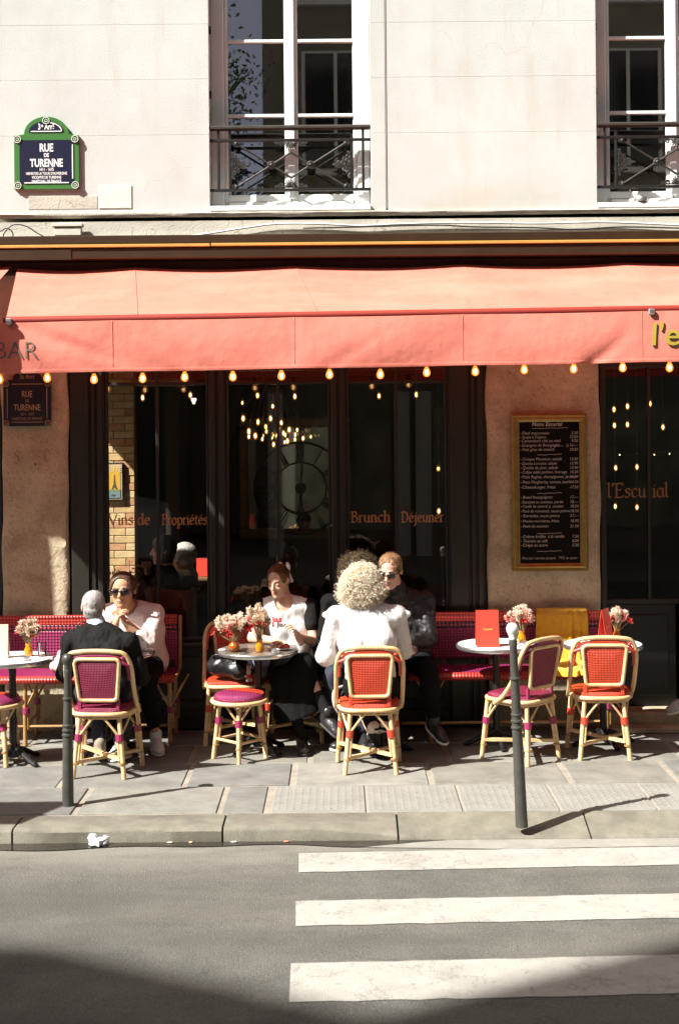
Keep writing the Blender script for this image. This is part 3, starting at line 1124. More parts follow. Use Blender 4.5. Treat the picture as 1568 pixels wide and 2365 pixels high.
# ---- lower front: pillars
def pillar(name, x0, x1, z0, z1, letters=None):
    m = MB()
    nu, nv = max(6, int((x1 - x0) / .03)), int((z1 - z0) / .035)
    ph = rng.uniform(0, 9)
    def f(u, v):
        x, z = x0 + (x1 - x0) * u, z0 + (z1 - z0) * v
        e = .0
        d = .006 * math.sin(z * 5 + ph) * math.sin(x * 9 + ph) + rng.uniform(-.0022, .0022)
        if u == 0 or u == 1:
            s = -1 if u == 0 else 1
            x += s * (-.012 + .012 * math.sin(z * 7 + ph + s) * math.sin(z * 3.1))
            d += .018
        jd = min(abs(z - q_) for q_ in (z0 + .62, z0 + 1.33, z0 + 1.93, 99))
        if jd < .014:
            d += .007
        return (x, -.012 + d, z)
    m.grid(f, nu, nv)
    m.f = [tuple(q) for q in m.f]
    o = obj(name, m, STONE, bld, 60)
    m = MB(); m.box(x0 + .016, x1 - .016, .004, TH, z0, z1); obj('pillar_core', m, STONE, o)
    return o
pl = pillar('stone_pillar', XL + .06, W(162, 1100).x, 0, 2.93)
pr = pillar('stone_pillar', W(1121, 1100).x, W(1388, 1100).x, 0, 2.93)
m = MB(); m.box(XL, XL + .058, .03, TH, 0, 2.93); obj('corner_post', m, DARKFRAME, bld)
# carved letters on the left pillar
m = MB()
p = W(36, 1070)
pen_text(m, 's', p.x, p.z, -.0235, .19, .03, .62)
p = W(104, 1066)
pen_text(m, 'c', p.x, p.z, -.0235, .19, .03, .62)
m.ball((W(84, 1072).x, -.02, W(84, 1072).z), .008, 6, 4)
obj('carved_lettering', m, mat('carved_dark', (.13, .09, .05), .9), pl)

# ---- shop windows
X = lambda q: W(q, 1180, .0).x
ZS = W(0, 1497, .0).z          # window sill height
ZH = 2.93
posts = [(162, 243), (483, 522), (765, 800), (1035, 1120)]
for (a, b) in posts:
    xa, xb = X(a) + .0, X(b)
    m = MB()
    m.box(xa + .001, xb - .001, .02, .13, 0.0, ZH - .001, .004)
    w_ = xb - xa
    if w_ > .2:
        m.box(xa + .015, xa + w_ * .55, -.012, .019, 0.0, ZH - .002, .005)
        m.box(xa + w_ * .62, xa + w_ * .74, .0, .019, 0.0, ZH - .002, .005)
        m.box(xa + w_ * .80, xa + w_ * .95, -.006, .019, 0.0, ZH - .002, .005)
    else:
        m.box(xa + .008, xa + w_ * .40, -.012, .019, 0.0, ZH - .002, .006)
        m.box(xb - w_ * .40, xb - .008, -.012, .019, 0.0, ZH - .002, .006)
    obj('shop_post', m, DARKFRAME, bld)
panes = [(243, 483, 363), (522, 765, 643), (800, 1035, 917)]
shopwins = []
for (a, b, c) in panes:
    xa, xb, xc = X(a), X(b), X(c)
    sw = link('shop_window', None, bld)
    shopwins.append(sw)
    m = MB()
    fr = .022
    zt = W(0, 893).z + .012
    for (p, q) in ((xa, xa + fr), (xb - fr, xb)):
        m.box(p + .001, q - .001, .03, .085, ZS + .035, ZH - .002, .004)
    m.box(xa + fr, xb - fr, .03, .085, ZS + .035, ZS + .07, .004)
    m.box(xa + fr, xb - fr, .034, .08, zt - .012, zt + .012, .004)
    m.box(xa + fr, xb - fr, .03, .085, ZH - .03, ZH - .002, .004)
    obj('window_frame', m, DARKFRAME, sw)
    m = MB()
    m.box(xc - .011, xc + .011, .036, .078, ZS + .071, zt - .0125, .003)
    m.box(xc - .011, xc + .011, .036, .078, zt + .0125, ZH - .031, .003)
    obj('mullion', m, DARKFRAME, sw)
    for (p, q) in ((xa + fr, xc - .011), (xc + .011, xb - fr)):
        for (z0, z1) in ((ZS + .07, zt - .012), (zt + .012, ZH - .03)):
            g = MB(); g.box(p - .003, q + .003, .055, .060, z0 - .003, z1 + .003); obj('glass_pane', g, GLASS_SHOP, sw)
    m = MB(); m.box(xa + .001, xb - .001, -.03, .1, ZS, ZS + .033, .006); obj('sill', m, DARKFRAME, sw)
    m = MB()
    m.box(xa + .001, xb - .001, .03, .11, .14, ZS - .001, .003)
    m.box(xa + .05, xb - .05, .018, .0295, .22, ZS - .08, .008)
    m.box(xa + .001, xb - .001, .005, .11, .0, .139, .005)
    obj('base_panel', m, DARKPANEL, sw)
for (s, q, sw, wid) in (('Vins de', (252, 1212), 0, 97), ('Propriétés', (374, 1212), 0, 107), ('Brunch', (810, 1206), 2, 93), ('Déjeuner', (926, 1206), 2, 100)):
    tot = sum(PEN['e' if ch == 'é' else ch][0] for ch in s)
    p = W(*q, .053)
    h = .104
    m = MB()
    pen_text(m, s, p.x, p.z, .0535, h, .11, wid / 299 / (tot * h))
    obj('lettering', m, LETTER_COPPER, shopwins[sw])
# header band over the windows
m = MB(); m.box(X(162), X(1120), .14, .3, 2.78, 2.929); obj('header', m, DARKFRAME, bld)
# curved door closer bracket near the top of the first window
m = MB(); c_ = W(413, 890, .0)
m.tube([(c_.x + .045 * math.cos(R(180 + 18 * i)), -.02, c_.z + .03 + .045 * math.sin(R(180 + 18 * i))) for i in range(11)], .005, 6)
obj('awning_hook', m, IRON, bld)

# ---- right entrance bay
ent = link('entrance_bay', None, bld)
xa, xb = X(1390), XR
m = MB()
m.box(xa + .002, xa + .045, .06, .14, .14, ZH - .002, .004)
m.box(xa + .045, xb, .06, .14, ZH - .16, ZH - .002, .004)
xm = W(1495, 1000, .1).x
m.box(xm - .012, xm + .012, .07, .12, .97, ZH - .161, .003)
m.box(xa + .045, 3.3, .07, .13, .93, .968, .004)
obj('entrance_frame', m, DARKFRAME, ent)
for (p, q) in ((xa + .045, xm - .012), (xm + .012, 3.3)):
    g = MB(); g.box(p - .002, q + .002, .095, .1, .966, ZH - .158); obj('glass_pane', g, GLASS_SHOP, ent)
m = MB()
m.box(xa + .046, 2.6, .07, .12, .141, .929, .004)
m.box(xa + .1, 2.54, .058, .0695, .22, .85, .006)
obj('lower_panel', m, mat('black_door_panel', (.007, .006, .005), .5), ent)
m = MB(); p = W(1402, 1149, .09)
pen_text(m, "l'Escurial", p.x, p.z, .0935, .135, .10, 1.02)
obj('lettering', m, mat('dull_copper_lettering', (.26, .12, .045), .5), ent)
m = MB()
m.box(2.02, XR, -.16, .35, 0.002, .135, .012)
m.box(2.02, XR, -.30, -.161, 0.002, .045, .008)
obj('doorstep', m, mat('worn_step_stone', (.42, .345, .235), .85, var=.25, vscale=8, bump=.3, bscale=80), ent)

# ---- cafe room behind the glass
m = MB()
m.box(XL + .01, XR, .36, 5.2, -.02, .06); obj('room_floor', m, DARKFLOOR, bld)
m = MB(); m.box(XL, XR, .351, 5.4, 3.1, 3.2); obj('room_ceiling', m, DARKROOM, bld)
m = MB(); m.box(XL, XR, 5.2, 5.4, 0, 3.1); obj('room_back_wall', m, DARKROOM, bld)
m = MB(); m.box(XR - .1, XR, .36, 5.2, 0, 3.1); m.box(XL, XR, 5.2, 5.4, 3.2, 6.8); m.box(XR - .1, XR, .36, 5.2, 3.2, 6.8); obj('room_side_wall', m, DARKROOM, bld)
m = MB()
m.box(XL, XL + .15, .351, .40, 0, 3.1)
m.box(XL, XL + .15, 1.0, 1.58, .8, 2.8)
m.box(XL, XL + .15, .40, 2.2, 0, .8)
m.box(XL, XL + .15, 1.0, 2.2, 2.80, 3.1)
m.box(XL, XL + .15, .40, 1.0, 3.04, 3.1)
m.box(XL, XL + .15, 2.2, 5.2, 0, 3.1)
m.box(XL, XL + .15, .351, 5.4, 3.2, 6.8)
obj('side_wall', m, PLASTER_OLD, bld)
# inner partition with the big gilt mirror
PY = 3.2
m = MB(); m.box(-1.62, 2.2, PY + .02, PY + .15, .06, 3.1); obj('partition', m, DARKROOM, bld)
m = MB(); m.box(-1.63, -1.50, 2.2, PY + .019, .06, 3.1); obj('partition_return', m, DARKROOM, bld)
# brick pier by the side window
bw = link('brick_wall', None, bld)
bx0, bx1, by = XL + .151, W(312, 1150, 2.2).x, 2.2
m = MB(); m.box(bx0, bx1 - .004, by + .01, by + .2, .06, 3.1); obj('mortar_bed', m, BRICKJOINT, bw)
meshes = {}
bh, bl = .064, .205
for r_ in range(46):
    z = .08 + r_ * (bh + .006)
    x = bx0 - (0 if r_ % 2 else bl * .5)
    while x < bx1 - .01:
        a, b = max(x, bx0 + .002), min(x + bl, bx1)
        if b - a > .03:
            key = (round(b - a, 3), rng.randint(3))
            if key not in meshes:
                mm = MB(); mm.box(0, b - a, 0, .03, 0, bh, .004); meshes[key] = mm.mesh('brick', BRICK_M[key[1]])
            o = link('brick', meshes[key], bw)
            o.location = (a, by - .012 + rng.uniform(-.003, .003), z)
        x += bl + .006
OPP_SHOP = mat('opposite_shop_front', (.22, .24, .19), .5, var=.85, vscale=1.1)
# ================================================================== ACROSS THE STREET (seen in reflections, casts the road shade)
def opposite(name, label, x0, x1, y0, y1, h, roof=None, shop=True):
    t = thing(name, label, 'building')
    m = MB(); m.box(x0, x1, y1, y0, -.05, h); obj('wall', m, OPP_WALL, t)
    wm = None
    nx = max(1, int((x1 - x0) / 2.6))
    for i in range(nx):
        cx = x0 + (x1 - x0) * (i + .5) / nx
        for f in range(1, int(h / 3.1)):
            if wm is None:
                mm = MB()
                mm.box(-.62, .62, -.01, .0, -.05, 2.15); mm.box(-.55, .55, .001, .03, 0, 2.1, 0, 1)
                mm.box(-.03, .03, .031, .05, 0, 2.1); mm.box(-.7, .7, .0, .14, -.14, -.051)
                wm = mm.mesh('window', [OPP_TRIM, OPP_GLASS])
            o = link('window', wm, t); o.location = (cx, y0 + .012, f * 3.1 + .9)
        if shop:
            m = MB(); m.box(cx - .95, cx + .95, y0 + .002, y0 + .05, .5, 2.7); obj('shop_glass', m, OPP_SHOP, t)
            m = MB(); m.box(cx - 1.28, cx - 1.0, y0 + .001, y0 + .12, 0, 3.0); m.box(cx + 1.0, cx + 1.28, y0 + .001, y0 + .12, 0, 3.0)
            obj('column', m, OPP_TRIM, t)
    if roof:
        m = MB(); m.prism(roof, y1, y0); obj('roof', m, ZINC, t)
    return t
OY = -14.0
opposite('stone_building', 'pale stone building opposite, mirrored dark in the upper window panes', -1.35, 44, OY, OY - 9, 19)
opposite('stone_building', 'tall stone building opposite whose roof shades the road at bottom right', -15.75, -11.4, OY, OY - 9, 20.1)
opposite('stone_building', 'stone building opposite with sloping roof that shades the road at bottom left', -44, -15.76, OY, OY - 9, 17.6,
         [(-44, 17.6), (-15.8, 17.6), (-15.8, 18.0), (-18.6, 19.55), (-21, 19.9), (-44, 19.9)])
m = MB(); m.box(-60, 60, -13.99, -9.6, RZ - .2, .03, .02)
obj('opposite_pavement', m, KERB, kind='structure')
# young street tree across the road
tr = thing('street_tree', 'young leafed street tree reflected in the upper left window panes', 'tree', (-2.75, -12.2, 0))
m = MB()
m.tube([(0, 0, -.05), (.05, 0, 2), (.0, .05, 4.5), (.1, 0, 7.5), (.2, 0, 12.5)], [.16, .13, .11, .08, .02], 9)
tips = []
for k in range(60):
    z = rng.uniform(4.0, 11)
    a = rng.uniform(0, 2 * PI)
    L = rng.uniform(1.0, 2.4) * (1 - (z - 4) / 11)
    p0 = Vector((.05, 0, z)); p1 = p0 + Vector((math.cos(a) * L * .5, math.sin(a) * L * .5, L * .35)); p2 = p0 + Vector((math.cos(a) * L, math.sin(a) * L, L * .9))
    m.tube([p0, p1, p2], [.035, .022, .008], 5)
    tips += [(p1, p2)]
obj('trunk', m, BARK, tr)
m = MB()
for (p1, p2) in tips:
    for k in range(90):
        p = p1.lerp(p2, rng.uniform(0, 1.1)) + Vector(rng.normal(0, .22, 3))
        d = Vector(rng.normal(0, 1, 3)).normalized(); e = d.orthogonal().normalized()
        s = rng.uniform(.03, .06)
        m.add([p - d * s, p + e * s * .5, p + d * s, p - e * s * .5], [(0, 1, 2, 3)])
obj('foliage', m, LEAF, tr, 180, kind='stuff')
TYRE = mat('tyre', (.02, .02, .02), .9)
t = thing('shadow_panel', 'unseen panel on a bent pole, added beyond the left edge to shade the kerb', 'shading panel', (-5.0, -2.45, 0))  # unseen panel added to cast the shadow on the pavement
m = MB(); m.tube([(0, 0, -.02), (0, 0, 2.3), (0, -.12, 2.55), (0, -.7, 2.62)], .038, 10); obj('pole', m, IRON, t)
m = MB(); m.prism([(-1.4, 2.16), (1.20, 2.16), (.62, 3.06), (-1.4, 3.06)], -1.13, -1.10); m.tube([(0, -.7, 2.62), (0, -1.1, 2.62)], .035, 8); obj('panel', m, ZINC, t)
opposite('stone_building', 'stone building across the side street at the left, out of the picture', -44, -11.5, 12, .5, 19)

# ================================================================== STREET SIGNS
def street_sign(label, q, arch, old=False):
    """q: left, right, top, bottom of the plate; arch: left, right, top"""
    t = thing('street_sign', label, 'street sign')
    y = -.012
    a, b = W(q[0], q[2]), W(q[1], q[3])
    cx = (a.x + b.x) / 2
    w, zt, zb = (b.x - a.x) / 2, (a.z + W(q[1], q[2]).z) / 2, (b.z + W(q[0], q[3]).z) / 2
    aw = (W(arch[1], 300).x - W(arch[0], 300).x) / 2
    ah = (arch[2]) / 298.7
    base, blue = (SIGN_OLD, SIGN_OLD) if old else (SIGN_GREEN, SIGN_BLUE)
    line = SIGN_OLDLINE if old else SIGN_WHITE
    def shape(ins):
        p = [(cx - w + ins, zb + ins), (cx + w - ins, zb + ins), (cx + w - ins, zt - ins)]
        k = ins * .9
        if not old:
            p += [(cx + aw * (1 - .25 * (i > 9)) * 1.0 * math.cos(R(180 * i / 16)) * (1 - k / aw), zt + (ah - k) * math.sin(R(180 * i / 16))) for i in range(17)]
        p += [(cx - w + ins, zt - ins)]
        return p
    poly = [(cx - w, zb), (cx + w, zb), (cx + w, zt)] + [(cx + aw * math.cos(R(180 * i / 18)), zt + .012 + (ah - .012) * math.sin(R(180 * i / 18))) for i in range(19)] + [(cx - w, zt)]
    m = MB(); m.prism(poly, y - .012, y + .012); obj('plate', m, base, t, 30)
    ins = .042
    if not old:
        m = MB()
        m.box(cx - w + ins, cx + w - ins, y - .0155, y - .012, zb + ins, zt - ins * .8)
        arc_ = [(cx + (aw - ins * .9) * math.cos(R(180 * i / 18)), zt + .028 + (ah - .028 - ins * .85) * math.sin(R(180 * i / 18))) for i in range(19)]
        m.prism(arc_, y - .0155, y - .012)
        obj('panel', m, SIGN_BLUE, t, 30)
    m = MB()
    yy0, yy1 = y - .0185, y - .0156
    e = .004
    if old:
        yy0, yy1 = y - .0145, y - .0121
        e = .0025
        ins = .024
    x0, x1, z0, z1 = cx - w + ins + .006, cx + w - ins - .006, zb + ins + .006, zt - ins * .8 - .006
    m.box(x0 + .03, x1 - .03, yy0, yy1, z0 - e, z0 + e)
    if old:
        m.box(x0 + .03, x1 - .03, yy0, yy1, z1 - e, z1 + e); m.box(x0 - e, x0 + e, yy0, yy1, z0 + .03, z1 - .03)
    m.box(x1 - e, x1 + e, yy0, yy1, z0 + .03, z1 - .03)
    if not old:
        za = zt + .03
        m.box(cx - aw + ins + .012, cx + aw - ins - .012, yy0, yy1, za - .001, za + .006)
        rr, rh = aw - ins * .9 - .012, ah - .028 - ins * .85 - .012
        for i in range(14):
            a0, a1 = R(82 * i / 14), R(82 * (i + 1) / 14)
            P = lambda a, k: (cx + (rr - k) * math.cos(a), yy0, zt + .034 + (rh - k) * math.sin(a))
            m.add([P(a0, 0), P(a1, 0), P(a1, .008), P(a0, .008)], [(0, 1, 2, 3)])
    obj('border_line', m, line, t)
    bo = .028 if not old else .022
    bosses = [(cx - w + bo, zb + bo), (cx + w - bo, zb + bo), (cx - w + bo, zt - bo), (cx + w - bo, zt - bo)] + ([] if old else [(cx, zt + ah - bo - .004)])
    for (bx, bz) in bosses:
        k = MB()
        k.lathe([(.03, .0), (.03, .010), (.024, .013), (.02, .009), (.013, .009), (.009, .016), (.003, .018)], 16)
        s = 1.0 if not old else .85
        m = MB(); m2 = MB()
        m.add([(bx + p[0] * s, y - .012 - p[2] * .6, bz + p[1] * s) for p in k.v], k.f)
        m2.tube([(bx + .0255 * s * math.cos(2 * PI * i / 20), y - .0205, bz + .0255 * s * math.sin(2 * PI * i / 20)) for i in range(20)], .0028, 5, closed=True)
        m2.tube([(bx + .011 * s * math.cos(2 * PI * i / 12), y - .0215, bz + .011 * s * math.sin(2 * PI * i / 12)) for i in range(12)], .0022, 5, closed=True)
        bs_ = obj('boss', m, base, t)
        obj('boss_ring', m2, line, bs_)
    m = MB()
    H = zt - zb
    yt = y - (.0145 if old else .0175)
    L = [('RUE', .705, .084, .70, .0028), ('DE', .60, .042, .75, .0014), ('TURENNE', .42, .084, .67, .0028)] if not old else \
        [('RUE', .64, .068, .68, .0008), ('DE', .52, .034, .7, 0), ('TURENNE', .345, .068, .68, .0008), ('1611 - 1675', .235, .030, .7, 0), ('MARÉCHAL DE FRANCE', .135, .030, .72, 0)]
    if not old:
        L += [('1611 - 1675', .342, .031, .75, .0008), ("HENRI DE LA TOUR D'AUVERGNE", .268, .029, .72, .0007), ('VICOMTE DE TURENNE', .195, .029, .74, .0007), ('MARÉCHAL DE FRANCE', .122, .029, .74, .0007)]
    for (s, v, size, sx, bold) in L:
        put_text(m, s, cx, zb + H * v, yt, size, sx, bold=bold)
    if not old:
        put_text(m, '3', cx - .052, zt + .048, yt, .062, .68, bold=.002); put_text(m, 'e', cx - .030, zt + .066, yt, .04, .7, bold=.0012)
        put_text(m, 'Arr', cx + .018, zt + .048, yt, .062, .68, bold=.002); put_text(m, 't', cx + .056, zt + .066, yt, .042, .7, bold=.0012)
        m.box(cx + .051, cx + .061, yt - .0005, yt, zt + .050, zt + .056)
    else:
        put_text(m, '3e Arrt', cx - .0, zt + .014, yt, .055, .68)
    obj('lettering', m, line, t)
    return t
street_sign('green and navy enamel street sign with arched top on the cream upper wall', (35, 185, 315, 438), (58, 161, 44))
ss = street_sign('older dark street sign on the left stone pillar half under the awning', (12, 122, 880, 984), (35, 100, 26), old=True)
for ch in ss.children:
    ch.location.y = -.025

# junction box, cables, metal pot
t = thing('junction_box', 'pale plastic junction box on the wall above the awning', 'junction box')
a, b = W(131, 548), W(193, 528)
m = MB(); m.box(a.x, b.x, -.085, -.026, a.z, b.z, .005); obj('box', m, BOXGREY, t)
a, b = W(126, 528), W(197, 519)
m = MB(); m.box(a.x, b.x, -.095, -.024, a.z, b.z, .005); obj('lid', m, BOXGREY, t)
def cable(name, label, qs, r, m_, y=-.03):
    pts = [W(*q, y) for q in qs]
    out = []
    for i in range(len(pts) - 1):
        p0, p1, p2, p3 = pts[max(i - 1, 0)], pts[i], pts[i + 1], pts[min(i + 2, len(pts) - 1)]
        for k in range(6):
            u = k / 6
            out.append(.5 * ((2 * p1) + (p2 - p0) * u + (2 * p0 - 5 * p1 + 4 * p2 - p3) * u * u + (3 * p1 - p0 - 3 * p2 + p3) * u ** 3))
    out.append(pts[-1])
    mm = MB(); mm.tube(out, r, 7)
    o = obj(name, mm, m_, None, 180)
    return tag(o, label, 'cable')
cable('white_cable', 'white cable running along the wall just above the awning casing', [(300, 549), (420, 546), (490, 538), (560, 527), (640, 517), (740, 517), (830, 521), (930, 517), (1080, 514), (1240, 516), (1400, 513), (1570, 520), (1640, 522)], .0085, CABLE_WHITE)
cable('grey_cable', 'thin grey cable sagging under the white cable at the right', [(700, 527), (830, 524), (1000, 520), (1100, 524), (1240, 526), (1330, 530), (1440, 524), (1600, 528)], .006, CABLE_BLACK, -.034)
cable('black_cable', 'black cable looped at the left end of the wall beside the junction box', [(-20, 545), (2, 534), (16, 527), (28, 534), (30, 546), (12, 550), (10, 540), (30, 520), (60, 522), (90, 540), (108, 549)], .005, CABLE_BLACK, -.05)
t = thing('metal_pot', 'small dented metal pot on the right window sill', 'pot', W(1480, 468, .02))
m = MB(); m.lathe([(.02, .0), (.05, .004), (.056, .025), (.05, .042), (.035, .052), (.038, .056), (.03, .056), (.025, .05)], 16); obj('bowl', m, ALU, t)
m = MB(); m.tube([(-.05, 0, .03), (-.07, 0, .05), (-.09, -.01, .1)], .006, 6); obj('handle', m, ALU, t)
for ch in t.children:
    ch.location.z = 0
t.location.z = ZL + .046

# ================================================================== AWNING
AY, BAR, VB = -1.2, 3.10, 2.735
TILT = .0085
aw = thing('awning', 'long coral red fabric awning across the cafe front', 'awning')
# casing against the wall
m = MB(); m.box(XL - .3, XR, -.26, -.03, 3.725, 3.79, .006); obj('casing', m, BRONZE, aw)
m = MB(); m.box(XL - .3, W(487, 570, -.2).x, -.266, -.03, 3.70, 3.722, .003); m.box(W(490, 570, -.2).x, XR, -.266, -.03, 3.702, 3.724, .003); obj('trim_strip', m, YELLOWSTRIP, aw)
m = MB(); m.box(XL - .3, XR, -.25, -.03, 3.615, 3.697, .008); m.box(XL - .3, W(168, 590, -.2).x, -.256, -.2505, 3.61, 3.69); obj('gutter', m, BRONZE, aw)
m = MB(); m.box(XL - .3, XR, -.125, -.005, 3.52, 3.612, .01); obj('roller_shadow', m, mat('roller_shadow_black', (.012, .005, .003), .9), aw)  # near-black paints in the shadow gap between casing and canopy
seamq = [310, 682, 1066, 1440]
seams = [W(q, 610, -.15).x for q in seamq]
xl0, xl1 = W(38, 612, -.15).x, W(16, 738, AY).x
def canopy(u, v):
    x = (xl0 + (xl1 - xl0) * v) + (XR - xl0) * u
    # sag between the seams
    k = 0
    xs = [xl0] + seams + [XR]
    for i in range(len(xs) - 1):
        if xs[i] <= x <= xs[i + 1]:
            s_ = (x - xs[i]) / (xs[i + 1] - xs[i])
            k = math.sin(PI * s_)
    sag = .020 * k * math.sin(PI * min(1, v * 1.0 + .18)) + .012 * k * (1 - v)
    y = -.10 + (AY + .10) * v
    z = 3.575 + (BAR + .02 - 3.575) * v - sag + TILT * x * v
    z += .003 * math.sin(x * 9 + v * 5) * math.sin(v * PI)
    return (x, y, z)
m = MB(); m.grid(canopy, 150, 18); cn = obj('canopy', m, CANOPY, aw, 180)
for sx in seams:
    mm = MB()
    u = (sx - xl0) / (XR - xl0)
    mm.tube([Vector(canopy(u, v / 14)) + Vector((0, 0, .0015)) for v in range(15)], .0025, 5)
    obj('seam', mm, CANOPY, cn, 180)
m = MB(); m.tube([(xl1 - .02, AY + .006, BAR - .006 + TILT * xl1), (XR, AY + .006, BAR - .006 + TILT * XR)], .026, 12); obj('front_bar', m, AWN_TRIM, aw)
vxs = [-3.2] + [W(q, 800, AY).x for q in (262, 680, 1068, 1480)] + [XR]
def valance(u, v):
    x = -3.2 + (XR + 3.2) * u
    k = 0
    for i in range(len(vxs) - 1):
        if vxs[i] <= x <= vxs[i + 1]:
            k = (x - vxs[i]) / (vxs[i + 1] - vxs[i])
    z0, z1 = BAR - .018 + TILT * x, VB + TILT * x
    z = z0 + (z1 - z0) * v
    # pulled folds fanning from the bracket ends, gentle belly
    y = AY - .022 - .018 * math.sin(PI * v) * math.sin(PI * k) - .006 * math.sin(x * 3.1 + v * 2)
    d = x - xl1
    y += .016 * math.exp(-((d - .10 - v * .75) / .12) ** 2) * math.sin(PI * min(1, v * 1.15)) * (1 if d > -.1 else 0)
    y += .006 * math.sin((d - v * .55) * 17) * math.exp(-abs(d - .3)) * v
    e = W(1475, 800, AY).x - x
    y += .018 * math.exp(-((e - .05 - .28 * v * v) / .06) ** 2) * v
    for c_, s_ in ((.95, .5), (2.45, -.6), (3.3, .4)):
        y += .007 * math.exp(-((x + 2.3 - c_ - s_ * (v - .6)) / .07) ** 2) * v
    z -= .004 * math.sin(PI * k)
    return (x, y, z)
m = MB(); m.grid(valance, 240, 16); va = obj('valance', m, VALANCE, aw, 180)
m = MB()
def hem(u, v):
    p = valance(u, .93 + .075 * v)
    return (p[0], p[1] - .0035 - .0015 * math.sin(PI * v), p[2])
m.grid(hem, 240, 3); obj('hem', m, VALANCE, va, 180)
for sx in vxs[1:-1]:
    mm = MB(); u = (sx + 3.2) / (XR + 3.2)
    mm.tube([Vector(valance(u, v / 14)) + Vector((0, -.001, 0)) for v in range(15)], .0025, 5)
    obj('seam', mm, VALANCE, va, 180)
for q in ((22, 742), (1503, 720)):
    p = W(*q, AY - .03)
    m = MB(); m.box(p.x - .02, p.x + .02, AY - .05, AY + .02, p.z - .02, p.z + .02, .006); m.tube([(p.x, AY - .03, p.z), (p.x, AY - .03, p.z - .03)], .008, 8)
    m.tube([(p.x, AY + .01, p.z - .02), (p.x + .1, -.08, 3.38)], .014, 8)
    obj('bracket', m, ALU, aw)
# lettering on the valance
def on_valance(mb_, off):
    out = []
    for p in mb_.v:
        u = (p[0] + 3.2) / (XR + 3.2)
        za, zb_ = BAR - .018 + TILT * p[0], VB + TILT * p[0]
        q_ = valance(u, min(1, max(0, (za - p[2]) / (za - zb_))))
        out.append((p[0], q_[1] - off, p[2]))
    mb_.v = out
    return mb_
m = MB(); p = W(-14, 829, AY - .035)
put_text(m, 'BAR', p.x, p.z, AY - .038, .175, .95, align='LEFT', bold=-.004)
put_text(m, 'BAR', p.x + .003, p.z - .002, AY, .175, .95, align='LEFT', bold=-.003)
obj('lettering', on_valance(m, .006), LETTER_GREY, va)
m = MB(); p = W(1500, 797, AY - .03)
put_text(m, "l'escurial", p.x, p.z, AY - .040, .22, 1.05, align='LEFT', bold=.002, shear=.06)
obj('lettering', on_valance(m, .0075), LETTER_GOLD, va)
m = MB()
put_text(m, "l'escurial", p.x + .008, p.z - .012, AY - .0375, .22, 1.05, align='LEFT', bold=.003, shear=.06)
obj('lettering_shade', on_valance(m, .0055), LETTER_SHADE, va)
# corner awning at the left, reaching further out
ca = thing('awning', 'coral red corner awning reaching further out at the left edge', 'awning')
def cc(u, v):
    return (-3.80 + 1.31 * u, -.12 - 1.30 * v, 3.58 - .17 * min(1, v / .34) - .08 * max(0, (v - .34) / .66) - .015 * math.sin(PI * u))
m = MB(); m.grid(cc, 20, 10); obj('canopy', m, CANOPY, ca, 180)
m = MB(); m.grid(lambda u, v: (-3.80 + 1.31 * u, -1.42 - .01 * math.sin(u * 9) * v, 3.33 - .36 * v), 20, 8); obj('valance', m, VALANCE, ca, 180)
m = MB(); m.tube([(-3.82, -1.41, 3.335), (-2.48, -1.41, 3.335)], .024, 10); obj('front_bar', m, AWN_TRIM, ca)
m = MB(); m.box(-3.8, XL - .31, -.25, -.03, 3.6, 3.72, .01); obj('casing', m, BRONZE, ca)

na = thing('awning', 'coral red awning added out of view to shade the left stone pillar', 'awning')  # unseen awning added to leave only a lit sliver on the pillar
m = MB(); m.grid(lambda u, v: (-6.6 + 2.83 * u, -.15 - .85 * v, 3.75 - .25 * v), 16, 6); obj('canopy', m, CANOPY, na, 180)
m = MB(); m.grid(lambda u, v: (-6.6 + 2.62 * u + .05 * v * u, -1.0, 3.49 - 1.2 * v), 16, 6); obj('valance', m, VALANCE, na, 180)
m = MB(); m.tube([(-6.6, -.99, 3.49), (-3.9, -.99, 3.49)], .024, 10); obj('front_bar', m, AWN_TRIM, na)
# low building and pale van across the street
lb = thing('low_building', 'low building at the back of the gap across the street, mirrored in the glass', 'building')
m = MB(); m.box(-16, -1.3, -26, -20, 0, 5.0); obj('wall', m, OPP_WALL, lb)
m = MB(); m.box(-16.2, -1.3, -26.2, -19.8, 5.0, 5.15); obj('roof', m, ZINC, lb)
van = thing('parked_van', 'pale van parked across the street, mirrored in the left shop window', 'van', (-5.3, -12.0, RZ))
VANP = mat('van_paint', (.62, .64, .66), .35, coat=.4)
m = MB(); m.prism([(-2.5, .35), (2.45, .35), (2.5, .9), (2.35, 1.15), (1.75, 1.3), (1.2, 2.05), (.9, 2.22), (-2.4, 2.25), (-2.5, 2.1)], -.95, .95); obj('body', m, VANP, van)
m = MB(); m.prism([(1.62, 1.33), (1.12, 2.0), (.3, 2.0), (.3, 1.33)], .9505, .956); obj('side_window', m, OPP_GLASS, van)
for sx in (-1.6, 1.6):
    for sy in (-.86, .86):
        m = MB(); m.lathe([(.1, -.1), (.32, -.1), (.34, -.06), (.34, .06), (.32, .1), (.1, .1)], 18)
        m.v = [(sx + p[0], sy + p[2], .34 + p[1]) for p in m.v]
        obj('wheel', m, TYRE, van)

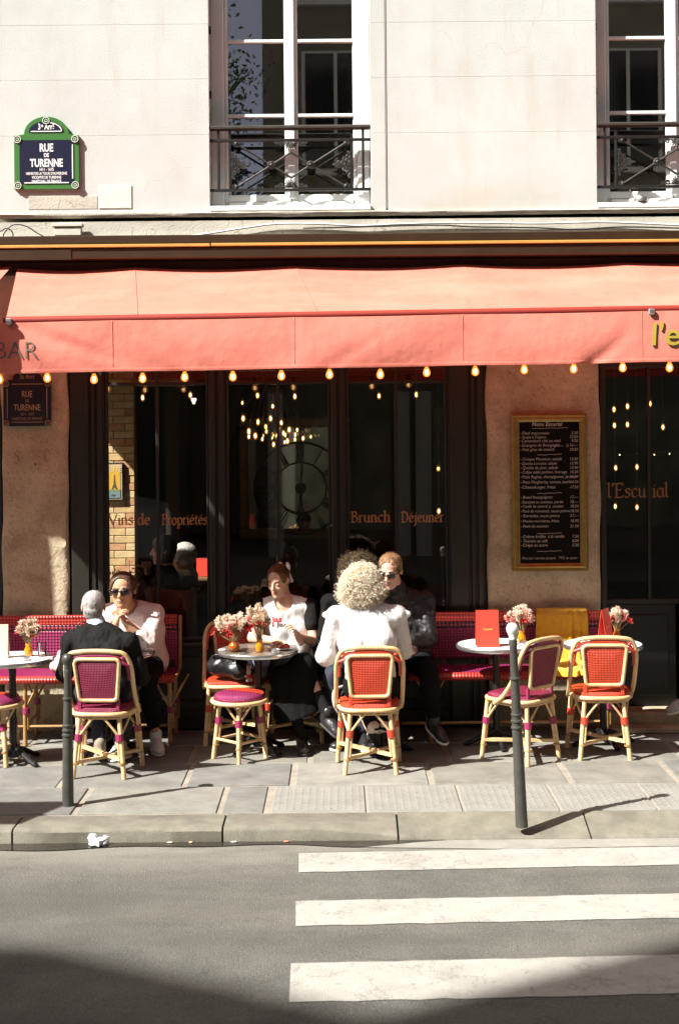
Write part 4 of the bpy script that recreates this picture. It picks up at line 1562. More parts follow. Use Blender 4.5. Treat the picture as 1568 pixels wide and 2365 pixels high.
# ---- string of bulbs under the valance
sl = thing('string_lights', 'string of warm glowing bulbs hung along the bottom of the awning', 'string lights')
bq = [(0, 875), (110, 872), (218, 875), (330, 873), (427, 870), (538, 869), (650, 867), (761, 864), (878, 864), (985, 859), (1097, 857), (1210, 853), (1324, 851), (1437, 848), (1545, 848)]
YB = AY + .035
core = MB(); core.ball((0, 0, -.003), (.0125, .0125, .02), 10, 8); core_me = core.mesh('filament', BULB_CORE, 180)
env = MB(); env.lathe([(.009, .042), (.012, .03), (.021, .014), (.026, -.004), (.0235, -.02), (.013, -.031), (.002, -.034)][::-1], 14); env_me = env.mesh('bulb', BULB_GLOW, 180)
cap = MB(); cap.lathe([(.013, .036), (.0145, .04), (.0145, .075), (.006, .08)], 10); cap_me = cap.mesh('socket', CABLE_BLACK)
pts = [Vector((-3.0, YB, 2.83))]
for q in bq:
    p = W(*q, YB)
    b = link('bulb', env_me, sl); b.location = p
    f = link('filament', core_me, b)
    s = link('socket', cap_me, b)
    pts.append(p + Vector((0, 0, .082)))
    pts.append(p + Vector((.18, 0, .072)))
pts.append(Vector((3.2, YB, 2.85)))
m = MB(); m.tube(pts, .004, 5); obj('cable', m, CABLE_BLACK, sl, 180)

# ================================================================== MENU BOARD
mbd = thing('menu_board', 'handwritten black menu board in a gilt frame on the right stone pillar', 'menu board')
A, B = W(1180, 957, -.05), W(1358, 1318, -.05)
x0, x1, z1, z0 = A.x, B.x, A.z, B.z
fw = .060
prof = [(0, 0), (.0, -.022), (.012, -.034), (.024, -.030), (.036, -.036), (.048, -.022), (.060, -.016), (.060, 0)]
m = MB()
cs = [(x0, z0), (x1, z0), (x1, z1), (x0, z1)]
ins = [(1, 1), (-1, 1), (-1, -1), (1, -1)]
vs = []
for (c_, i_) in zip(cs, ins):
    for (o_, d_) in prof:
        vs.append((c_[0] + i_[0] * o_, -.028 + d_, c_[1] + i_[1] * o_))
P = len(prof)
fs = []
for i in range(4):
    for j in range(P - 1):
        fs.append((i * P + j, ((i + 1) % 4) * P + j, ((i + 1) % 4) * P + j + 1, i * P + j + 1))
m.add(vs, fs); obj('frame', m, GOLD, mbd, 25)
m = MB(); m.box(x0 + fw - .004, x1 - fw + .004, -.04, -.026, z0 + fw - .004, z1 - fw + .004); obj('board', m, CHALKBOARD, mbd)
m = MB()
bx0, bx1 = x0 + fw + .012, x1 - fw - .012
def ln(q, s, price=None, indent=0, mid=None):
    z = W(1270, q, -.04).z
    if s:
        put_text(m, s, bx0 + .008 + indent + rng.uniform(-.003, .003), z, -.0415, .031 * rng.uniform(.94, 1.06), .95, align='LEFT', shear=.22)
        m.ball((bx0 + indent, -.0412, z + .008), (.0028, .0008, .0028), 6, 4)
    if price:
        put_text(m, price, bx1, z - .001, -.0415, .031, .95, align='RIGHT', shear=.2)
    if mid:
        put_text(m, mid, bx1 - .07, z - .004, -.0415, .028, .95, align='RIGHT', shear=.2)
def rule(q, a=1240, b=1296):
    p0, p1 = W(a, q + 1, -.0415), W(b, q - 1, -.0415)
    pts = [p0.lerp(p1, i / 12) + Vector((0, 0, .0016 * math.sin(i * 1.3))) for i in range(13)]
    m.tube(pts, .0016, 4)
p = W(1262, 984, -.04)
put_text(m, 'Menu Escurial', p.x, p.z, -.0415, .044, .95, shear=.2, bold=.0005)
rule(989, 1228, 1310)
for args in ((1003, 'Oeuf mayonnaise', '5.50'), (1012, "Soupe à l'oignon", '10.50'), (1021, 'Camembert rôti au miel', '9.50'), (1031, 'Escargots de Bourgogne', '16.—', 0, '6 9.—  12'), (1041, 'Foie gras de canard', '18.50'),
             (1063, 'Croque Monsieur, salade', '13.50'), (1073, 'Quiche Lorraine, salade', '13.90'), (1083, 'Quiche du jour, salade', '13.90'), (1093, 'Crêpe salée jambon, fromage', '14.50'), (1104, 'Pizza Regina, champignons, jambon', '16.50'), (1116, 'Pizza Margherita, tomate, basilic', '14.50'), (1128, 'Cheeseburger, frites', '17.50'),
             (1151, 'Boeuf bourguignon', '17.—'), (1162, 'Saucisse au couteau, purée', '18.—'), (1172, 'Confit de canard, p. sautées', '18.50'), (1183, 'Pavé de rumsteck, sauce poivre', '18.50'), (1194, 'Entrecôte, sauce poivre', '27.—'), (1206, 'Moules marinières, frites', '18.90'), (1218, 'Pavé de saumon', '21.50'),
             (1242, 'Crème brûlée  à la vanille', '7.50'), (1252, 'Tiramisu au café', '8.00'), (1262, 'Crêpe au sucre', '5.50')):
    ln(*args)
for q in (1050, 1139, 1232, 1273):
    rule(q)
p = W(1205, 1292, -.04)
put_text(m, 'Prix net / service compris   TTC en euros', p.x, p.z, -.0415, .027, .92, align='LEFT', shear=.2)
obj('lettering', m, CHALK, mbd)
# ================================================================== FURNITURE
RATTAN = mat('rattan', (.76, .56, .31), .38, var=.35, vscale=9, col2=(.54, .33, .14), coat=.25, bump=.1, bscale=60)
RATTAN_D = mat('rattan_dark', (.46, .26, .09), .42, var=.35, vscale=10, col2=(.28, .14, .045), coat=.2)
PURPLE, PURPLE_D = (.30, .020, .066), (.12, .007, .03)
RED, RED_D = (.72, .082, .022), (.40, .025, .010)
W_PURPLE = weave('purple_weave', PURPLE, PURPLE_D)
W_RED = weave('red_weave', RED, RED_D)
W_PINK = weave('magenta_weave', (.36, .03, .13), (.15, .012, .06))
W_DARK = weave('dark_lattice_weave', (.42, .05, .08), (.02, .008, .016), .036, thr=.10)
W_BENCH = weave('magenta_bench_weave', (.36, .03, .12), (.13, .010, .05), .028)
W_BENCH_R = weave('red_bench_weave', (.56, .05, .03), (.24, .014, .010), .028)
BIND_P = mat('purple_binding', (.26, .02, .08), .5)
BIND_R = mat('red_binding', (.52, .05, .02), .5)
STEEL = mat('brushed_steel_top', (.80, .79, .76), .6, spec=.15, var=.12, vscale=14)
STEEL_EDGE = mat('steel_edge', (.66, .65, .62), .22, metal=.9)
CASTIRON = mat('cast_iron', (.02, .02, .02), .4, metal=.3)

def arc_path(pts, n=6):
    """smooth curve through points"""
    P = [Vector(p) for p in pts]
    out = []
    for i in range(len(P) - 1):
        p0, p1, p2, p3 = P[max(i - 1, 0)], P[i], P[i + 1], P[min(i + 2, len(P) - 1)]
        for k in range(n):
            u = k / n
            out.append(.5 * ((2 * p1) + (p2 - p0) * u + (2 * p0 - 5 * p1 + 4 * p2 - p3) * u * u + (3 * p1 - p0 - 3 * p2 + p3) * u ** 3))
    out.append(P[-1])
    return out

def leg_set(root, tops, bases, rims, bind, zb=.27):
    for (t, b, (ra, rb)) in zip(tops, bases, rims):
        t, b = Vector(t), Vector(b)
        m = MB(); m.tube([t, t.lerp(b, .5), b], [.0155, .016, .0165], 9)
        # second cane alongside below the binding
        side = Vector((.022 if b.x < 0 else -.022, 0, 0)) if abs(b.x) > .02 else Vector((0, .022, 0))
        u = (t.z - zb) / (t.z - b.z)
        m.tube([t.lerp(b, u) + side, t.lerp(b, .72) + side * .95], .010, 7)
        lg = obj('leg', m, RATTAN, root, 60)
        m = MB()
        pb = t.lerp(b, u)
        d = (b - t).normalized()
        m.tube([pb - d * .024 + side * .4, pb + d * .024 + side * .4], .026, 10)
        obj('binding', m, bind, lg)
        m = MB(); pf = t.lerp(b, .76)
        m.tube([pf - d * .006 + side * .3, pf + d * .006 + side * .3], .023, 10); obj('binding', m, RATTAN_D, lg)
        for r_ in (ra, rb):
            m = MB(); m.tube([pb + side * .3, pb.lerp(Vector(r_), .5), Vector(r_)], .0085, 7); obj('brace', m, RATTAN, root, 60)

def chair_proto(weave_m, bind, name='rattan_chair'):
    t = thing(name, 'rattan chair', 'chair')
    zs = .455
    def outline(s, n=40):
        pts = []
        for i in range(n):
            a = 2 * PI * i / n
            c_, s_ = math.cos(a), math.sin(a)
            e = .55
            x = math.copysign(abs(c_) ** e, c_) * (.205 + .02 * s_) * s
            y = math.copysign(abs(s_) ** e, s_) * .195 * s
            pts.append((x, y))
        return pts
    m = MB()
    rings = [(.95, zs - .02), (.985, zs - .012), (.97, zs + .004), (.85, zs + .013), (.5, zs + .016), (.02, zs + .016)]
    vs, fs = [], []
    N = 40
    for (s, z) in rings:
        for p in outline(s): vs.append((p[0], p[1], z))
    for i in range(len(rings) - 1):
        for k in range(N):
            fs.append((i * N + k, i * N + (k + 1) % N, (i + 1) * N + (k + 1) % N, (i + 1) * N + k))
    fs.append(tuple(range(N - 1, -1, -1))); fs.append(tuple((len(rings) - 1) * N + k for k in range(N)))
    m.add(vs, fs); obj('seat', m, weave_m, t, 60)
    m = MB(); m.tube([(p[0], p[1], zs - .027) for p in outline(1.0)], .0155, 8, closed=True); 
    m.tube([(p[0], p[1], zs - .052) for p in outline(.93)], .009, 7, closed=True); obj('seat_rim', m, RATTAN, t, 60)
    hoop = arc_path([(-.222, .06, zs - .05), (-.224, -.03, zs + .02), (-.224, -.12, zs + .15), (-.221, -.175, zs + .29), (-.185, -.203, zs + .375), (-.11, -.213, zs + .395), (0, -.215, zs + .40), (.11, -.213, zs + .395), (.185, -.203, zs + .375), (.221, -.175, zs + .29), (.224, -.12, zs + .15), (.224, -.03, zs + .02), (.222, .06, zs - .05)])
    m = MB(); m.tube(hoop, .0155, 9); obj('back_hoop', m, RATTAN, t, 60)
    inner_h = arc_path([(-.205, -.155, zs + .20), (-.200, -.178, zs + .28), (-.168, -.198, zs + .347), (-.1, -.208, zs + .366), (0, -.21, zs + .37), (.1, -.208, zs + .366), (.168, -.198, zs + .347), (.200, -.178, zs + .28), (.205, -.155, zs + .20)])
    m = MB(); m.tube(inner_h, .0105, 7)
    obj('inner_hoop', m, bind, t, 60)
    def rr(x0, x1, z0, z1, r, ins=0):
        P = []
        for (cx, cz, a0, w) in ((x1 - r, z1 - r, 0, 1), (-x1 + r, z1 - r, 90, 1), (-x0 + r, z0 + r, 180, 0), (x0 - r, z0 + r, 270, 0)):
            for i in range(5):
                a = R(a0 + 22.5 * i)
                P.append((cx + (r - ins) * math.cos(a), cz + (r - ins) * math.sin(a)))
        return P
    yb = lambda z: -.165 - .05 * max(0, min(1, (z - zs) / .36))
    fr = rr(.128, .150, zs + .065, zs + .345, .03)
    m = MB(); m.tube([(p[0], yb(p[1]) - .004, p[1]) for p in fr], .0135, 8, closed=True); obj('back_frame', m, RATTAN, t, 60)
    m = MB()
    pf = rr(.128, .150, zs + .065, zs + .345, .03, .004)
    n = len(pf)
    cz = zs + .2
    vs = [(p[0], yb(p[1]) - .004, p[1]) for p in pf] + [(p[0] * .5, yb(cz + (p[1] - cz) * .5) - .012, cz + (p[1] - cz) * .5) for p in pf] + [(0, yb(cz) - .014, cz)]
    fs = [(i, (i + 1) % n, n + (i + 1) % n, n + i) for i in range(n)] + [(n + i, n + (i + 1) % n, 2 * n) for i in range(n)]
    k0 = len(vs)
    vs += [(v[0], v[1] + .008, v[2]) for v in vs[:]]
    fs += [tuple(k0 + q for q in f[::-1]) for f in fs[:]]
    m.add(vs, fs); obj('back_panel', m, weave_m, t, 180)
    for s in (-1, 1):
        m = MB(); m.box(s * .128 - .013, s * .128 + .013, -.172, -.152, zs - .015, zs + .075, .004); obj('back_stay', m, bind, t)
        m = MB(); m.tube([(s * .215, -.185, zs + .30), (s * .15, -.207, zs + .325)], .012, 7); obj('back_tie', m, bind, t)
        m = MB(); m.tube([(s * .19, -.20, zs + .372), (s * .165, -.203, zs + .346)], .014, 7); obj('back_tie', m, bind, t)
    m = MB(); m.box(-.10, .10, -.217, -.205, zs + .348, zs + .392, .003)
    obj('back_tie', m, bind, t)
    tops = [(-.132, -.155, zs - .03), (.132, -.155, zs - .03), (-.185, .15, zs - .03), (.185, .15, zs - .03)]
    bases = [(-.172, -.19, 0), (.172, -.19, 0), (-.215, .185, 0), (.215, .185, 0)]
    rims = [((-.02, -.185, zs - .03), (-.19, -.03, zs - .03)), ((.02, -.185, zs - .03), (.19, -.03, zs - .03)), ((-.06, .185, zs - .03), (-.2, .03, zs - .03)), ((.06, .185, zs - .03), (.2, .03, zs - .03))]
    leg_set(t, tops, bases, rims, bind)
    m = MB()
    at = lambda i, z: Vector(tops[i]).lerp(Vector(bases[i]), (tops[i][2] - z) / tops[i][2])
    for (i, j, z, dz) in ((0, 3, .105, .012), (1, 2, .125, .0)):
        a, b = at(i, z), at(j, z + .01)
        d = (b - a).normalized(); s_ = d.cross(Vector((0, 0, 1))).normalized() * .015
        mm = MB()
        vs = [a + s_, b + s_, b - s_, a - s_]
        mm.add([v + Vector((0, 0, .010)) for v in vs] + [v - Vector((0, 0, .010)) for v in vs], [(0, 3, 2, 1)[::-1], (4, 7, 6, 5), (0, 1, 5, 4), (1, 2, 6, 5), (2, 3, 7, 6), (3, 0, 4, 7)])
        obj('stretcher', mm, RATTAN, t)
    return t

def stool_proto():
    t = thing('rattan_stool', 'low round rattan stool with magenta and red woven seat beside the centre table', 'stool', group='round rattan stools')
    zs = .445
    m = MB()
    m.lathe([(.165, zs - .03), (.178, zs - .02), (.180, zs - .005), (.165, zs + .012), (.12, zs + .021), (.05, zs + .024), (.002, zs + .024)], 32); obj('seat', m, W_PINK, t, 60)
    m = MB()
    a0 = R(-22)
    m.grid(lambda u, v: ((lambda a, r: (r * math.cos(a), r * math.sin(a), zs + .0265 - .012 * max(0, (r - .05) / .125) ** 2.0 * 1.0))(a0 + (R(160)) * u, .172 * v + .001)), 18, 8)
    rd = obj('seat_patch', m, W_RED, t, 180)
    m = MB(); m.tube([(.19 * math.cos(2 * PI * i / 36), .19 * math.sin(2 * PI * i / 36), zs - .035) for i in range(36)], .0165, 8, closed=True); obj('seat_rim', m, RATTAN, t, 60)
    tops, bases, rims = [], [], []
    for k in range(4):
        a = R(-92 + 90 * k)
        tops.append((.135 * math.cos(a), .135 * math.sin(a), zs - .03)); bases.append((.185 * math.cos(a), .185 * math.sin(a), 0))
        rims.append(((.17 * math.cos(a - .6), .17 * math.sin(a - .6), zs - .035), (.17 * math.cos(a + .6), .17 * math.sin(a + .6), zs - .035)))
    leg_set(t, tops, bases, rims, BIND_P, .27)
    for k in range(4):
        j = (k + 1) % 4
        z = .135 + .006 * (k % 2)
        A = Vector(tops[k]).lerp(Vector(bases[k]), (tops[k][2] - z) / tops[k][2]); B = Vector(tops[j]).lerp(Vector(bases[j]), (tops[j][2] - z) / tops[j][2])
        m = MB(); m.tube([A, B], .011, 7); obj('stretcher', m, RATTAN, t, 60)
    return t

GC = 'rattan cafe chairs on the pavement'
ch_r = chair_proto(W_RED, BIND_R)
ch_p = chair_proto(W_PURPLE, BIND_P)
ch_p.location = (-1.605, -1.29, 0); ch_p.rotation_euler.z = R(-4)
ch_p['label'] = 'purple woven rattan chair under the man in the black jacket'; ch_p['group'] = GC
ch_r.location = (.185, -1.24, 0); ch_r.rotation_euler.z = R(1)
ch_r['label'] = 'red woven rattan chair under the curly blonde woman in white'; ch_r['group'] = GC
dup(ch_p, (1.255, -.995, 0), R(43), 'empty purple woven rattan chair turned sideways behind the tall bollard', GC)
dup(ch_r, (1.825, -.90, 0), R(-2), 'empty red woven rattan chair nearest the doorway', GC)
dup(ch_r, (-.80, -.36, 0), R(184), 'red rattan chair piled with black bags left of the seated girl', GC)
dup(ch_r, (-.36, -.33, 0), R(180), 'red rattan chair the girl in the white tee sits on', GC)
st = stool_proto()
st.location = (-.722, -.93, 0); st.rotation_euler.z = R(4)
s2 = dup(st, (-2.43, -.99, 0), R(40), 'round rattan stool cut by the left edge of the picture', 'round rattan stools')

def bench(label, x0, x1):
    t = thing('woven_bench', label, 'bench', ((x0 + x1) / 2, 0, 0), group='woven benches along the cafe front')
    L = (x1 - x0) / 2
    yb, yf = -.10, -.52
    z_at = lambda v: .555 + .335 * v
    def band(name, v0, v1, m_):
        m = MB()
        m.box(-L + .02, L - .02, yb - .035, yb - .012, z_at(v0) + .001, z_at(v1) - .001, .004)
        # shear back a little
        m.v = [(p[0], p[1] + .045 * (p[2] - .5), p[2]) for p in m.v]
        return obj(name, m, m_, t)
    band('back_panel', 0, .70, W_BENCH)
    band('lattice_band', .70, .83, W_DARK)
    band('top_band', .83, 1.0, W_BENCH_R)
    m = MB(); m.tube([(-L + .02, yb - .008, z_at(1) + .004), (L - .02, yb - .008, z_at(1) + .004)], .014, 8)
    obj('top_roll', m, W_BENCH_R, t)
    m = MB()
    m.box(-L + .01, L - .01, yf + .02, yb - .02, .475, .507, .010); obj('seat', m, W_BENCH, t)
    m = MB()
    m.tube([(-L, yf + .012, .485), (L, yf + .012, .485)], .030, 10); obj('front_roll', m, W_BENCH_R, t, 180)
    for s in (-1, 1):
        m = MB()
        m.tube(arc_path([(s * L, yf + .01, .48), (s * L, yb - .06, .50), (s * L, yb - .02, .60), (s * L, yb + .005, .90)]), .014, 8); obj('end_rail', m, RATTAN_D, t, 60)
    n = max(2, int(round(2 * L / .42)) + 1)
    for i in range(n):
        x = -L + .03 + (2 * L - .06) * i / (n - 1)
        m = MB(); m.box(x - .009, x + .009, yb - .035, yb - .015, .50, .556, .003); obj('back_stay', m, BIND_P, t)
    n = max(2, int(round(2 * L / .62)) + 1)
    for i in range(n):
        x = -L + .035 + (2 * L - .07) * i / (n - 1)
        for (y, top) in ((yf + .03, .46), (yb - .03, .46)):
            m = MB(); m.tube([(x, y, top), (x, y, .0)], .0165, 8); m.tube([(x + .022, y, .27), (x + .022, y, .12)], .010, 6)
            lg = obj('leg', m, RATTAN_D, t, 60)
            m = MB(); m.tube([(x + .009, y, .28), (x + .009, y, .235)], .027, 9); obj('binding', m, BIND_P, lg)
            for s in (-1, 1):
                m = MB(); m.tube([(x, y, .27), (x + s * .10, y, .455)], .009, 6); obj('brace', m, RATTAN_D, t, 60)
        m = MB(); m.tube([(x, yf + .03, .15), (x, yb - .03, .15)], .010, 6); obj('stretcher', m, RATTAN_D, t)
    m = MB(); m.tube([(-L + .03, yf + .035, .14), (L - .03, yf + .035, .14)], .011, 6); obj('stretcher', m, RATTAN_D, t)
    return t
bench('magenta woven bench with red top band behind the sunglasses woman', -2.9, W(413, 1430, -.2).x)
bench('magenta woven bench with red top band under the menu board', W(945, 1420, -.2).x - .55, W(1392, 1420, -.2).x)

def table_proto():
    t = thing('bistro_table', 'round brown steel bistro table set with two flower vases in front of the girl', 'table', group='round bistro tables')
    m = MB(); m.lathe([(.02, .712), (.275, .712), (.278, .7335), (.02, .7345), (.001, .7345)], 40); obj('tabletop', m, STEEL, t, 1)
    m = MB(); m.lathe([(.2785, .706), (.287, .706), (.290, .712), (.290, .730), (.286, .7352), (.2785, .7352), (.2785, .706)], 40, caps=False); obj('edge_band', m, STEEL_EDGE, t, 50)
    m = MB(); m.lathe([(.028, .05), (.026, .12), (.024, .6), (.03, .69), (.09, .703), (.09, .711)], 14); obj('pole', m, CASTIRON, t)
    m = MB()
    for k in range(4):
        a = R(45 + 90 * k)
        c_, s_ = math.cos(a), math.sin(a)
        m.tube([(.015 * c_, .015 * s_, .09), (.09 * c_, .09 * s_, .075), (.18 * c_, .18 * s_, .03), (.225 * c_, .225 * s_, .014)], [.026, .022, .017, .018], 8)
        m.ball((.225 * c_, .225 * s_, .012), (.022, .022, .0125), 8, 5)
    m.lathe([(.04, .04), (.045, .07), (.034, .1), (.028, .13)], 14)
    obj('base', m, CASTIRON, t)
    return t
T = {}
tp = table_proto(); tp.location = (-.60, -.74, 0); T[3] = tp.location.copy()
for k, loc, lab in ((1, (-2.30, -1.0, 0), 'round bistro table cut by the left edge with a pale menu card'),
                    (2, (-1.63, -.74, 0), 'round bistro table between the man in black and the sunglasses woman'),
                    (4, (.26, -.74, 0), 'round bistro table hidden behind the curly blonde woman'),
                    (5, (1.126, -.59, 0), 'round bistro table with the large red menu card'),
                    (6, (1.90, -.61, 0), 'round bistro table behind the red chair nearest the doorway')):
    o = dup(tp, loc, R(10 * k), lab); T[k] = Vector(loc)
TZ = .7355

for c_ in tp.children:
    if c_.name.split('.')[0] == 'tabletop':
        c_.data = c_.data.copy(); c_.data.materials[0] = mat('brown_steel_top', (.20, .165, .13), .32, metal=.2, var=.3, vscale=16)  # this tabletop alone gets a darker brown
# ---- bollards
BOLL = mat('bollard_paint', (.055, .053, .045), .45, var=.3, vscale=14, bump=.15, bscale=60)
BOLLTOP = mat('bollard_white_paint', (.74, .72, .66), .5, var=.3, vscale=40)
def bollard(label, loc, H, white, lean=(0, 0)):
    t = thing('bollard', label, 'bollard', loc, group='iron kerb bollards')
    t.rotation_euler = (lean[1], lean[0], 0)
    m = MB()
    h = H - .115
    ring = lambda z, r, e: [(r, z - .009), (r + e, z - .006), (r + e, z + .004), (r, z + .008)]
    prof = [(.037, -.02), (.036, .0), (.032, .35)] + ring(h * .53, .030, .006) + ring(h * .565, .030, .006) + ring(h * .60, .029, .005) + [(.026, h * .78)] + ring(h * .80, .025, .007) + [(.024, h * .84), (.022, h * .97), (.026, h), (.023, h + .012), (.022, h + .016)]
    m.lathe(prof, 20); obj('shaft', m, BOLL, t, 30)
    m = MB(); m.lathe([(.021, h + .012), (.025, h + .022), (.022, h + .034), (.030, h + .05), (.036, h + .066), (.036, h + .082), (.030, h + .098), (.018, h + .108), (.002, h + .111)], 20)
    obj('ball_top', m, BOLLTOP if white else BOLL, t, 60)
    return t
p = G(158, 1861)
bollard('short black iron bollard in front of the man in the black jacket', p, .945, False, (R(.4), 0))
p = G(1204, 1901)
bollard('tall iron bollard with white ball top by the crossing', p, 1.175, True, (R(-2.2), 0))

# ================================================================== THINGS ON THE TABLES
AMBER = mat('amber_glass', (.62, .24, .012), .12, spec=.6, var=.25, vscale=20)
AMBER2 = mat('amber_brown_glass', (.40, .11, .010), .12, spec=.6, var=.4, vscale=24)
PLUME_C = mat('cream_plume', (.78, .64, .50), .95)
PLUME_P = mat('pink_plume', (.74, .34, .29), .95)
BLOOM_R = mat('red_bloom', (.60, .055, .04), .9, var=.4, vscale=60)
BLOOM_O = mat('coral_bloom', (.66, .16, .09), .9, var=.3, vscale=60)
STEM_M = mat('dry_stem', (.40, .28, .13), .9)
CARD_RED = mat('red_card', (.66, .055, .032), .5)
CARD_CREAM = mat('cream_card', (.62, .50, .36), .6)
CARD_GOLD = mat('card_gold_print', (.66, .42, .08), .5)
CHINA = mat('white_china', (.78, .77, .74), .25)
def plume_mesh(m_, n=110, L=.075, r0=.020, name='plume'):
    m = MB()
    for k in range(n):
        u = rng.uniform(0, 1)
        a = rng.uniform(0, 2 * PI)
        rr_ = r0 * math.sin(PI * min(1, u * .85 + .15)) ** .8
        base = Vector((0, 0, u * L * .85))
        d = Vector((math.cos(a), math.sin(a), rng.uniform(.3, 1.4))).normalized()
        tip = base + d * (rr_ + rng.uniform(.006, .022))
        e = d.cross(Vector((math.sin(a * 3), math.cos(a), .3))).normalized() * rng.uniform(.0012, .003)
        m.add([base - e, base.lerp(tip, .6) - e * 1.5, tip, base.lerp(tip, .6) + e * 1.5], [(0, 1, 2, 3)])
    return m.mesh(name, m_, 180)
def bloom_mesh(m_, r=.016, n=60):
    m = MB()
    for k in range(n):
        d = Vector(rng.normal(0, 1, 3)).normalized()
        d.z = abs(d.z) * .8 + d.z * .2
        e = d.orthogonal().normalized(); f = d.cross(e)
        a_ = rng.uniform(0, 6.28); e = e * math.cos(a_) + f * math.sin(a_)
        s = r * rng.uniform(.14, .26); q_ = r * rng.uniform(.8, 1.5)
        m.add([d * q_ * .15, d * q_ * .6 + e * s, d * q_ + e.cross(d) * s * .6, d * q_ * .6 - e * s], [(0, 1, 2, 3)])
    return m.mesh('bloom', m_, 180)
PL = [plume_mesh(PLUME_C, 170, .085, .024), plume_mesh(PLUME_C, 190, .105, .021), plume_mesh(PLUME_P, 150, .07, .022), plume_mesh(PLUME_C, 150, .06, .030)]
BLM = [bloom_mesh(BLOOM_R, .020), bloom_mesh(BLOOM_O, .024, 80), bloom_mesh(BLOOM_R, .027, 90)]
def bouquet(label, loc, h0, spread, height, npl, nbl, lean=(0, 0), seed=1):
    rs = np.random.RandomState(seed)
    t = thing('dried_bouquet', label, 'flowers', loc, group='dried flower bouquets')
    st_ = MB()
    for i in range(npl + nbl):
        a = 2 * PI * (i * .618) + rs.uniform(-.3, .3)
        k = ((i + .6) / (npl + nbl)) ** .6
        if i >= npl:
            k = rs.uniform(.15, 1.0)
        q = Vector((spread * k * math.cos(a) + lean[0], spread * k * math.sin(a) * .8 + lean[1], h0 + height * (1 - .55 * k * k) * rs.uniform(.72, 1.02)))
        st_.tube([(0, 0, .012), (q.x * .25, q.y * .25, h0 + .005), tuple(q)], .0016, 4)
        d = Vector((q.x * 1.1, q.y * 1.1, height * .75 + .02)).normalized()
        me = PL[rs.randint(4)] if i < npl else BLM[rs.randint(3)]
        o = link('plume' if i < npl else 'bloom', me, t)
        o.location = q - d * (.03 if i < npl else 0)
        o.rotation_euler = d.to_track_quat('Z', 'Y').to_euler()
        s = rs.uniform(.8, 1.15)
        o.scale = (s, s, s)
    obj('stem', st_, STEM_M, t, 180)
    return t
def vase(label, loc, prof, m_):
    t = thing('vase', label, 'vase', loc, group='small amber glass vases')
    m = MB(); m.lathe(prof, 20); obj('bottle', m, m_, t, 60)
    return t
BOT = [(.026, 0), (.030, .006), (.030, .045), (.026, .058), (.020, .07), (.022, .085), (.024, .09), (.021, .09), (.017, .075), (.002, .07)]
ROUND = [(.018, 0), (.034, .012), (.042, .032), (.038, .052), (.022, .066), (.018, .076), (.022, .08), (.018, .08), (.014, .07), (.002, .066)]
def tabloc(q, k, y):
    p = W(q, 1480, y)
    return Vector((p.x, y, TZ))
a = tabloc(541, 3, -.84); vase('round amber vase at the left of the centre table', a, ROUND, AMBER2)
bouquet('wide dried bouquet of cream plumes and red blooms left on the centre table', a, .075, .140, .160, 28, 20, (-.005, 0), 3)
b = tabloc(600, 3, -.85); vase('straight amber bottle vase in front of the girl', b, BOT, AMBER)
bouquet('taller pink and cream dried bouquet in the bottle before the girl', b, .085, .095, .20, 26, 14, (-.012, .01), 8)
c = tabloc(1204, 5, -.55); vase('amber bottle vase beside the large red menu card', c, BOT, AMBER)
bouquet('pale dried bouquet with a pink side on the table behind the tall bollard', c, .085, .100, .16, 28, 9, (-.005, 0), 14)
d = Vector((W(1424, 1480, -.50).x, -.50, TZ)); vase('small amber vase hidden behind the red chair at the door', d, BOT, AMBER2)
bouquet('dried bouquet with deep red right side near the doorway', d, .08, .09, .13, 20, 18, (.01, 0), 21)
e = Vector((W(67, 1480, -.95).x, -.95, TZ)); vase('amber bottle vase on the left edge table', e, BOT, AMBER)
bouquet('dried bouquet of cream and coral blooms on the left edge table', e, .085, .085, .14, 22, 12, (-.004, 0), 33)

def menu_card(label, loc, w, h, rz, m_, print_=None):
    t = thing('menu_card', label, 'menu', loc, rz, group='standing menu cards')
    m = MB()
    for s in (-1, 1):
        mm = Matrix.Rotation(s * R(9), 4, 'X')
        bx = MB(); bx.box(-w / 2, w / 2, -.0012, .0012, 0, h)
        m.add([Vector((0, s * h * math.sin(R(9)) * -1 * -1, 0)) * 1 + mm @ Vector(p) for p in bx.v], bx.f)
    obj('card', m, m_, t)
    if print_:
        mm = MB(); put_text(mm, print_, 0, h * .46, 0, .019, 1.0, bold=.0006)
        rot = Matrix.Rotation(-R(9), 4, 'X')
        off = Vector((0, -h * math.sin(R(9)), 0))
        mm.v = [tuple(off + rot @ Vector((p[0], -.0022, p[2]))) for p in mm.v]
        obj('lettering', mm, CARD_GOLD, t)
    return t
p = W(1124, 1480, -.68); menu_card('large red menu card with small gold word standing by the tall bollard', (p.x, -.70, TZ), .165, .265, R(3), CARD_RED, 'l\'escurial')
p = W(1397, 1480, -.62); menu_card('narrow red menu card standing beside the bouquet near the doorway', (p.x, -.62, TZ), .14, .255, R(58), CARD_RED, 'escurial')
p = W(4, 1480, -1.0); menu_card('cream menu card with red top edge at the left edge', (p.x, -1.0, TZ), .10, .235, R(0), CARD_CREAM)

def thing1(name, label, cat, mb_, m_, loc, smooth=40, rz=0, group=None):
    o = obj(name, mb_, m_, None, smooth)
    o.location = loc; o.rotation_euler.z = rz
    return tag(o, label, cat, group)
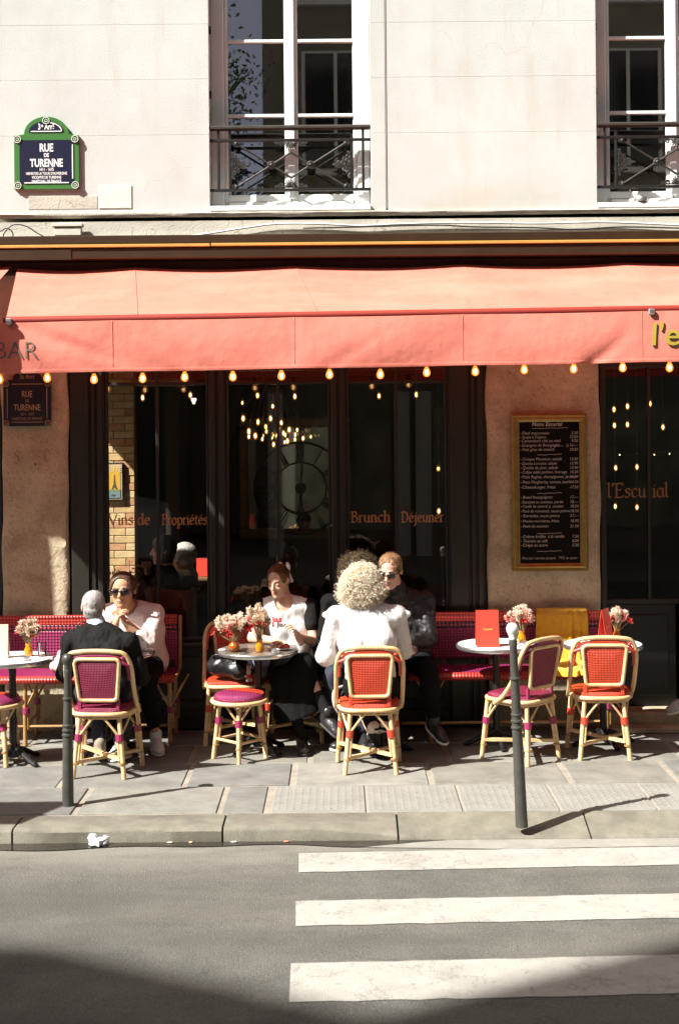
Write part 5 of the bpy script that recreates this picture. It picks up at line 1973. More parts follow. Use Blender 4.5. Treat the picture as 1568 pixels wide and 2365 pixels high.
# plate with food, ash tray, card on the centre table
t = thing('plate', 'white plate of food in front of the girl', 'plate', Vector((W(652, 1480, -.74).x, -.74, TZ)))
m = MB(); m.lathe([(.045, 0), (.06, .004), (.105, .014), (.108, .017), (.10, .016), (.06, .008), (.002, .007)], 28); obj('dish', m, CHINA, t, 60)
m = MB()
for k in range(26):
    m.ball((rng.uniform(-.05, .05), rng.uniform(-.045, .045), .016 + rng.uniform(0, .012)), rng.uniform(.008, .016), 7, 5, rng.randint(3))
obj('food', m, [mat('food_cream', (.72, .55, .32), .7), mat('food_red', (.45, .05, .03), .5), mat('food_green', (.16, .2, .05), .6)], t, 60)
m = MB(); m.lathe([(.030, 0), (.034, .003), (.034, .028), (.030, .030), (.028, .026), (.028, .006), (.001, .005)], 20)
thing1('ashtray', 'small metal ashtray on the front edge of the centre table', 'ashtray', m, ALU, Vector((W(637, 1490, -.93).x, -.93, TZ)))
m = MB(); m.box(-.026, .026, -.018, .018, 0, .010, .003)
thing1('sugar_packet', 'white paper packet at the left rim of the centre table', 'packet', m, CHINA, Vector((W(513, 1484, -.78).x, -.78, TZ)))
# cups on table 2
t = thing('coffee_cup', 'white cup and saucer at the right rim of the sunglasses woman\'s table', 'cup', (T[2].x + .20, T[2].y - .02, TZ))
m = MB(); m.lathe([(.03, 0), (.07, .01), (.075, .014), (.04, .008), (.002, .008)], 24); obj('saucer', m, CHINA, t, 60)
m = MB(); m.lathe([(.02, .009), (.03, .02), (.038, .06), (.036, .06), (.028, .022), (.002, .02)], 20); m.tube([(.036, 0, .05), (.058, 0, .045), (.056, 0, .025), (.032, 0, .022)], .004, 6); obj('cup', m, CHINA, t, 60)
GLASSWARE = glass('drinking_glass', 1.5, (.93, .95, .94))
m = MB(); m.lathe([(.028, 0), (.03, .01), (.036, .13), (.034, .13), (.028, .014), (.001, .012)], 18)
thing1('drinking_glass', 'tall clear drinking glass beside the white cup', 'glass', m, GLASSWARE, (T[2].x + .12, T[2].y + .02, TZ))
m = MB(); m.lathe([(.028, 0), (.03, .01), (.034, .10), (.032, .10), (.027, .014), (.001, .012)], 18)
thing1('drinking_glass', 'short clear glass on the left edge table', 'glass', m, GLASSWARE, (T[1].x + .20, T[1].y + .04, TZ))
m = MB(); m.lathe([(.030, 0), (.034, .003), (.034, .024), (.030, .026), (.028, .006), (.001, .005)], 18)
thing1('ashtray', 'small metal ashtray on the left edge table', 'ashtray', m, ALU, (T[1].x + .12, T[1].y - .12, TZ))
m = MB(); m.lathe([(.030, 0), (.034, .003), (.034, .024), (.030, .026), (.028, .006), (.001, .005)], 18)
thing1('ashtray', 'small metal ashtray beside the bouquet behind the tall bollard', 'ashtray', m, ALU, (T[5].x + .19, T[5].y - .10, TZ))
m = MB(); m.lathe([(.030, 0), (.05, .004), (.06, .012), (.05, .01), (.002, .008)], 18); m.ball((0, 0, .03), (.03, .03, .022), 10, 6)
thing1('sugar_bowl', 'small white bowl on the table beside the yellow blanket', 'bowl', m, CHINA, (T[6].x - .16, T[6].y - .1, TZ))
t = thing('coffee_cup', 'white cup and saucer at the right rim of the table behind the blonde woman', 'cup', (T[4].x + .21, T[4].y - .03, TZ))
m = MB(); m.lathe([(.03, 0), (.06, .01), (.064, .014), (.04, .008), (.002, .008)], 24); obj('saucer', m, CHINA, t, 60)
m = MB(); m.lathe([(.02, .009), (.028, .02), (.034, .05), (.032, .05), (.026, .022), (.002, .02)], 20); obj('cup', m, CHINA, t, 60)

# yellow blanket draped over the right bench
YEL = mat('mustard_blanket', (.62, .36, .022), .9, var=.15, vscale=30, bump=.4, bscale=300, sheen=.2)
p0, p1 = W(1240, 1405, -.16), W(1353, 1408, -.12)
def blanket(u, v):
    # v: 0 back behind the bench top .. 1 front hem hanging over the seat
    w = p1.x - p0.x
    x = p0.x + w * u
    if v < .06:
        y, z = -.085, .90 - .05 + (v / .06) * .06
    else:
        k = (v - .06) / .94
        path = [(-.115, .925), (-.165, .88), (-.20, .70), (-.25, .545), (-.36, .535), (-.46, .53), (-.535, .525), (-.555, .49)]
        f = k * (len(path) - 1)
        i = min(int(f), len(path) - 2)
        a_, b_ = path[i], path[i + 1]
        y, z = a_[0] + (b_[0] - a_[0]) * (f - i), a_[1] + (b_[1] - a_[1]) * (f - i)
        x += -.085 * k * (1 - u) + (-.03 * k) * u + (.02 * k)
        fold = max(0, (u - .62) / .38)
        y -= (.018 * math.sin(fold * 16) * min(1, k * 3) + .012 * math.sin(u * 9 + k * 3) * k) * (1 if u > .0 else 0)
        z += .008 * math.sin(u * 7 + 1) * k
    return (x, y, z)
m = MB(); m.grid(blanket, 60, 50)
o = obj('blanket', m, YEL, None, 180)
so = o.modifiers.new('thick', 'SOLIDIFY'); so.thickness = .008
tag(o, 'mustard yellow blanket draped over the right woven bench', 'blanket')

# ---- bags
LEATHER = mat('black_leather', (.010, .009, .009), .38, var=.3, vscale=10, bump=.35, bscale=30)
CANVAS = mat('beige_canvas', (.60, .48, .40), .85, var=.12, vscale=12)
DENIM = mat('denim', (.10, .13, .20), .85, var=.35, vscale=18, col2=(.22, .25, .31), bump=.3, bscale=200)
BLACKC = mat('black_cloth', (.009, .008, .008), .9, var=.3, vscale=12, spec=.12)
def bag(label, prims, m_, folds, straps=(), sm=None, name='handbag', h=.010):
    t = thing(name, label, 'bag')
    solid_obj('bag_body', [solid(prims, h, folds, (9, 9, 9), rng.uniform(0, 9))], m_, t)
    for s in straps:
        mm = MB(); mm.tube(arc_path(s[0], 6), s[1], 8); obj('strap', mm, sm or m_, t, 180)
    return t
x = -.80
bag('shiny black leather bag piled on the chair left of the girl', [El((x - .03, -.47, .575), (.17, .10, .085)), El((x + .06, -.52, .55), (.11, .08, .07)), El((x - .10, -.42, .585), (.08, .07, .07)), El((x + .02, -.36, .60), (.11, .06, .08))], LEATHER, .016,
    [([(x - .12, -.5, .60), (x - .13, -.54, .66), (x - .02, -.56, .655), (x + .03, -.55, .58)], .009)], h=.009)
t = thing('bag_charm', 'small white and red charm hanging from the black leather bag', 'charm', (W(575, 1575, -.60).x, -.60, .0))
m = MB()
z = W(575, 1562, -.6).z
m.ball((0, 0, z + .03), (.018, .014, .024), 10, 8); m.ball((.012, -.002, z + .065), (.006, .005, .02), 7, 6); m.ball((-.010, -.002, z + .063), (.006, .005, .02), 7, 6); m.ball((-.02, -.004, z), .012, 8, 6); m.ball((.016, -.004, z - .026), .011, 8, 6); m.ball((-.008, -.004, z - .03), .011, 8, 6)
obj('fluffy_ball', m, CHINA, t, 180)
m = MB(); m.ball((.004, -.006, z + .0), (.018, .015, .014), 10, 6); obj('red_band', m, CARD_RED, t, 180)
m = MB(); m.ball((.006, -.008, z - .014), (.020, .014, .008), 10, 6); obj('yellow_band', m, CARD_GOLD, t, 180)
m = MB(); m.tube([(0, 0, z + .05), (-.004, .02, z + .12), (-.02, .04, z + .17)], .003, 5); obj('chain', m, ALU, t, 180)
# blue denim jacket hanging between the bag and the girl
t = thing('denim_jacket', 'blue denim jacket bundled between the black bag and the girl', 'jacket')
solid_obj('cloth', [solid([El((-.60, -.34, .62), (.07, .10, .09)), El((-.57, -.38, .54), (.06, .08, .07)), El((-.60, -.40, .68), (.05, .06, .05))], .009, .02, (10, 10, 10), 4)], DENIM, t)
# handbag with loop handles beside the man, pale tote on bench
p = W(170, 1462, -.55)
bag('black handbag with two loop handles beside the man in black', [El((p.x + .03, -.45, .60), (.12, .06, .10))], LEATHER, .008,
    [([(p.x - .05, -.47, .68), (p.x - .055, -.5, .80), (p.x - .02, -.5, .85), (p.x + .02, -.48, .80), (p.x + .03, -.46, .69)], .005), ([(p.x + .0, -.44, .68), (p.x - .0, -.44, .85), (p.x + .05, -.43, .90), (p.x + .09, -.43, .83), (p.x + .09, -.44, .69)], .005)])
p = W(137, 1540, -.42)
bag('pale beige cloth bag slumped on the bench left of the man', [El((p.x + .02, -.42, .575), (.085, .08, .065)), El((p.x + .03, -.38, .63), (.055, .05, .06))], CANVAS, .016, h=.010, name='cloth_bag')
# dark jacket heap and grey strap beside the blonde woman
t = thing('dark_jacket', 'dark jacket heaped between the girl and the blonde woman', 'jacket')
solid_obj('cloth', [solid([El((-.13, -.40, .62), (.10, .12, .12)), El((-.10, -.42, .74), (.08, .08, .08)), El((-.06, -.36, .54), (.12, .12, .08))], .010, .02, (9, 9, 9), 7)], BLACKC, t)
p = W(785, 1600, -.75)
bag('black handbag with grey strap hanging at the blonde woman\'s left', [El((p.x + .07, -.68, .36), (.075, .06, .10))], LEATHER, .008,
    [([(p.x + .03, -.72, .46), (p.x - .035, -.76, .44), (p.x - .045, -.77, .36), (p.x - .01, -.77, .27), (p.x + .07, -.74, .235)], .012)], mat('grey_strap', (.42, .41, .38), .6))
# napkin and yellow lemon slice seen beyond the girl's elbow
m = MB(); m.grid(lambda u, v: (.09 * u, .07 * v, .03 * (1 - u) * v + .008 * math.sin(u * 6 + v * 4)), 8, 6)
o = thing1('paper_napkin', 'white paper napkin sticking up beyond the girl\'s elbow', 'napkin', m, CHINA, (W(742, 1460, -.45).x, -.45, .815), 180)
so = o.modifiers.new('thick', 'SOLIDIFY'); so.thickness = .002
# litter in the gutter
m = MB()
for (cx, cz, rx, rz_, n_) in ((0, .026, .05, .03, 11), (.04, .022, .035, .024, 9), (-.022, .048, .03, .026, 9), (.052, .045, .022, .018, 8)):
    k0 = len(m.v)
    m.ball((cx, rng.uniform(-.01, .01), cz), (rx, rx * .8, rz_), n_, 6)
    for i_ in range(k0, len(m.v)):
        p_ = m.v[i_]; f_ = rng.uniform(.62, 1.18)
        m.v[i_] = (cx + (p_[0] - cx) * f_, p_[1] * f_, max(.001, cz + (p_[2] - cz) * f_))
o = obj('crumpled_paper', m, mat('white_tissue', (.60, .60, .60), .9), None, 8); o.location = (G(238, 1931, RZ).x, -2.665, RZ); tag(o, 'crumpled white paper lying in the gutter', 'litter')
for (q, c_, lab) in (((400, 1933), (.42, .40, .34), 'flat pale scrap of litter in the gutter'), ((447, 1934), (.6, .38, .2), 'orange brown dry leaf in the gutter'), ((545, 1934), (.45, .44, .4), 'grey scrap of litter at the kerb joint'), ((664, 1932), (.55, .2, .12), 'small red scrap of litter in the gutter')):
    p = G(*q, RZ)
    m = MB(); m.ball((0, 0, .004), (rng.uniform(.012, .024), .010, .005), 8, 5)
    thing1('litter_scrap', lab, 'litter', m, mat('litter', c_, .8, var=.3, vscale=60), (p.x, max(min(p.y, -2.635), -2.70), RZ + .006), 180)
# ================================================================== PEOPLE
SKIN = mat('skin_light', (.66, .40, .28), .5, var=.08, vscale=18, spec=.35)
SKIN2 = mat('skin_tan', (.55, .29, .17), .5, var=.1, vscale=18, spec=.35)
SKIN3 = mat('skin_pink', (.66, .38, .29), .5, var=.1, vscale=18, spec=.35)
LIP = mat('lip', (.45, .19, .14), .45)
BROW = mat('brow', (.12, .07, .045), .8)
EYEW = mat('eye_white', (.6, .57, .52), .3)
SHADES = mat('sunglass_lens', (.008, .007, .007), .08, spec=.6)
def V3(*a): return np.array(a, float)
def nrm(v):
    v = np.array(v, float); return v / np.linalg.norm(v)

def head_frame(fwd, up=(0, 0, 1)):
    f = nrm(fwd); r = nrm(np.cross(f, up)); u = np.cross(r, f)
    return np.stack([r, f, u], 1)          # columns: right, forward, up

def head_prims(H, M, s=1.0, wide=1.0):
    L = lambda *p: H + M @ (np.array(p) * s)
    r = lambda a, b, c: (a * s * wide, b * s, c * s)
    P = [El(L(0, -.014, .036), r(.074, .094, .084), M, .02), El(L(0, .018, -.03), r(.060, .072, .082), M, .03), El(L(0, .046, -.082), r(.040, .040, .030), M, .03),
         Cp(L(0, .088, .016), L(0, .108, -.018), .008 * s, .012 * s, .008), El(L(.010, .097, -.024), r(.009, .010, .007), M, .005), El(L(-.010, .097, -.024), r(.009, .010, .007), M, .005),
         El(L(.034, .066, -.022), r(.022, .018, .018), M, .014), El(L(-.034, .066, -.022), r(.022, .018, .018), M, .014),
         El(L(.031, .092, .012), r(.019, .013, .010), M, .010, True), El(L(-.031, .092, .012), r(.019, .013, .010), M, .010, True),
         El(L(.031, .074, .010), r(.014, .014, .012), M, .003), El(L(-.031, .074, .010), r(.014, .014, .012), M, .003),
         Cp(L(.016, .084, .032), L(.046, .072, .031), .007 * s, .005 * s, .010), Cp(L(-.016, .084, .032), L(-.046, .072, .031), .007 * s, .005 * s, .010),
         El(L(0, .087, -.053), r(.022, .010, .0055), M, .005), El(L(0, .085, -.064), r(.019, .010, .006), M, .005),
         El(L(0, .074, -.095), r(.020, .018, .016), M, .012)]
    for sg in (-1, 1):
        P += [El(L(sg * .078 * wide, -.008, .002), r(.009, .020, .030), M, .006), El(L(sg * .083 * wide, -.002, .004), r(.006, .010, .016), M, .004, True)]
    return P

def face_paint(H, M, s=1.0, closed=False):
    def f(c):
        q = (c - H) @ M / s
        out = np.zeros(len(c), int)
        out[(np.abs(q[:, 0]) < .022) & (q[:, 1] > .078) & (np.abs(q[:, 2] + .0585) < .0095)] = 1
        bz = .035 - 4 * (np.abs(q[:, 0]) - .03) ** 2
        out[(np.abs(np.abs(q[:, 0]) - .031) < .018) & (q[:, 1] > .05) & (np.abs(q[:, 2] - bz) < .0042)] = 2
        ez = .004 if closed else .012
        out[(np.abs(np.abs(q[:, 0]) - .031) < .0135) & (q[:, 1] > .05) & (np.abs(q[:, 2] - ez) < .0028)] = 2
        if not closed:
            out[(np.hypot(np.abs(q[:, 0]) - .031, q[:, 2] - .008) < .0055) & (q[:, 1] > .05)] = 2
        return out
    return f

def hand_prims(Wp, d, n, side, curl=(.5, .5, .5, .5), spread=1.0, s=.95, thumb=(.55, .8, .2)):
    """d finger direction, n palm normal, side: +1 when the thumb lies towards d x n"""
    d = nrm(d); n = nrm(np.array(n) - d * np.dot(n, d)); l = np.cross(d, n) * side
    M = np.stack([l, n, d], 1)
    P = [El(Wp + d * .048 * s, (.040 * s, .0155 * s, .052 * s), M, .008), Cp(Wp - d * .05, Wp + d * .02, .025, .023, .015)]
    L = [.070, .080, .074, .058]
    for i in range(4):
        off = (.030 - .0205 * i) * s
        b = Wp + d * (.088 - .004 * abs(i - 1)) * s + l * off
        dd = nrm(d + l * (.10 - .07 * i) * spread)
        a = 0.0
        r = .0088 - .0007 * (i == 3)
        P.append(Cp(Wp + d * .05 * s + l * off * .8, b, .010 * s, .0095 * s, .006))
        for k, fr in enumerate((.46, .31, .23)):
            a += curl[i] * (1.0 if k else .8)
            v = dd * math.cos(a) + n * math.sin(a)
            e = b + v * L[i] * fr * s
            P.append(Cp(b, e, (r - .0008 * k) * s, (r - .0008 * (k + 1)) * s, .002))
            b = e
    b = Wp + d * .022 * s + l * .028 * s
    v = nrm(d * thumb[0] + l * thumb[1] + n * thumb[2])
    e = b + v * .042 * s
    P.append(Cp(b, e, .0125 * s, .0105 * s, .006))
    v2 = nrm(v + d * .7 + n * .25)
    e2 = e + v2 * .030 * s
    P.append(Cp(e, e2, .0100 * s, .0090 * s, .003)); P.append(Cp(e2, e2 + nrm(v2 + n * .2) * .024 * s, .009 * s, .007 * s, .003))
    return P

def torso_prims(J, g=0.0, fat=1.0, hip=True):
    r = nrm(J['SR'] - J['SL'])
    P, C, N = J['P'], J['C'], J['N']
    U = N - (N - C) * .35
    out = []
    for s in (-1, 1):
        out += [Cp(P + r * s * .07 * fat, P + (C - P) * .5 + r * s * .055 * fat, .095 * fat + g, .088 * fat + g, .05),
                Cp(P + (C - P) * .5 + r * s * .055 * fat, C + r * s * .068 * fat, .088 * fat + g, .094 * fat + g, .05),
                Cp(C + r * s * .068 * fat, U + r * s * .06, .094 * fat + g, .068 + g, .05)]
    out += [Cp(J['SL'], U, .050 + g, .060 + g, .05), Cp(J['SR'], U, .050 + g, .060 + g, .05)]
    out += [Cp(N + (J['SL'] - N) * .55 + V3(0, 0, .008), N, .034 + g * .7, .05 + g * .4, .04), Cp(N + (J['SR'] - N) * .55 + V3(0, 0, .008), N, .034 + g * .7, .05 + g * .4, .04)]
    return out

def arm_prims(J, sd, g=0.0, upto=2.0, fat=1.0):
    S_, E_, W_ = J['S' + sd], J['E' + sd], J['W' + sd]
    out = [Cp(S_, E_ if upto >= 1 else S_ + (E_ - S_) * upto, .047 * fat + g, (.047 - .009 * min(1, upto)) * fat + g, .02)]
    if upto > 1:
        k = min(1, upto - 1)
        out.append(Cp(E_, E_ + (W_ - E_) * k, .039 * fat + g, (.039 - .013 * k) * fat + g, .02))
    return out

def leg_prims(J, sd, g=0.0, upto=2.0, fat=1.0):
    r = nrm(J['SR'] - J['SL']) * (1 if sd == 'R' else -1)
    H_ = J['P'] + r * .085 + V3(0, 0, -.02)
    K_, A_ = J['K' + sd], J['A' + sd]
    out = [Cp(H_, K_ if upto >= 1 else H_ + (K_ - H_) * upto, .085 * fat + g, (.085 - .029 * min(1, upto)) * fat + g, .03)]
    if upto > 1:
        k = min(1, upto - 1)
        m_ = K_ + (A_ - K_) * min(.35, k)
        out += [Cp(K_, m_, .055 + g, .053 + g, .02)]
        if k > .35:
            out += [Cp(m_, K_ + (A_ - K_) * k, .053 + g, .053 - .018 * k + g, .02)]
    return out

def shoe(A, toe, m_, sole, par, s=1.0, name='shoe'):
    d = nrm(toe); up = V3(0, 0, 1); up = nrm(up - d * np.dot(up, d)); r = np.cross(d, up)
    M = np.stack([r, d, up], 1)
    b = A - up * .045
    V, Q = solid([El(b + d * .045 - up * .008, (.042 * s, .125 * s, .036), M, .02), El(b + d * .12 - up * .012, (.045 * s, .06, .030), M, .02), Cp(A - d * .01 - up * .02, A - d * .012 + up * .015, .042, .043, .02), El(b + d * .06 + up * .012, (.034, .07, .034), M, .02)], .007,
                 cut=lambda X, Y, Z: -((X - (b - up * .032)[0]) * up[0] + (Y - (b - up * .032)[1]) * up[1] + (Z - (b - up * .032)[2]) * up[2]))
    o = solid_obj(name, [(V, Q)], m_, par)
    V, Q = solid([El(b + d * .045 - up * .034, (.045 * s, .132 * s, .022), M, .01), El(b + d * .125 - up * .036, (.047 * s, .06, .018), M, .01)], .007,
                 cut=lambda X, Y, Z: np.maximum((X - (b - up * .026)[0]) * up[0] + (Y - (b - up * .026)[1]) * up[1] + (Z - (b - up * .026)[2]) * up[2], -((X - (b - up * .046)[0]) * up[0] + (Y - (b - up * .046)[1]) * up[1] + (Z - (b - up * .046)[2]) * up[2])))
    solid_obj('sole', [(V, Q)], sole, o)
    return o

def sunglasses(H, M, par, s=1.0, wide=1.0, big=1.0):
    L = lambda *p: Vector(H + M @ (np.array(p) * s))
    m = MB()
    for sg in (-1, 1):
        cx = sg * .034 * wide
        pts = []
        for i in range(20):
            a = 2 * PI * i / 20
            c_, s_ = math.cos(a), math.sin(a)
            pts.append((cx + .028 * big * math.copysign(abs(c_) ** .6, c_), .100 - .35 * abs(cx + .028 * c_) ** 1.0 * .25 - abs(c_ * sg + 0) * 0, .010 + .019 * big * math.copysign(abs(s_) ** .6, s_)))
        n = len(pts)
        vs = [L(*p) for p in pts] + [L(p[0], p[1] - .006, p[2]) for p in pts] + [L(cx, .100 - .0875 * abs(cx) + .003, .010)]
        m.add(vs, [(i, (i + 1) % n, 2 * n) for i in range(n)] + [((i + 1) % n, i, n + i, n + (i + 1) % n) for i in range(n)])
        m.tube([L(sg * .062 * wide, .088, .018), L(sg * .080 * wide, .06, .018), L(sg * .084 * wide, -.01, .014)], .0035, 6)
    m.tube([L(-.010, .103, .016), L(0, .106, .018), L(.010, .103, .016)], .003, 6)
    return obj('sunglasses', m, SHADES, par, 180)

def strand_mesh(paths, r0, r1=None):
    """many thin three-sided strands at once"""
    P = np.array(paths, float)                       # n, k, 3
    n, k, _ = P.shape
    T = np.gradient(P, axis=1); T /= np.linalg.norm(T, axis=2, keepdims=True) + 1e-9
    ref = np.array([.31, .52, .79])
    U = np.cross(T, ref); U /= np.linalg.norm(U, axis=2, keepdims=True) + 1e-9
    Wv = np.cross(T, U)
    rad = np.linspace(r0, r0 * .35 if r1 is None else r1, k)[None, :, None]
    V = np.stack([P + rad * (U * math.cos(a) + Wv * math.sin(a)) for a in (0, 2.094, 4.189)], 2)   # n,k,3,3
    idx = np.arange(n * k * 3).reshape(n, k, 3)
    Q = np.stack([idx[:, :-1], np.roll(idx[:, :-1], -1, 2), np.roll(idx[:, 1:], -1, 2), idx[:, 1:]], -1).reshape(-1, 4)
    return V.reshape(-1, 3), Q

def curl_hair(name, H, M, base, m_, par, n, r=.009, keep=None, seed=5):
    V, Q = solid(base, .009)
    rs = np.random.RandomState(seed)
    cen = V.mean(0)
    paths = []
    while len(paths) < n:
        p = V[rs.randint(len(V))]
        o = nrm(p - cen)
        t = nrm(np.cross(o, rs.normal(0, 1, 3)))
        ax_ = nrm(o * rs.uniform(.15, .8) + V3(0, 0, -.55) + t * .8)
        b1 = nrm(np.cross(ax_, o)); b2 = np.cross(ax_, b1)
        L = rs.uniform(.035, .075); rr_ = r * rs.uniform(.5, 1.2); turns = rs.uniform(1.2, 2.6); ph = rs.uniform(0, 6.28)
        u = np.linspace(0, 1, 13)[:, None]
        pts = p - o * .010 + ax_ * L * u + o * (.012 * np.sin(u * 2.6)) + rr_ * (b1 * np.cos(ph + u * turns * 6.28) + b2 * np.sin(ph + u * turns * 6.28)) * np.minimum(1, u * 3)
        paths.append(pts)
    return solid_obj(name, [(V - .010 * (V - cen) / (np.linalg.norm(V - cen, axis=1, keepdims=True)), Q), strand_mesh(paths, .0021)], m_, par)

def swept_strands(H, M, s, wide, target, n, grow, seed=1, hairline=(.02, .10)):
    """hair combed back over the skull towards a knot; directions are in head space"""
    rs = np.random.RandomState(seed)
    c = np.array([0, -.014, .036]); rad = np.array([.074 * wide + grow, .094 + grow, .084 + grow])
    tg = nrm((np.array(target) - c) / rad)
    out = []
    while len(out) < n:
        a = rs.uniform(-1.75, 1.75)
        d0 = nrm([math.sin(a) * .95, .62 * math.cos(a), .78 * max(.12, math.cos(a * .72)) + rs.normal(0, .05)])
        om = math.acos(np.clip(d0 @ tg, -1, 1))
        u = np.linspace(0, .96, 11)[:, None]
        dd = (np.sin((1 - u) * om) * d0 + np.sin(u * om) * tg) / math.sin(om)
        k = 1.0 + rs.uniform(-.002, .016)
        out.append(H + ((c + dd * rad * k) * s) @ M.T)
    return strand_mesh(out, .0016, .0012)

def tuft_strands(V, cen, back, n, L, out_=.35, r=.0013, seed=2, noise=.35):
    rs = np.random.RandomState(seed)
    P = V[rs.randint(len(V), size=n)]
    o = P - cen; o /= np.linalg.norm(o, axis=1, keepdims=True)
    d = o * out_ + nrm(back) + rs.normal(0, noise, (n, 3))
    d -= o * (np.sum(d * o, 1, keepdims=True) - out_)
    d /= np.linalg.norm(d, axis=1, keepdims=True)
    u = np.linspace(0, 1, 5)[None, :, None]
    ln_ = (L * rs.uniform(.6, 1.2, n))[:, None, None]
    paths = P[:, None, :] + d[:, None, :] * ln_ * u - o[:, None, :] * ln_ * .35 * u * u
    return strand_mesh(paths, r)

def person(label, J, fwd, up=(0, 0, 1), skin=SKIN, s=1.0, wide=1.0, hands=(), bodyres=.0085, closed=False, arms=True, fat=1.0, coarse=False, legs=True):
    """one continuous figure; returns the object (a mesh) that clothing hangs on"""
    for k in J: J[k] = np.array(J[k], float)
    M = head_frame(fwd, up)
    H = J['H']
    neck_top = H + M @ V3(0, -.040, -.055)
    hp = head_prims(H, M, s, wide) + [Cp(J['N'] - (neck_top - J['N']) * .2, neck_top, .052 * fat, .046 * fat, .02)]
    parts = [solid(hp, .006 if coarse else .0045)]
    bp = torso_prims(J, -.012, fat) + [Cp(J['N'] - V3(0, 0, .03), J['N'] + (neck_top - J['N']) * .3, .055 * fat, .053 * fat, .03)]
    if arms:
        bp += arm_prims(J, 'L') + arm_prims(J, 'R')
    if legs:
        bp += leg_prims(J, 'L', -.008, 2, fat) + leg_prims(J, 'R', -.008, 2, fat)
    parts.append(solid(bp, .012 if coarse else bodyres))
    for hd in hands:
        parts.append(solid(hand_prims(*hd[:4], **(hd[4] if len(hd) > 4 else {})), .0038))
    o = solid_obj('person', parts, [skin, LIP, BROW], None, face_paint(H, M, s, closed))
    tag(o, label, 'person')
    return o, M

def garment(name, prims, m_, par, h=.0085, folds=.010, fs=(13, 13, 7), seed=1, cut=None, **kw):
    return solid_obj(name, [solid(prims, h, folds, fs, seed, cut)], m_, par, **kw)

def hair_shell(H, M, s, grow=.010, line=.062, low=-.07, extra=(), face_r=(.060, .07, .085), wide=1.0, fz=-.035):
    L = lambda *p: H + M @ (np.array(p) * s)
    P = [El(L(0, -.014, .036), ((.074 * wide + grow) * s, (.094 + grow) * s, (.084 + grow) * s), M, .02), El(L(0, -.05, -.02), (.062 * s * wide, .05 * s, .06 * s), M, .02)]
    P += list(extra)
    P += [El(L(0, .105, fz), (face_r[0] * s * wide, face_r[1] * s, face_r[2] * s), M, .008, True)]
    def cut(X, Y, Z):
        x, y, z = X - H[0], Y - H[1], Z - H[2]
        lz = x * M[0, 2] + y * M[1, 2] + z * M[2, 2]
        ly = x * M[0, 1] + y * M[1, 1] + z * M[2, 1]
        return np.maximum(low * s - lz, ly - .088 * s)
    return P, cut

# ---- man in the black jacket, seen from behind
BLACKKNIT = mat('black_knit', (.008, .007, .0065), .85, var=.25, vscale=20, bump=.5, bscale=22, bdist=.02, spec=.2)
SHIRTBLUE = mat('pale_blue_shirt', (.50, .60, .66), .8)
GREYHAIR = mat('grey_hair', (.46, .42, .40), .7, var=.4, vscale=50, stretch=(1, 1, .3), col2=(.30, .27, .25))
NAVY = mat('navy_trousers', (.020, .024, .040), .85, var=.2, vscale=14)
SOLE_W = mat('white_sole', (.72, .70, .66), .6)
SHOE_TAN = mat('canvas_shoe', (.30, .24, .17), .8)
J = dict(P=(-1.63, -1.22, .545), C=(-1.655, -1.10, .755), N=(-1.70, -1.015, .935), H=(-1.735, -.965, 1.075), SL=(-1.875, -1.06, .855), SR=(-1.475, -1.07, .845),
         EL=(-1.93, -1.02, .62), ER=(-1.395, -1.06, .60), WL=(-1.78, -.80, .765), WR=(-1.43, -.86, .70), KL=(-1.74, -.83, .50), KR=(-1.50, -.84, .50), AL=(-1.70, -.96, .11), AR=(-1.545, -1.0, .11))
o, M = person('grey haired man in black jacket seen from behind at the left table', J, (-.05, 1, -.10), skin=SKIN3,
              hands=[(V3(-1.78, -.80, .765), (.35, .8, .05), (0, 0, -1), 1, dict(curl=(.35,) * 4)), (V3(-1.43, -.86, .70), (-.2, .9, .3), (0, 0, -1), -1, dict(curl=(.3,) * 4))])
garment('jacket', torso_prims(J, .016, 1.03) + arm_prims(J, 'L', .017, 1.92) + arm_prims(J, 'R', .017, 1.75), BLACKKNIT, o, folds=.013, seed=2)
garment('collar', [Cp(J['N'] - V3(.0, .01, .005), J['N'] + V3(-.012, .012, .042), .070, .064, .02), Cp(J['WR'] + (J['ER'] - J['WR']) * .25, J['WR'] + (J['ER'] - J['WR']) * .12, .040, .040, .01)], SHIRTBLUE, o, .007, .003)
garment('trousers', leg_prims(J, 'L', .012, 1.9) + leg_prims(J, 'R', .012, 1.9) + [Cp(J['P'] - V3(.07, 0, .01), J['P'] + V3(.07, 0, -.01), .105, .105, .04)], NAVY, o, folds=.012, seed=3)
for sd, toe in (('L', (-.1, 1, -.10)), ('R', (.1, 1, -.15))):
    shoe(J['A' + sd], toe, SHOE_TAN, SOLE_W, o)
H = J['H']; L_ = lambda *p: H + M @ np.array(p)
cutg = lambda X, Y, Z: (-.080 - ((X - H[0]) * M[0, 2] + (Y - H[1]) * M[1, 2] + (Z - H[2]) * M[2, 2]))
g1 = solid([El(L_(0, -.014, .034), (.0775, .097, .0865), M, .02), El(L_(0, -.055, -.035), (.064, .046, .05), M, .02), El(L_(0, .11, -.03), (.07, .075, .12), M, .01, True)], .006, .002, (60, 60, 30), 4, cutg)
solid_obj('hair', [g1, tuft_strands(g1[0], H, M @ V3(0, -.4, -.7), 1500, .012, .3, .0011, 8)], GREYHAIR, o)
g2 = solid([El(L_(0, -.062, -.028), (.060, .045, .040), M, .02)], .006, .003, (60, 60, 30), 5, cutg)
solid_obj('nape_hair', [g2, tuft_strands(g2[0], H, M @ V3(0, -.3, -.8), 700, .012, .3, .0012, 9)], mat('dark_grey_hair', (.25, .23, .215), .7, var=.5, vscale=60), o)

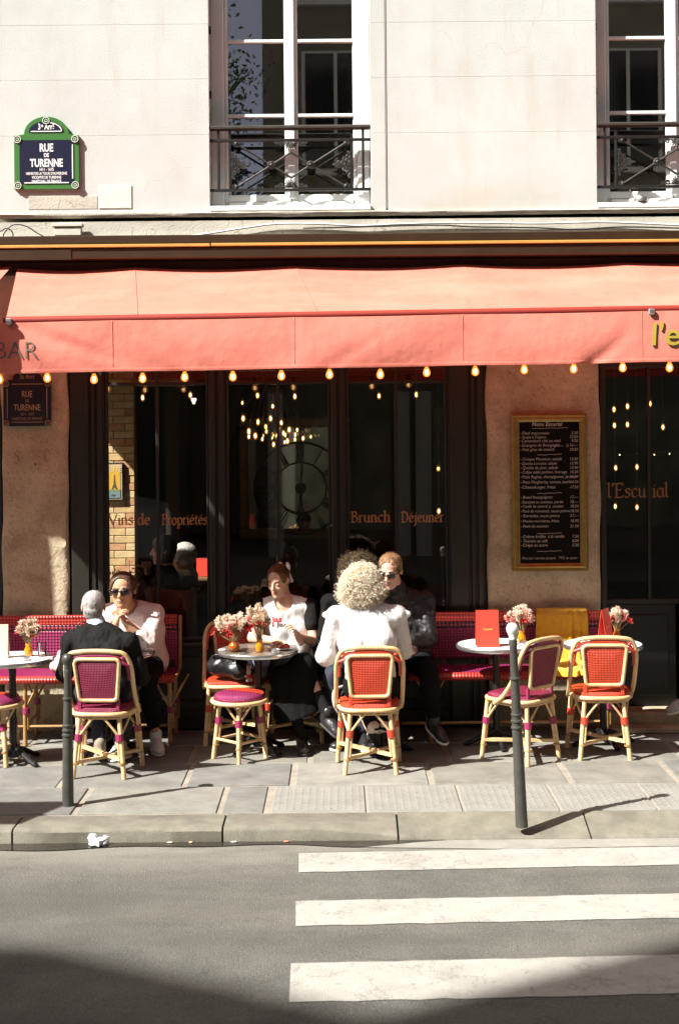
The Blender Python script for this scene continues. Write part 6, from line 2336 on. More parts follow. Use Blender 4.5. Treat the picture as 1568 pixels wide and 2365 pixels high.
# ---- woman in sunglasses, hands clasped under her chin
PINKKNIT = mat('pale_pink_sweater', (.70, .585, .555), .85, var=.08, vscale=16, bump=.25, bscale=26, bdist=.02)
BLACKTR = mat('black_trousers', (.008, .0075, .008), .9, spec=.12, var=.3, vscale=12)
BROWNHAIR = mat('brown_hair', (.105, .052, .028), .5, var=.4, vscale=50, stretch=(1, 1, .3), coat=.15)
WHITESHOE = mat('white_sneaker', (.66, .68, .72), .7)
hx = -1.605
J = dict(P=(-1.50, -.30, .585), C=(-1.53, -.36, .83), N=(-1.58, -.43, 1.005), H=(hx, -.50, 1.14), SL=(-1.385, -.39, .955), SR=(-1.765, -.39, .955),
         EL=(-1.40, -.60, .765), ER=(-1.70, -.64, .775), WL=(-1.555, -.650, .925), WR=(-1.63, -.660, .915), KL=(-1.40, -.72, .52), KR=(-1.62, -.74, .52), AL=(-1.34, -.71, .11), AR=(-1.58, -.86, .11))
o, M = person('woman in dark sunglasses and pale pink sweater, hands clasped at her chin', J, (-.06, -1, -.12), skin=SKIN2, s=1.04, wide=1.12, fat=1.12,
              hands=[(J['WL'] if False else V3(-1.560, -.645, .922), (-.45, -.1, .85), (-.8, .1, -.4), -1, dict(curl=(.75, .75, .75, .75), thumb=(.8, .5, .3))), (V3(-1.635, -.657, .912), (.40, -.15, .88), (.8, .2, -.4), 1, dict(curl=(.55, .6, .6, .6), thumb=(.8, .5, .3)))])
garment('sweater', torso_prims(J, .018, 1.13) + arm_prims(J, 'L', .020, 1.38) + arm_prims(J, 'R', .020, 1.30), PINKKNIT, o, folds=.012, seed=12,
        cut=lambda X, Y, Z: np.minimum(.075 - np.sqrt((X - J['N'][0]) ** 2 + (Y - J['N'][1] + .03) ** 2 + ((Z - J['N'][2] - .03) * .8) ** 2), 9))
garment('trousers', leg_prims(J, 'L', .012, 1.75) + leg_prims(J, 'R', .012, 1.75) + [Cp(J['P'] - V3(.07, 0, .01), J['P'] + V3(.07, 0, -.01), .11, .11, .04)], BLACKTR, o, folds=.010, seed=13)
for sd, toe in (('L', (.25, -1, -.12)), ('R', (-.15, -1, -.12))):
    shoe(J['A' + sd], toe, WHITESHOE, SOLE_W, o, 1.05)
H = J['H']
P_, cut = hair_shell(H, M, 1.04, .011, wide=1.12, low=-.05, extra=[El(H + M @ V3(0, -.10, .03), (.045, .04, .045), M, .02)], face_r=(.072, .096, .124), fz=-.004)
solid_obj('hair', [solid(P_, .006, .004, (50, 50, 20), 14, cut), swept_strands(H, M, 1.04, 1.12, (0, -.10, .03), 700, .011, 6)], BROWNHAIR, o)
sunglasses(H, M, o, 1.04, 1.12, 1.12)

# ---- girl in the white tee looking down
WHITETEE = mat('white_tee', (.80, .79, .77), .85, var=.04, vscale=20, bump=.15, bscale=22, bdist=.02)
BLACKSLV = mat('black_sleeve', (.012, .011, .011), .9, spec=.15)
SKIRT = mat('black_skirt', (.007, .0065, .006), .9, spec=.12, var=.3, vscale=10)
RIBBON = mat('white_ribbon', (.80, .78, .74), .7)
REDPRINT = mat('red_print', (.52, .04, .06), .7)
J = dict(P=(-.37, -.27, .56), C=(-.39, -.30, .83), N=(-.425, -.335, 1.035), H=(-.465, -.385, 1.185), SL=(-.235, -.32, .985), SR=(-.60, -.30, .99),
         EL=(-.205, -.40, .735), ER=(-.655, -.42, .77), WL=(-.315, -.60, .80), WR=(-.50, -.60, .775), KL=(-.28, -.70, .60), KR=(-.42, -.72, .52), AL=(-.10, -.82, .28), AR=(-.29, -.74, .11))
o, M = person('girl in white tee with black sleeves looking down at her plate', J, (-.46, -1, -.42), skin=SKIN, s=.98, closed=True,
              hands=[(V3(-.315, -.60, .80), (-.35, -.35, .85), (-.8, -.2, -.2), -1, dict(curl=(.7, .75, .8, .85), thumb=(.7, .6, .4))), (V3(-.50, -.60, .775), (.45, -.85, -.05), (0, 0, -1), 1, dict(curl=(.35,) * 4))])
garment('tee', torso_prims(J, .010, .95), WHITETEE, o, .0075, .005, seed=22,
        cut=lambda X, Y, Z: np.minimum(.068 - np.sqrt((X - J['N'][0] + .0) ** 2 + (Y - J['N'][1] + .045) ** 2 + ((Z - J['N'][2] - .0) * .8) ** 2), 9))
garment('sleeve', [Cp(J['SL'] + V3(.0, 0, .0), J['SL'] + (J['EL'] - J['SL']) * .52, .064, .062, .02)], BLACKSLV, o, .007, .006, seed=23)
garment('sleeve', [Cp(J['SR'] + V3(.0, 0, .0), J['SR'] + (J['ER'] - J['SR']) * .52, .064, .062, .02)], BLACKSLV, o, .007, .006, seed=24)
mm = MB(); put_text(mm, 'jas', 0, 0, 0, .062, 1.1, bold=.003)
ctr = V3(-.475, -.395, .885)
mm.ball((-.068, 0, .012), (.013, .004, .013), 8, 6)
mm.v = [(ctr[0] + p[0], ctr[1] - .030 + p[1] + 1.6 * p[0] ** 2, ctr[2] + p[2]) for p in mm.v]
so = obj('tee_print', mm, REDPRINT, o)
sk = []
sk += [Cp(J['P'] - V3(.07, 0, .0), J['P'] + V3(.07, 0, .0), .112, .112, .04)] + leg_prims(J, 'L', .022, 1.0) + leg_prims(J, 'R', .022, 1.0)
sk += [Cp(J['KR'], (-.385, -.75, .15), .080, .095, .08), Cp(J['KL'], (-.24, -.77, .20), .082, .095, .08), Cp((-.33, -.73, .5), (-.31, -.77, .15), .085, .10, .08), Cp((-.40, -.72, .44), (-.26, -.74, .50), .07, .07, .05), Cp((-.36, -.76, .23), (-.24, -.78, .29), .06, .06, .05), Cp((-.44, -.55, .5), (-.42, -.72, .25), .06, .06, .05)]
garment('skirt', sk, SKIRT, o, .009, .010, (16, 16, 3), seed=25, cut=lambda X, Y, Z: .235 + .35 * np.maximum(0, X + .36) - Z)
garment('sock', [Cp(J['KR'] + (J['AR'] - J['KR']) * .6, J['AR'], .043, .040, .01), Cp(J['KL'] + (J['AL'] - J['KL']) * .6, J['AL'], .043, .040, .01)], BLACKSLV, o, .008, .004, seed=26)
SHOE_B = mat('black_leather_shoe', (.022, .021, .021), .35, var=.3, vscale=30, bump=.3, bscale=80)
shoe(J['AL'], (.75, -.55, -.55), SHOE_B, mat('dark_sole', (.05, .045, .04), .8), o)
shoe(J['AR'], (.1, -1, -.1), SHOE_B, MATS['dark_sole'], o)
H = J['H']
AUBURN = mat('auburn_hair', (.17, .070, .030), .42, var=.4, vscale=60, stretch=(1, 1, .3), coat=.25)
P_, cut = hair_shell(H, M, .98, .006, low=-.045, extra=[El(H + M @ V3(0, -.105, .02), (.035, .035, .04), M, .02), Cp(H + M @ V3(.0, -.12, .01), H + M @ V3(.01, -.13, -.12), .026, .010, .02)], face_r=(.070, .098, .126), fz=-.002)
solid_obj('hair', [solid(P_, .0055, .003, (50, 50, 20), 27, cut), swept_strands(H, M, .98, 1.0, (0, -.105, .02), 700, .007, 5)], AUBURN, o)
c_ = H + M @ V3(0, -.125, .03)
garment('hair_ribbon', [El(c_ + M @ V3(.03, -.005, .028), (.02, .012, .036), M, .008), El(c_ + M @ V3(-.03, -.005, .028), (.02, .012, .036), M, .008), Cp(c_ + M @ V3(.012, -.01, 0), c_ + M @ V3(.02, -.02, -.12), .010, .015, .01), Cp(c_ + M @ V3(-.012, -.01, 0), c_ + M @ V3(-.03, -.02, -.10), .010, .014, .01), El(c_, (.014, .012, .014), M, .006)], RIBBON, o, .0055, .004, (40, 40, 40), 28)
m = MB(); m.tube([(-.345, -.63, .88), (-.37, -.68, .80)], .0035, 6); fk = obj('fork', m, ALU); tag(fk, 'small fork held by the girl in the white tee', 'cutlery')

# ---- curly blonde woman in white, seen from behind
WHITEVEST = mat('white_vest', (.76, .75, .73), .85, var=.06, vscale=14, bump=.25, bscale=14, bdist=.02)
WHITEBLOUSE = mat('white_blouse', (.72, .69, .66), .8, var=.06, vscale=14, bump=.5, bscale=24, bdist=.02)
BLONDE = mat('blonde_curls', (.90, .82, .66), .6, var=.5, vscale=40, col2=(.72, .58, .40))
J = dict(P=(.20, -1.17, .56), C=(.18, -1.13, .85), N=(.16, -1.09, 1.07), H=(.150, -1.07, 1.235), SL=(-.035, -1.10, 1.02), SR=(.385, -1.10, 1.02),
         EL=(-.115, -1.08, .735), ER=(.44, -1.02, .76), WL=(.06, -.85, .775), WR=(.38, -.84, .775), KL=(.08, -.78, .50), KR=(.31, -.78, .50), AL=(.215, -1.0, .15), AR=(.305, -.98, .15))
o, M = person('curly blonde woman in white vest and blouse seen from behind', J, (.08, 1, -.05), skin=SKIN,
              hands=[(V3(.06, -.85, .775), (.5, .75, 0), (0, 0, -1), 1, dict(curl=(.35,) * 4)), (V3(.38, -.84, .775), (-.4, .85, 0), (0, 0, -1), -1, dict(curl=(.35,) * 4))])
garment('blouse', torso_prims(J, .012, 1.02) + arm_prims(J, 'L', .015, 1.85) + arm_prims(J, 'R', .015, 1.85) + [El(J['EL'] + V3(.01, .02, .01), (.060, .07, .065), None, .04)], WHITEBLOUSE, o, .008, .010, (14, 14, 9), seed=31)
U = J['N'] - V3(0, 0, .03)
vest = torso_prims(J, .022, 1.06) + [Cp(U - V3(0, 0, .01), J['SL'] + V3(-.075, -.01, .008), .066, .022, .015), Cp(U - V3(0, 0, .01), J['SR'] + V3(.075, -.01, .008), .066, .022, .015), El(J['SL'] + V3(-.03, 0, -.10), (.055, .07, .07), None, .02, True), El(J['SR'] + V3(.03, 0, -.10), (.055, .07, .07), None, .02, True)]
garment('vest', vest, WHITEVEST, o, .0075, .006, (12, 12, 6), seed=32, cut=lambda X, Y, Z: np.maximum(.73 - Z, .0 * X - .5))
m = MB(); m.tube([(.03, -1.285, .80), (.12, -1.30, .803), (.22, -1.30, .812), (.32, -1.288, .814)], .003, 5); obj('vest_seam', m, mat('seam_shadow', (.5, .36, .33), .9), o)
garment('shorts', leg_prims(J, 'L', .014, .95) + leg_prims(J, 'R', .014, .95) + [Cp(J['P'] - V3(.07, 0, .01), J['P'] + V3(.07, 0, -.01), .108, .108, .04)], BLACKTR, o, .009, .010, seed=33)
garment('stocking', [Cp(J['KL'], J['AL'] + V3(0, 0, .07), .056, .044, .02), Cp(J['KR'], J['AR'] + V3(0, 0, .07), .056, .044, .02)], BLACKSLV, o, .009, .004, seed=34)
garment('sock', [Cp(J['AL'] + V3(0, 0, .08), J['AL'], .043, .041, .01), Cp(J['AR'] + V3(0, 0, .08), J['AR'], .043, .041, .01)], RIBBON, o, .008, .004, seed=35)
shoe(J['AL'], (-.05, 1, -.35), SHOE_B, MATS['dark_sole'], o, .95); shoe(J['AR'], (.05, 1, -.35), SHOE_B, MATS['dark_sole'], o, .95)
H = J['H']
curl_hair('curly_hair', H, M, [El(H + V3(.0, -.02, .038), (.101, .110, .103), None, .03), El(H + V3(-.030, -.03, -.050), (.112, .106, .093), None, .03), El(H + V3(.034, -.03, -.035), (.096, .100, .090), None, .03), El(H + V3(-.048, -.05, .015), (.077, .080, .080), None, .03), El(H + V3(0, .115, -.04), (.07, .06, .10), None, .02, True)], BLONDE, o, 3600, .0075, seed=3)

# ---- man in sunglasses and dark shirt facing her
DARKSHIRT = mat('charcoal_shirt', (.013, .012, .012), .5, var=.2, vscale=14, bump=.6, bscale=20, bdist=.03)
SANDHAIR = mat('sandy_hair', (.33, .18, .08), .6, var=.5, vscale=60, stretch=(1, 1, .4))
J = dict(P=(.50, -.30, .585), C=(.475, -.36, .85), N=(.43, -.44, 1.085), H=(.362, -.555, 1.268), SL=(.625, -.40, 1.035), SR=(.26, -.40, 1.035),
         EL=(.645, -.50, .76), ER=(.17, -.5, .77), WL=(.47, -.70, .765), WR=(.32, -.70, .78), KL=(.62, -.72, .56), KR=(.40, -.74, .52), AL=(.66, -.80, .22), AR=(.36, -.72, .11))
o, M = person('man with sunglasses and dark shirt leaning over the table', J, (-.34, -1, -.38), skin=SKIN3, s=1.04,
              hands=[(V3(.47, -.70, .765), (-.6, -.6, 0), (0, 0, -1), -1, dict(curl=(.5,) * 4)), (V3(.32, -.70, .78), (.3, -.8, 0), (0, 0, -1), 1, dict(curl=(.4,) * 4))])
garment('shirt', torso_prims(J, .016, 1.02) + arm_prims(J, 'L', .020, 1.8) + arm_prims(J, 'R', .020, 1.8), DARKSHIRT, o, folds=.016, seed=42)
garment('collar', [Cp(J['N'] - V3(0, 0, .03), J['N'] + (J['H'] - J['N']) * .30 + V3(0, .02, 0), .078, .070, .02)], DARKSHIRT, o, .007, .006, seed=45)
garment('trousers', leg_prims(J, 'L', .013, 1.85) + leg_prims(J, 'R', .013, 1.85) + [Cp(J['P'] - V3(.07, 0, .01), J['P'] + V3(.07, 0, -.01), .108, .108, .04)], BLACKTR, o, folds=.012, seed=43)
shoe(J['AL'], (.45, -.75, -.35), SHOE_B, SOLE_W, o); shoe(J['AR'], (0, -1, -.1), SHOE_B, SOLE_W, o)
H = J['H']
P_, cut = hair_shell(H, M, 1.04, .007, low=-.03, face_r=(.070, .095, .120), fz=-.006)
hs_ = solid(P_, .006, .007, (60, 60, 30), 44, cut)
solid_obj('hair', [hs_, tuft_strands(hs_[0], H, M @ V3(0, -.7, .6), 2200, .024, .5, .0013, 4)], SANDHAIR, o)
sunglasses(H, M, o, 1.04, 1.0, .95)

# ---- dark curly haired person half hidden behind her
DARKCURL = mat('dark_curls', (.15, .10, .045), .6, var=.5, vscale=45, col2=(.03, .02, .01))
J = dict(P=(.08, -.26, .585), C=(.09, -.34, .86), N=(.12, -.46, 1.08), H=(.132, -.56, 1.262), SL=(.26, -.40, 1.02), SR=(-.08, -.40, 1.02),
         EL=(.27, -.46, .79), ER=(-.12, -.42, .78), WL=(.2, -.62, .78), WR=(.05, -.64, .78), KL=(.16, -.66, .52), KR=(-.06, -.66, .52), AL=(.16, -.66, .11), AR=(-.05, -.62, .11))
o, M = person('person with dark curly hair half hidden behind the blonde woman', J, (.3, -1, -.15), skin=SKIN2, coarse=True,
              hands=[(V3(.2, -.62, .78), (-.3, -.8, 0), (0, 0, -1), -1, dict(curl=(.4,) * 4)), (V3(.05, -.64, .78), (.3, -.8, 0), (0, 0, -1), 1, dict(curl=(.4,) * 4))])
garment('sweater', torso_prims(J, .016) + arm_prims(J, 'L', .018, 1.8) + arm_prims(J, 'R', .018, 1.8), BLACKC, o, .011, .012, seed=52)
garment('trousers', leg_prims(J, 'L', .012, 1.9) + leg_prims(J, 'R', .012, 1.9) + [Cp(J['P'] - V3(.07, 0, .01), J['P'] + V3(.07, 0, -.01), .106, .106, .04)], NAVY, o, .011, .012, seed=53)
shoe(J['AL'], (0, -1, -.1), SHOE_B, SOLE_W, o); shoe(J['AR'], (0, -1, -.1), SHOE_B, SOLE_W, o)
H = J['H']
curl_hair('curly_hair', H, M, [El(H + M @ V3(0, -.02, .045), (.12, .12, .105), M, .03), El(H + M @ V3(0, -.06, -.04), (.11, .07, .09), M, .03), El(H + M @ V3(0, .10, -.04), (.065, .06, .10), M, .02, True)], DARKCURL, o, 1300, .010, seed=6)

# ---- guests behind the glass
def guest(label, x, y, hz, face, skin, top, hairf, res=.012, seat=.48, armr=None, seed=60, hand=True):
    fx, fy = face
    f = nrm((fx, fy, 0)); r = V3(f[1], -f[0], 0)
    b = V3(x, y, 0)
    J = dict(P=b + V3(0, 0, seat + .09) - f * .10, C=b + V3(0, 0, hz - .38) - f * .06, N=b + V3(0, 0, hz - .165) - f * .02, H=b + V3(0, 0, hz),
             SL=b - r * .17 + V3(0, 0, hz - .225) - f * .03, SR=b + r * .17 + V3(0, 0, hz - .225) - f * .03)
    J['EL'] = J['SL'] + f * .12 - V3(0, 0, .24) - r * .03; J['ER'] = J['SR'] + f * .12 - V3(0, 0, .24) + r * .03
    J['WL'] = J['EL'] + f * .2 + r * .08 + V3(0, 0, .04); J['WR'] = armr if armr is not None else J['ER'] + f * .2 - r * .08 + V3(0, 0, .04)
    J['KL'] = J['P'] + f * .44 - r * .11 - V3(0, 0, .05); J['KR'] = J['P'] + f * .44 + r * .11 - V3(0, 0, .05)
    J['AL'] = V3(J['KL'][0], J['KL'][1], .17); J['AR'] = V3(J['KR'][0], J['KR'][1], .17)
    hs = [(J['WL'], f + r * .3, V3(0, 0, -1), 1, dict(curl=(.5,) * 4)), (J['WR'], nrm(J['WR'] - J['ER']), V3(0, 0, -1), -1, dict(curl=(.6,) * 4))]
    o, M = person(label, J, (fx, fy, -.1), skin=skin, coarse=True, hands=hs)
    garment('top', torso_prims(J, .016) + arm_prims(J, 'L', .018, 1.8) + arm_prims(J, 'R', .018, 1.8), top, o, res, .010, seed=seed)
    garment('trousers', leg_prims(J, 'L', .012, 1.9) + leg_prims(J, 'R', .012, 1.9), BLACKTR, o, res, .008, seed=seed + 1)
    hairf(o, J['H'], M)
    shoe(J['AL'], f - V3(0, 0, .1), SHOE_B, MATS['dark_sole'], o); shoe(J['AR'], f - V3(0, 0, .1), SHOE_B, MATS['dark_sole'], o)
    return o, J
def bob(m_, low=-.10):
    def f(o, H, M):
        P_, cut = hair_shell(H, M, 1.0, .014, low=low, extra=[El(H + M @ V3(.05, -.02, -.05), (.035, .06, .06), M, .02), El(H + M @ V3(-.05, -.02, -.05), (.035, .06, .06), M, .02)], face_r=(.062, .075, .105))
        garment('hair', P_, m_, o, .008, .005, (40, 40, 20), 70, cut)
    return f
DKHAIR = mat('dark_brown_hair', (.035, .02, .012), .5, var=.3, vscale=50)
WHHAIR = mat('white_hair', (.62, .60, .58), .7, var=.4, vscale=60, col2=(.22, .21, .2))
LEOPARD = mat('leopard_scarf', (.62, .50, .34), .9, var=.9, vscale=70, col2=(.05, .03, .02))
p = W(378, 1272, .95)
guest('dark haired guest in dark top behind the left window glass', p.x, .95, p.z, (-1, -.15), SKIN3, BLACKC, bob(DKHAIR), armr=V3(p.x - .10, .70, p.z - .12), seed=61)
p = W(424, 1288, 1.25)
o, J = guest('white haired guest with leopard scarf behind the left window glass', p.x, 1.25, p.z, (-1, -.25), SKIN3, BLACKC, bob(WHHAIR, -.06), seed=64)
garment('scarf', [Cp(J['N'] + V3(.02, -.06, .0), J['N'] + V3(.08, -.10, -.10), .06, .05, .03), Cp(J['N'] + V3(-.05, -.06, .01), J['N'] + V3(.05, -.03, .01), .06, .06, .03)], LEOPARD, o, .010, .014, seed=66)
p = W(664, 1302, .62)
def bun(o, H, M):
    P_, cut = hair_shell(H, M, 1.0, .012, low=-.06, extra=[El(H + M @ V3(0, -.06, .12), (.045, .045, .04), M, .02)])
    garment('hair', P_, DKHAIR, o, .008, .005, (40, 40, 20), 74, cut)
    m = MB(); m.tube([tuple(H + M @ V3(.083 * math.cos(R(a)), -.01 + .02 * math.sin(R(a)), .045 + .085 * math.sin(R(a)))) for a in range(0, 181, 15)], .010, 7); obj('headband', m, mat('pale_headband', (.5, .48, .36), .8), o)
guest('guest with dark hair bun and pale headband inside behind the girl', p.x, .75, p.z, (.35, 1), SKIN3, BLACKC, bun, seed=71)
# person stepping at the doorway, mostly outside the picture
GREYJEANS = mat('grey_jeans', (.060, .060, .062), .85, var=.25, vscale=16)
p = W(1553, 1606, -.08)
J = dict(P=(2.86, -.12, 1.02), C=(2.88, -.12, 1.27), N=(2.89, -.12, 1.50), H=(2.88, -.13, 1.66), SL=(2.89, -.30, 1.42), SR=(2.89, .06, 1.42), EL=(2.90, -.36, 1.15), ER=(2.92, .10, 1.15), WL=(2.86, -.36, .90), WR=(2.84, .10, .91),
         KL=(2.72, -.16, .60), KR=(2.92, -.04, .62), AL=(2.615, -.14, .245), AR=(2.97, -.05, .225))
o, M = person('person in grey jeans and pale sneakers stepping out at the right edge', J, (-1, -.3, -.05), skin=SKIN3, coarse=True,
              hands=[(V3(2.86, -.36, .90), (-.1, 0, -1), (0, 1, 0), -1, dict(curl=(.3,) * 4)), (V3(2.84, .10, .91), (-.1, 0, -1), (0, -1, 0), 1, dict(curl=(.3,) * 4))])
garment('jacket', torso_prims(J, .018) + arm_prims(J, 'L', .018, 1.95) + arm_prims(J, 'R', .018, 1.95), BLACKC, o, .011, .012, seed=82)
garment('trousers', leg_prims(J, 'L', .014, 1.92) + leg_prims(J, 'R', .014, 1.92) + [Cp(J['P'] - V3(0, .07, .01), J['P'] + V3(0, .07, -.01), .106, .106, .04)], GREYJEANS, o, .009, .014, seed=83)
shoe(J['AL'], (-1, -.25, -.25), mat('grey_sneaker', (.42, .41, .40), .7), SOLE_W, o); shoe(J['AR'], (-1, -.1, 0), MATS['grey_sneaker'], SOLE_W, o)
P_, cut = hair_shell(J['H'], M, 1.0, .012)
garment('hair', P_, DKHAIR, o, .008, .004, (40, 40, 20), 84, cut)

# ================================================================== INSIDE THE CAFE
MIRROR = mat('mirror_glass', (.62, .66, .64), .02, metal=1.0)
t = thing('wall_mirror', 'large mirror in dark gilt frame on the cafe back wall behind the clock', 'mirror')
A, B = W(551, 966, PY), W(811, 1242, PY)
x0, x1, z1, z0 = A.x, B.x, A.z, B.z
m = MB(); fw = .10
DGOLD = mat('dark_gilt', (.20, .13, .06), .5, metal=.3, var=.3, vscale=20, bump=.4, bscale=60)
for (a, b, c, d) in ((x0, x1, z0, z0 + fw), (x0, x1, z1 - fw, z1), (x0, x0 + fw, z0 + fw, z1 - fw), (x1 - fw, x1, z0 + fw, z1 - fw)):
    m.box(a, b, PY - .06, PY + .015, c, d, .02)
for i in range(22):
    xx = x0 + .05 + (x1 - x0 - .1) * i / 21
    for zz in (z0 + fw * .85, z1 - fw * .85): m.ball((xx, PY - .062, zz), .012, 6, 4)
obj('frame', m, DGOLD, t)
m = MB(); m.box(x0 + fw, x1 - fw, PY - .01, PY + .01, z0 + fw, z1 - fw)
obj('mirror_glass', m, MIRROR, t)
t = thing('wall_clock', 'large open black iron clock with roman numerals before the mirror', 'clock')
c = W(694, 1128, PY - .12)
RO = W(800, 1128, PY - .12).x - c.x
m = MB(); yk = PY - .12
ringp = lambda r, n=48: [(c.x + r * math.cos(2 * PI * i / n), yk, c.z + r * math.sin(2 * PI * i / n)) for i in range(n)]
m.tube(ringp(RO), .012, 6, closed=True); obj('outer_ring', m, IRON, t, 180)
m = MB(); m.tube(ringp(RO * .56), .008, 6, closed=True); obj('inner_ring', m, IRON, t, 180)
m = MB(); m.lathe([(.055, -.01), (.055, .01)], 20); m.v = [(c.x + p[0], yk + p[2], c.z + p[1]) for p in m.v]; obj('hub', m, IRON, t)
NUM = ['XII', 'I', 'II', 'III', 'IIII', 'V', 'VI', 'VII', 'VIII', 'IX', 'X', 'XI']
for k in range(12):
    a = R(90 - 30 * k)
    d = Vector((math.cos(a), 0, math.sin(a))); e = Vector((d.z, 0, -d.x))
    m = MB(); n_ = len(NUM[k]); cc_ = Vector((c.x, yk, c.z))
    for i, chh in enumerate(NUM[k]):
        o_ = (i - (n_ - 1) / 2) * .026
        p0, p1 = cc_ + d * RO * .58 + e * o_, cc_ + d * RO * .97 + e * o_
        if chh == 'I': m.tube([p0, p1], .006, 5)
        elif chh == 'V': m.tube([p1 - e * .014, p0, p1 + e * .014], .005, 5)
        else: m.tube([p1 - e * .014, p0 + e * .014], .005, 5); m.tube([p1 + e * .014, p0 - e * .014], .005, 5)
    obj('numeral', m, IRON, t)
m = MB(); m.tube([(c.x, yk - .015, c.z), (c.x + .02, yk - .015, c.z + RO * .5)], .006, 5); obj('hand', m, IRON, t)
m = MB(); m.tube([(c.x, yk - .018, c.z), (c.x - .03, yk - .018, c.z - RO * .75)], .005, 5); obj('hand', m, IRON, t)
m = MB()
for s in (-1, 1): m.tube([(c.x + s * .3, yk, c.z + RO * .9), (c.x + s * .3, PY, c.z + RO * .95)], .008, 5)
obj('bracket', m, IRON, t)

# bulbs
ienv = MB(); ienv.lathe([(.008, .055), (.012, .04), (.022, .015), (.026, -.008), (.02, -.03), (.008, -.042), (.001, -.044)][::-1], 12); ienv_me = ienv.mesh('bulb', BULB_GLOW_IN, 180)
icore = MB(); icore.ball((0, 0, -.002), (.011, .011, .024), 8, 6); icore_me = icore.mesh('filament', BULB_CORE_IN, 180)
def bulb_on(par, p, s=1.0):
    b = link('bulb', ienv_me, par); b.location = p; b.scale = (s, s, s)
    f = link('filament', icore_me, b)
    k = link('socket', cap_me, b)
    return b
ch = thing('chandelier', 'chandelier of many glowing filament bulbs above the clock', 'chandelier')
cb = [(560, 930), (562, 966), (630, 938), (596, 974), (614, 985), (625, 966), (650, 976), (655, 1000), (668, 992), (575, 1008), (590, 1006), (606, 1014), (575, 996), (682, 1004), (640, 1006), (700, 1012), (664, 1018), (632, 1026)]
hub = W(622, 900, 1.9)
for i, q in enumerate(cb):
    y = 1.9 + .35 * math.sin(i * 2.4)
    p = W(*q, y); bulb_on(ch, p, .55 + .3 * abs(math.sin(i * 1.7)))
    m = MB(); m.tube([tuple(p + Vector((0, 0, .09))), ((p.x + hub.x) / 2, (p.y + 1.9) / 2, max(p.z, 2.55) + .12), (hub.x, 1.9, 2.80)], .005, 5); obj('arm', m, BRONZE, ch)
m = MB(); m.lathe([(.02, 2.70), (.06, 2.74), (.06, 2.80), (.02, 2.86), (.012, 3.1)], 12); m.v = [(hub.x + p[0], 1.9 + p[1], p[2]) for p in m.v]; obj('hub', m, BRONZE, ch)
for (q, y, lab) in (((330, 918), .7, 'bare bulb high behind the upper part of the left window'), ((440, 912), .8, 'bare bulb beside the heart light in the left window'), ((595, 913), 1.1, 'bare bulb high behind the left half of the middle window'), ((681, 915), 1.1, 'bare bulb high behind the right half of the middle window'),
                    ((875, 914), 1.2, 'bare bulb high behind the left half of the brunch window'), ((961, 911), 1.2, 'bare bulb high behind the right half of the brunch window'), ((1013, 1180), .9, 'bare bulb hanging low behind the word on the brunch window'), ((1012, 1082), 1.6, 'dim bare bulb hanging above the low bulb in the brunch window'),
                    ((1417, 945), .8, 'top left bare bulb behind the door glass'), ((1448, 938), 1.0, 'top middle bare bulb behind the door glass'), ((1500, 932), .8, 'top right bare bulb behind the door glass'), ((1418, 982), 1.2, 'second row left bare bulb behind the door glass'), ((1448, 980), 1.4, 'second row middle bare bulb behind the door glass'), ((1530, 986), 1.0, 'second row right bare bulb behind the door glass'),
                    ((1421, 1080), 1.6, 'bare bulb above the lettering at left of the door glass'), ((1470, 1078), 1.6, 'bare bulb above the lettering at right of the door glass'), ((1420, 1169), 1.8, 'bare bulb below the lettering at left of the door glass'), ((1470, 1171), 1.8, 'bare bulb below the lettering at right of the door glass')):  # some bulbs behind the door glass stand in for reflections
    p = W(*q, y)
    t = thing('pendant_bulb', lab, 'light bulb', (p.x, p.y, 3.1), group='bare bulbs hanging inside the cafe')
    bulb_on(t, Vector((0, 0, p.z - 3.1)), .72)
    m = MB(); m.tube([(0, 0, 0), (0, 0, p.z - 3.1 + .07)], .0035, 5); obj('cord', m, CABLE_BLACK, t)
# small lights strung across the back of the room
t = thing('fairy_lights', 'row of tiny warm lights along the back of the dark room', 'string lights')
for i, q in enumerate(((850, 1088), (868, 1087), (882, 1096), (890, 1086), (930, 1080), (941, 1083), (962, 1080), (966, 1092), (1003, 1080), (1006, 1086), (1024, 1078), (1430, 1050), (1470, 1048), (1510, 1050), (1545, 1048))):
    p = W(*q, 4.6); b = link('bulb', icore_me, t); b.location = p; b.scale = (.42, .42, .26)
m = MB(); m.tube([tuple(W(840, 1078, 4.6)), tuple(W(940, 1074, 4.6)), tuple(W(1030, 1070, 4.6)), tuple(W(1300, 1062, 4.6)), tuple(W(1560, 1042, 4.6))], .004, 5); obj('cable', m, CABLE_BLACK, t)
# heart light
p = W(448, 926, .25)
t = thing('heart_ornament', 'small pale heart ornament hanging in the left window', 'ornament')
m = MB(); m.ball((p.x - .009, p.y, p.z + .01), (.013, .008, .014), 10, 6); m.ball((p.x + .009, p.y, p.z + .01), (.013, .008, .014), 10, 6); m.ball((p.x, p.y, p.z - .006), (.013, .008, .02), 10, 6)
obj('heart', m, emit('heart_glow', (1, .9, .6), 1.2), t, 180)
m = MB(); m.tube([tuple(p + Vector((0, 0, .02))), (p.x, p.y, 3.1)], .002, 4); obj('thread', m, CABLE_BLACK, t)
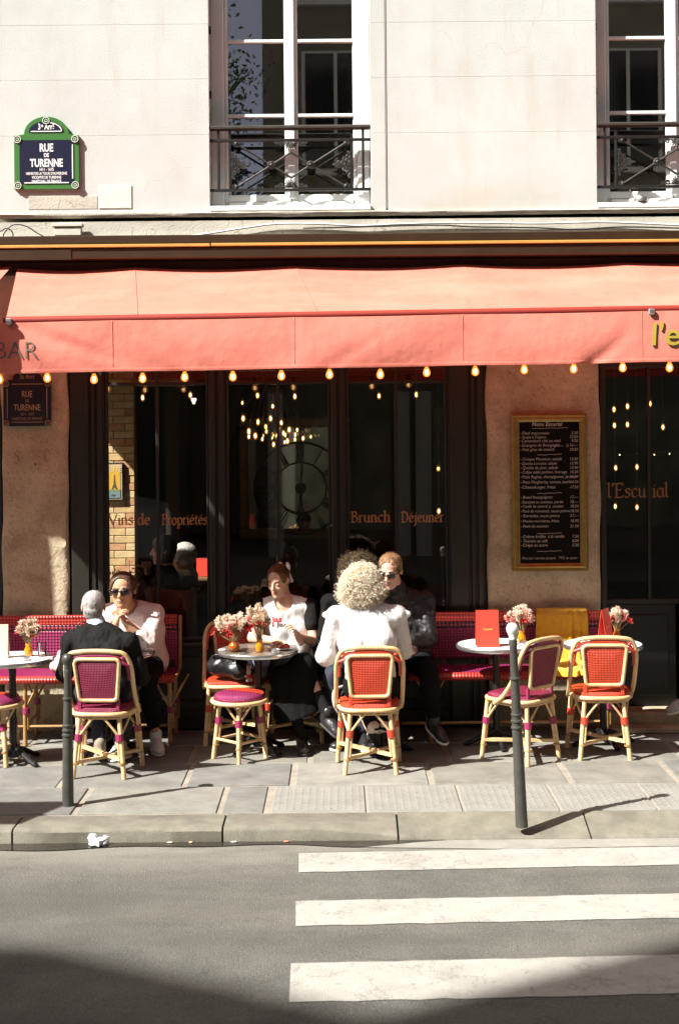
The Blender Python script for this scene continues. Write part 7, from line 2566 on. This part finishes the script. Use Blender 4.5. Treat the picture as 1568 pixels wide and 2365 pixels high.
# poster on the bricks
t = thing('framed_poster', 'yellow framed tower poster on the sunlit brick wall inside', 'poster')
A, B = W(232, 1069, 2.16), W(287, 1157, 2.16)
m = MB(); m.box(A.x, B.x, 2.155, 2.19, B.z, A.z, .006); obj('frame', m, DARKFRAME, t)
m = MB(); m.box(A.x + .015, B.x - .015, 2.150, 2.1545, B.z + .015, A.z - .015); obj('border', m, CARD_CREAM, t)
m = MB(); m.box(A.x + .03, B.x - .03, 2.147, 2.1495, B.z + .03, A.z - .03); obj('print', m, mat('poster_yellow', (.72, .42, .05), .6), t)
w_, h_ = B.x - A.x - .06, A.z - B.z - .06
m = MB()
m.box(A.x + .03, B.x - .03, 2.1445, 2.1465, B.z + .03, B.z + .03 + h_ * .2)
obj('print_sea', m, mat('poster_blue', (.16, .28, .34), .6), t)
m = MB(); m.box(A.x + .03, B.x - .03, 2.1445, 2.1465, B.z + .0305 + h_ * .2, B.z + .03 + h_ * .27)
obj('print_green', m, mat('poster_green', (.22, .28, .08), .6), t)
m = MB(); cx = A.x + .03 + w_ * .66; zb = B.z + .031 + h_ * .27
m.add([(cx - .028, 2.1455, zb), (cx - .010, 2.1455, zb + h_ * .16), (cx - .003, 2.1455, zb + h_ * .45), (cx + .003, 2.1455, zb + h_ * .45), (cx + .010, 2.1455, zb + h_ * .16), (cx + .028, 2.1455, zb), (cx + .014, 2.1455, zb), (cx, 2.1455, zb + h_ * .06), (cx - .014, 2.1455, zb)], [(0, 1, 7, 8), (1, 2, 3, 4), (1, 4, 7), (4, 5, 6, 7)])
m.ball((cx - .01, 2.1445, B.z + .03 + h_ * .08), (.025, .0008, .012), 8, 5)
obj('print_tower', m, mat('poster_ink', (.10, .07, .06), .6), t)
m = MB(); put_text(m, 'NETTE', A.x + .03 + w_ * .60, A.z - .03 - h_ * .18, 2.1455, .062, .8)
obj('lettering', m, CHINA, t)
# dining chairs, a table, a lamp shade box and red menu cards behind the glass
WOOD = mat('dark_chair_wood', (.20, .10, .045), .5, var=.3, vscale=10, stretch=(4, 4, .5))
REDUPH = mat('red_upholstery', (.25, .025, .015), .8)
def dining(label, x, y, rz):
    t = thing('dining_chair', label, 'chair', (x, y, .06), rz, group='dining chairs inside the cafe')
    m = MB(); m.box(-.2, .2, -.2, .2, .42, .47, .01); obj('seat', m, REDUPH, t)
    for sx in (-.18, .18):
        m = MB(); m.box(sx - .02, sx + .02, .16, .2, 0, 1.0, .005); obj('leg', m, WOOD, t)
        m = MB(); m.box(sx - .02, sx + .02, -.2, -.16, 0, .42, .005); obj('leg', m, WOOD, t)
    m = MB(); m.box(-.159, .159, .165, .19, .58, .98, .01); obj('backrest', m, REDUPH, t)
    return t
p = W(712, 1420, .62); d0 = dining('red backed dining chair inside behind the girl', p.x - .2, .42, PI)
p = W(415, 1450, .7); d1 = dup(d0, (p.x, .55, .06), PI * .97, 'red backed dining chair inside behind the sunglasses woman')
p = W(1000, 1450, .7); d2 = dup(d0, (p.x, .7, .06), PI * 1.02, 'red backed dining chair inside behind the man in dark shirt')
t = thing('dining_table', 'dark wooden dining table inside behind the left window', 'table', (-1.62, 1.05, .06))
m = MB(); m.box(-.3, .14, -.25, .3, .70, .73, .006); obj('tabletop', m, WOOD, t)
m = MB(); m.tube([(-.08, 0, .0), (-.08, 0, .70)], .035, 10); m.lathe([(.22, 0), (.2, .02), (.03, .04)], 16, (-.08, 0, 0)); obj('pedestal', m, CASTIRON, t)
m = MB(); p = W(437, 1300, .75); 
o = menu_card('small red menu card behind the white haired guest', (W(470, 1312, 1.6).x, 1.6, W(470, 1330, 1.6).z), .12, .16, 0, CARD_RED)
t = thing('side_table', 'dark side table carrying the red card inside', 'table', (W(470, 1330, 1.6).x, 1.62, .06))
m = MB(); zt = W(470, 1330, 1.6).z - .062; m.box(-.2, .2, -.15, .15, zt - .03, zt - .002, .005); obj('tabletop', m, WOOD, t)
for sx in (-.17, .17):
    for sy in (-.12, .12):
        m = MB(); m.box(sx - .02, sx + .02, sy - .02, sy + .02, 0, zt - .031); obj('leg', m, WOOD, t)
# flat ceiling lamp seen above the bricks
t = thing('ceiling_panel', 'pale flat ceiling panel seen through the top of the left window', 'ceiling light', (-1.55, 1.6, 2.72))
m = MB(); m.box(-.28, .24, -.2, .25, 0, .05, .01); obj('panel', m, mat('panel_cream', (.35, .30, .2), .6), t)
m = MB(); m.tube([(0, 0, .05), (0, 0, .38)], .01, 6); obj('rod', m, CABLE_BLACK, t)
# curved-leaf plant arrangement behind the sunglasses woman
t = thing('branch_arrangement', 'dry branch arrangement inside by the bricks behind the sunglasses woman', 'plant')
m = MB(); p = W(300, 1335, 1.0)
for k in range(9):
    a = rng.uniform(-1, 1)
    m.tube([(p.x, 1.0, p.z - .25), (p.x + .05 * a, 1.0 + .05 * a, p.z - .05), (p.x + .18 * a, 1.0, p.z + rng.uniform(.0, .16))], [.007, .005, .002], 5)
obj('branch', m, BARK, t)
m = MB()
for k in range(40):
    q = Vector((p.x + rng.uniform(-.16, .16), 1.0 + rng.uniform(-.05, .05), p.z + rng.uniform(-.08, .12))); d = Vector(rng.normal(0, 1, 3)).normalized() * .02; e = d.orthogonal().normalized() * .009
    m.add([q - d, q + e, q + d, q - e], [(0, 1, 2, 3)])
obj('dry_leaf', m, mat('dry_leaf', (.25, .16, .06), .8), t, 180, kind='stuff')
m = MB(); m.lathe([(.05, 0), (.07, .05), (.06, .15), (.04, .2), (.045, .22)], 14, (p.x, 1.0, .79)); obj('pot', m, DGOLD, t)
